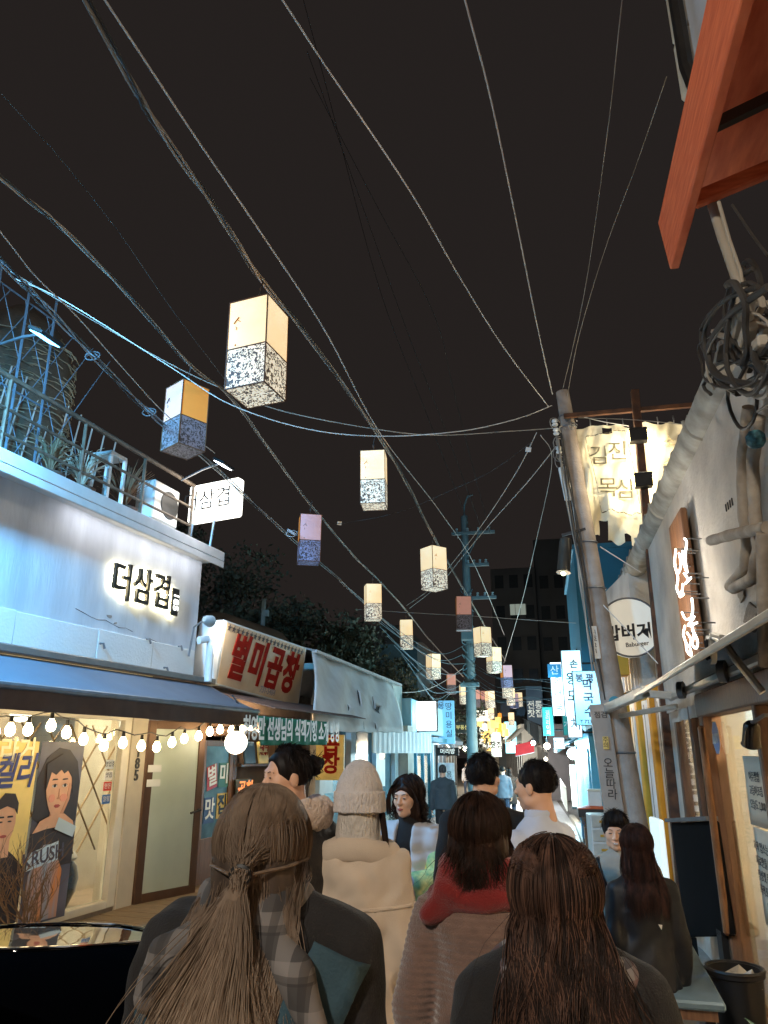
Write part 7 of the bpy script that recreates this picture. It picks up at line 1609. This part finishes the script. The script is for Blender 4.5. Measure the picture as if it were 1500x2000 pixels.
g_.fall(m_dkb, 260, .16, rs, 1.12, .03, .014, .0022, curl=18)
n = 120; P = np.zeros((n, 8, 3)); sg = rs.choice((-1, 1), n); o_ = rs.uniform(0, 1, n)
for i in range(8): t = i / 7; P[:, i] = np.stack([sg * (.02 + (.075 + .025 * o_) * min(1, t * 1.5)), .075 - .035 * t + .012 * o_, .105 - .01 * o_ - .05 * t ** .7 - .17 * max(0, t - .35) * 1.3 + 0 * o_], 1)
V, F = strands_mesh(P @ g_.R.T + g_.hc, np.full(n, .0032)); np_mesh('fringe', V, F, m_dkb, g_.o)
m_flo = M('floral print', (228, 226, 150), .7, rgb2=(120, 176, 130), vs=26, es=.0)
S, E, W = g_.sp['L']; sl_f = wrink(chain([S + (E - S) * .55 + np.array((-.012, 0, 0)), E + np.array((-.014, 0, -.004)), E + (W - E) * .75], [.104, .104, .086]), .005, 30, 4); Q = np.stack([S, E, W]); g_.cloth('floral_sleeve', sl_f, m_flo, Q.min(0) - .14, Q.max(0) + .12, .009)
g_.cloth('floral_skirt', wrink(column(.36, .8, (.24, .18), (.19, .15), (-.06, 0), (-.03, 0)), .008, 24, 6), M('floral green', (120, 186, 190), .7, rgb2=(206, 222, 120), vs=22), (-.36, -.24, .34), (.26, .24, .82), .012)
f = MB(); p_ = g_.back_pt(-.22, 1.0, off=.01, side=1)
for dx, dz in ((0, 0), (.03, -.03), (-.02, -.05)): f.lathe([(1e-6, 0), (.022, .002), (1e-6, .006)], (p_.x + dx, p_.y, p_.z + dz), 8, 'y')
f.build('flower_patch', M('orange flower', (226, 120, 60), .6), g_.o)

# 9. couple on the bench
c1 = Person(P2(1202, 1588, 5.7), 158, 1.68, 'm', 'smiling black haired man sitting on the bench facing the camera', yaw=12, pitch=-6, sit=.455, arms={'L': ((.06, .08, -.25), (-.08, .2, -.02)), 'R': ((.06, .1, -.24), (-.1, .2, .0))}, hv=.005)
c1.coat(M('stone jacket', (158, 148, 134), .8, var=.1, vs=8), .47, name='jacket', fat=1.1, sleeve=1.2, seed=91, amp=.006); c1.trousers(m_trs)
c1.band('bag_strap', [(.14, c1.sh + .01), (.05, c1.sh - .2), (-.1, c1.sh - .4)], .04, m_black, .008, side=1)
c1.shell(m_blk, 1.07, -.04, noise=.005, freq=80, seed=9)
tuft(c1, m_blk, 1200, .035, rs, 1.06, lift=.12)
n = 90; P = np.zeros((n, 6, 3)); o_ = rs.uniform(-1, 1, n)
for i in range(6): t = i / 5; P[:, i] = np.stack([.06 * o_ + .012 * t * np.sin(o_ * 9), .07 + .022 * math.sin(t * 2.6) + 0 * o_, .115 - .075 * t + .01 * np.abs(o_)], 1)
V, F = strands_mesh(P @ c1.R.T + c1.hc, np.full(n, .003)); np_mesh('fringe', V, F, m_blk, c1.o)
f = MB(); f.tube([c1.hl((-.014, .0965, -.0605)), c1.hl((0, .1, -.0625)), c1.hl((.014, .0965, -.0605))], .0032, 6); f.build('teeth', m_white, c1.o, True)
c2 = Person(P2(1242, 1620, 5.15), 14, 1.58, 'f', 'woman with long dark hair and black padded coat sitting with her back turned', yaw=-12, sit=.455, pitch=-4)
c2.coat(M('black nylon', (26, 25, 27), .55, var=.15), .45, fat=1.02, sleeve=1.1, seed=101, amp=.007); c2.trousers(m_trs)
m_red_b = hair_mat('reddish brown hair', (88, 56, 46), (38, 26, 24))
c2.shell(m_red_b, 1.07, None, extra=[(ell((0, -.06, -.13), (.095, .06, .18)), .05)], noise=.0025, freq=100)
c2.fall(m_red_b, 1000, .36, rs, 1.09, .02, .008, .0013, yb=-.02, m=20)
f = MB(); f.prism([c2.back_pt(.03, c2.sh - .22), c2.back_pt(.055, c2.sh - .225), c2.back_pt(.05, c2.sh - .25)], (0, -.004, 0)); f.build('coat_logo', m_white, c2.o)

# 10. people farther down the lane
def walker(px, Y, heading, H, sex, label, coatm, hem, trm, style='short', hm=None, **kw):
    p = Person(Vector((at_y(px, 1520, Y).x, Y, gz(Y))), heading, H, sex, label, hv=.009, **kw); p.coat(coatm, hem, h=.016, fat=1.08, seed=int(px)); p.trousers(trm)
    p.shell(hm or m_blk, 1.04, -.045 if style == 'short' else None, extra=[] if style == 'short' else [(ell((0, -.05, -.12), (.09, .06, .14)), .05)], h=.01); return p
walker(865, 16.5, 4, 1.68, 'm', 'grey haired man in a dark quilted jacket walking away on the left', M('teal grey jacket', (70, 80, 84), .7, bump=.4, bs=30), .8, m_trs, hm=hair_mat('grey hair', (110, 108, 104), (60, 58, 56)), stride=.06)
walker(996, 25, 5, 1.62, 'f', 'woman in a long black coat walking away far down the lane', m_coat_dk, .55, m_denim, 'long', stride=.08)
walker(982, 24, 8, 1.66, 'm', 'man in a grey jacket beside the far black coat, half hidden', M('grey jacket', (86, 86, 92), .8), .75, m_denim, stride=.07)
walker(1026, 29, 0, 1.7, 'm', 'tiny dark figure right of the far black coat', m_coat_dk, .8, m_trs, stride=.05)
walker(912, 40, 180, 1.66, 'f', 'tiny figure in pale clothes by the far left shops', M('pale jacket', (170, 160, 160), .8), .75, m_denim, stride=.05)
# ---------------------------------------------------------------- black car at the lower left, nose pointing down the lane
car = empty('car', (-2.74, 4.36, 0), rad(16), 'black car parked by the restaurant deck, an added gloss panel on its bonnet reflecting the bulbs', 'car')
m_paint = M('satin black paint', (4, 4, 5), .6, var=0, spec=.0)
def smax(a, b, k): return -su(-a, -b, k)
def car_body(P):
    x, y, z = np.abs(P[:, 0]), P[:, 1], P[:, 2]
    t = np.clip(-y / 2.6, 0, 1); tr = np.clip((y + 4.9) / .9, 0, 1)
    half = .90 - .16 * (1 - t) ** 2.2 - .08 * (1 - tr) ** 2
    top = .80 + .19 * t ** .7 - .05 * (x / .9) ** 3  - .05 * (1 - tr)
    nose = y - (-.02 - .22 * (x / .85) ** 2.4) + .10 * np.maximum(0, z - .55) ** 1
    d = smax(x - half + .04 * np.abs(z - .62), z - top, .10); d = smax(d, nose, .09); d = smax(d, .2 - z, .04); d = smax(d, -y - 4.9, .1)
    for wy in (-.85, -3.9): d = smax(d, -(np.sqrt((y - wy) ** 2 + (z - .33) ** 2) - .37 + .0 * x) * 1.0 - np.maximum(0, .62 - x) * 4, .01)
    return d
def bonnet_z(x, y):
    zs = np.linspace(1.1, .5, 241); d = car_body(np.stack([np.full(241, x), np.full(241, y), zs], 1)); return zs[np.argmax(d < 0)]
m_gloss = M('added gloss reflection panel', (10, 10, 12), .04, var=0, spec=.6, coat=1.)
rim_ = []
def lens_pt(u, v):
    x = -.74 + 1.46 * u; hw = .46 * max(.02, 1 - abs(2 * u - 1) ** 2.2); y = -.56 - .1 * u + hw * (2 * v - 1); return Vector((x, y, bonnet_z(x, y) + .008))
f = MB(); f.sheet(lens_pt, 24, 8, .006); f.build('reflection_panel', m_gloss, car, 'all')  # gloss lens added on the matte bonnet to hold the reflections
for v in (0, 1): f = MB(); f.tube([lens_pt(i / 24, v) + Vector((0, 0, .006)) for i in range(25)], .0065, 6); f.build('reflection_trim', M('chrome', (210, 210, 210), .08, 1., var=0), car, True)  # chrome line added to catch glints of the bulbs
V, F = surf(car_body, (-1, -5.1, .1), (1, .15, 1.15), .03); np_mesh('body', V, F, m_paint, car)
def cabin(P):
    x, y, z = np.abs(P[:, 0]), P[:, 1], P[:, 2]; t = np.clip((z - .9) / .5, 0, 1)
    d = smax(x - (.8 - .2 * t), z - 1.42 + .05 * (x / .6) ** 2, .08); d = smax(d, y - (-2.55 - .95 * t), .06); d = smax(d, -y - (4.75 - .3 * t), .08); return smax(d, .9 - z, .01)
V, F = surf(cabin, (-.9, -5.0, .85), (.9, -2.3, 1.5), .035); np_mesh('windows', V, F, M('car glass', (20, 24, 26), .03, var=0, spec=.8), car)
rfp = MB(); rfp.sheet(lambda u, v: (-.56 + 1.12 * u, -4.45 + 1.0 * v, 1.432 - .05 * (abs(u - .5) * 2) ** 2 * .9 - .03 * (abs(v - .5) * 2) ** 3), 8, 8, .012); rfp.build('roof', m_paint, car, 'all')
for sx in (-1, 1):
    f = MB(); f.tube([(sx * .8, -2.47, .97), (sx * .7, -3.0, 1.2), (sx * .6, -3.4, 1.42)], .03, 8); f.build('windscreen_pillar', m_paint, car, True)
    e = MB(); e.lathe([(1e-6, -.05), (.06, -.045), (.07, 0), (.06, .05), (1e-6, .06)], (sx * 1.0, -2.87, 1.02), 14, 'y'); mo = e.build('mirror', m_paint, car, True)
    f = MB(); f.lathe([(1e-6, 0), (.05, .0), (.05, .004), (1e-6, .004)], (sx * 1.0, -2.935, 1.02), 14, 'y'); f.build('mirror_glass', M('mirror', (200, 205, 210), .05, 1., var=0), mo)
    f = MB(); f.prism([(sx * .5, -.03, .60), (sx * .76, -.2, .62), (sx * .74, -.24, .72), (sx * .48, -.06, .69)], (0, .03, 0)); f.build('headlight', M('headlight', (190, 196, 200), .1, .2), car)
    f = MB(); f.tube([(sx * .02, -2.5, .99), (sx * .45, -2.57, 1.0)], .01, 6); f.build('wiper', m_black, car)
    for wy in (-.85, -3.9):
        w_ = empty('wheel', (sx * .8, wy, .33)); w_.parent = car
        f = MB(); f.lathe([(.2, -.1), (.31, -.1), (.33, -.06), (.33, .06), (.31, .1), (.2, .1)], n=24, ax='x'); f.build('tyre', m_black, w_, True)
        f = MB(); f.lathe([(1e-6, .05 * sx), (.06, .06 * sx), (.2, .09 * sx), (.21, -.08 * sx)], n=20, ax='x'); f.build('rim', m_grmet, w_, True)
f = MB(); f.b2((-.26, .0, .4), (.26, .02, .51)); f.build('number_plate', m_white, car); f = MB(); f.b2((-.4, -.03, .56), (.4, .015, .66)); f.build('grille', m_black, car)
bpy.data.scenes.remove(TXT)
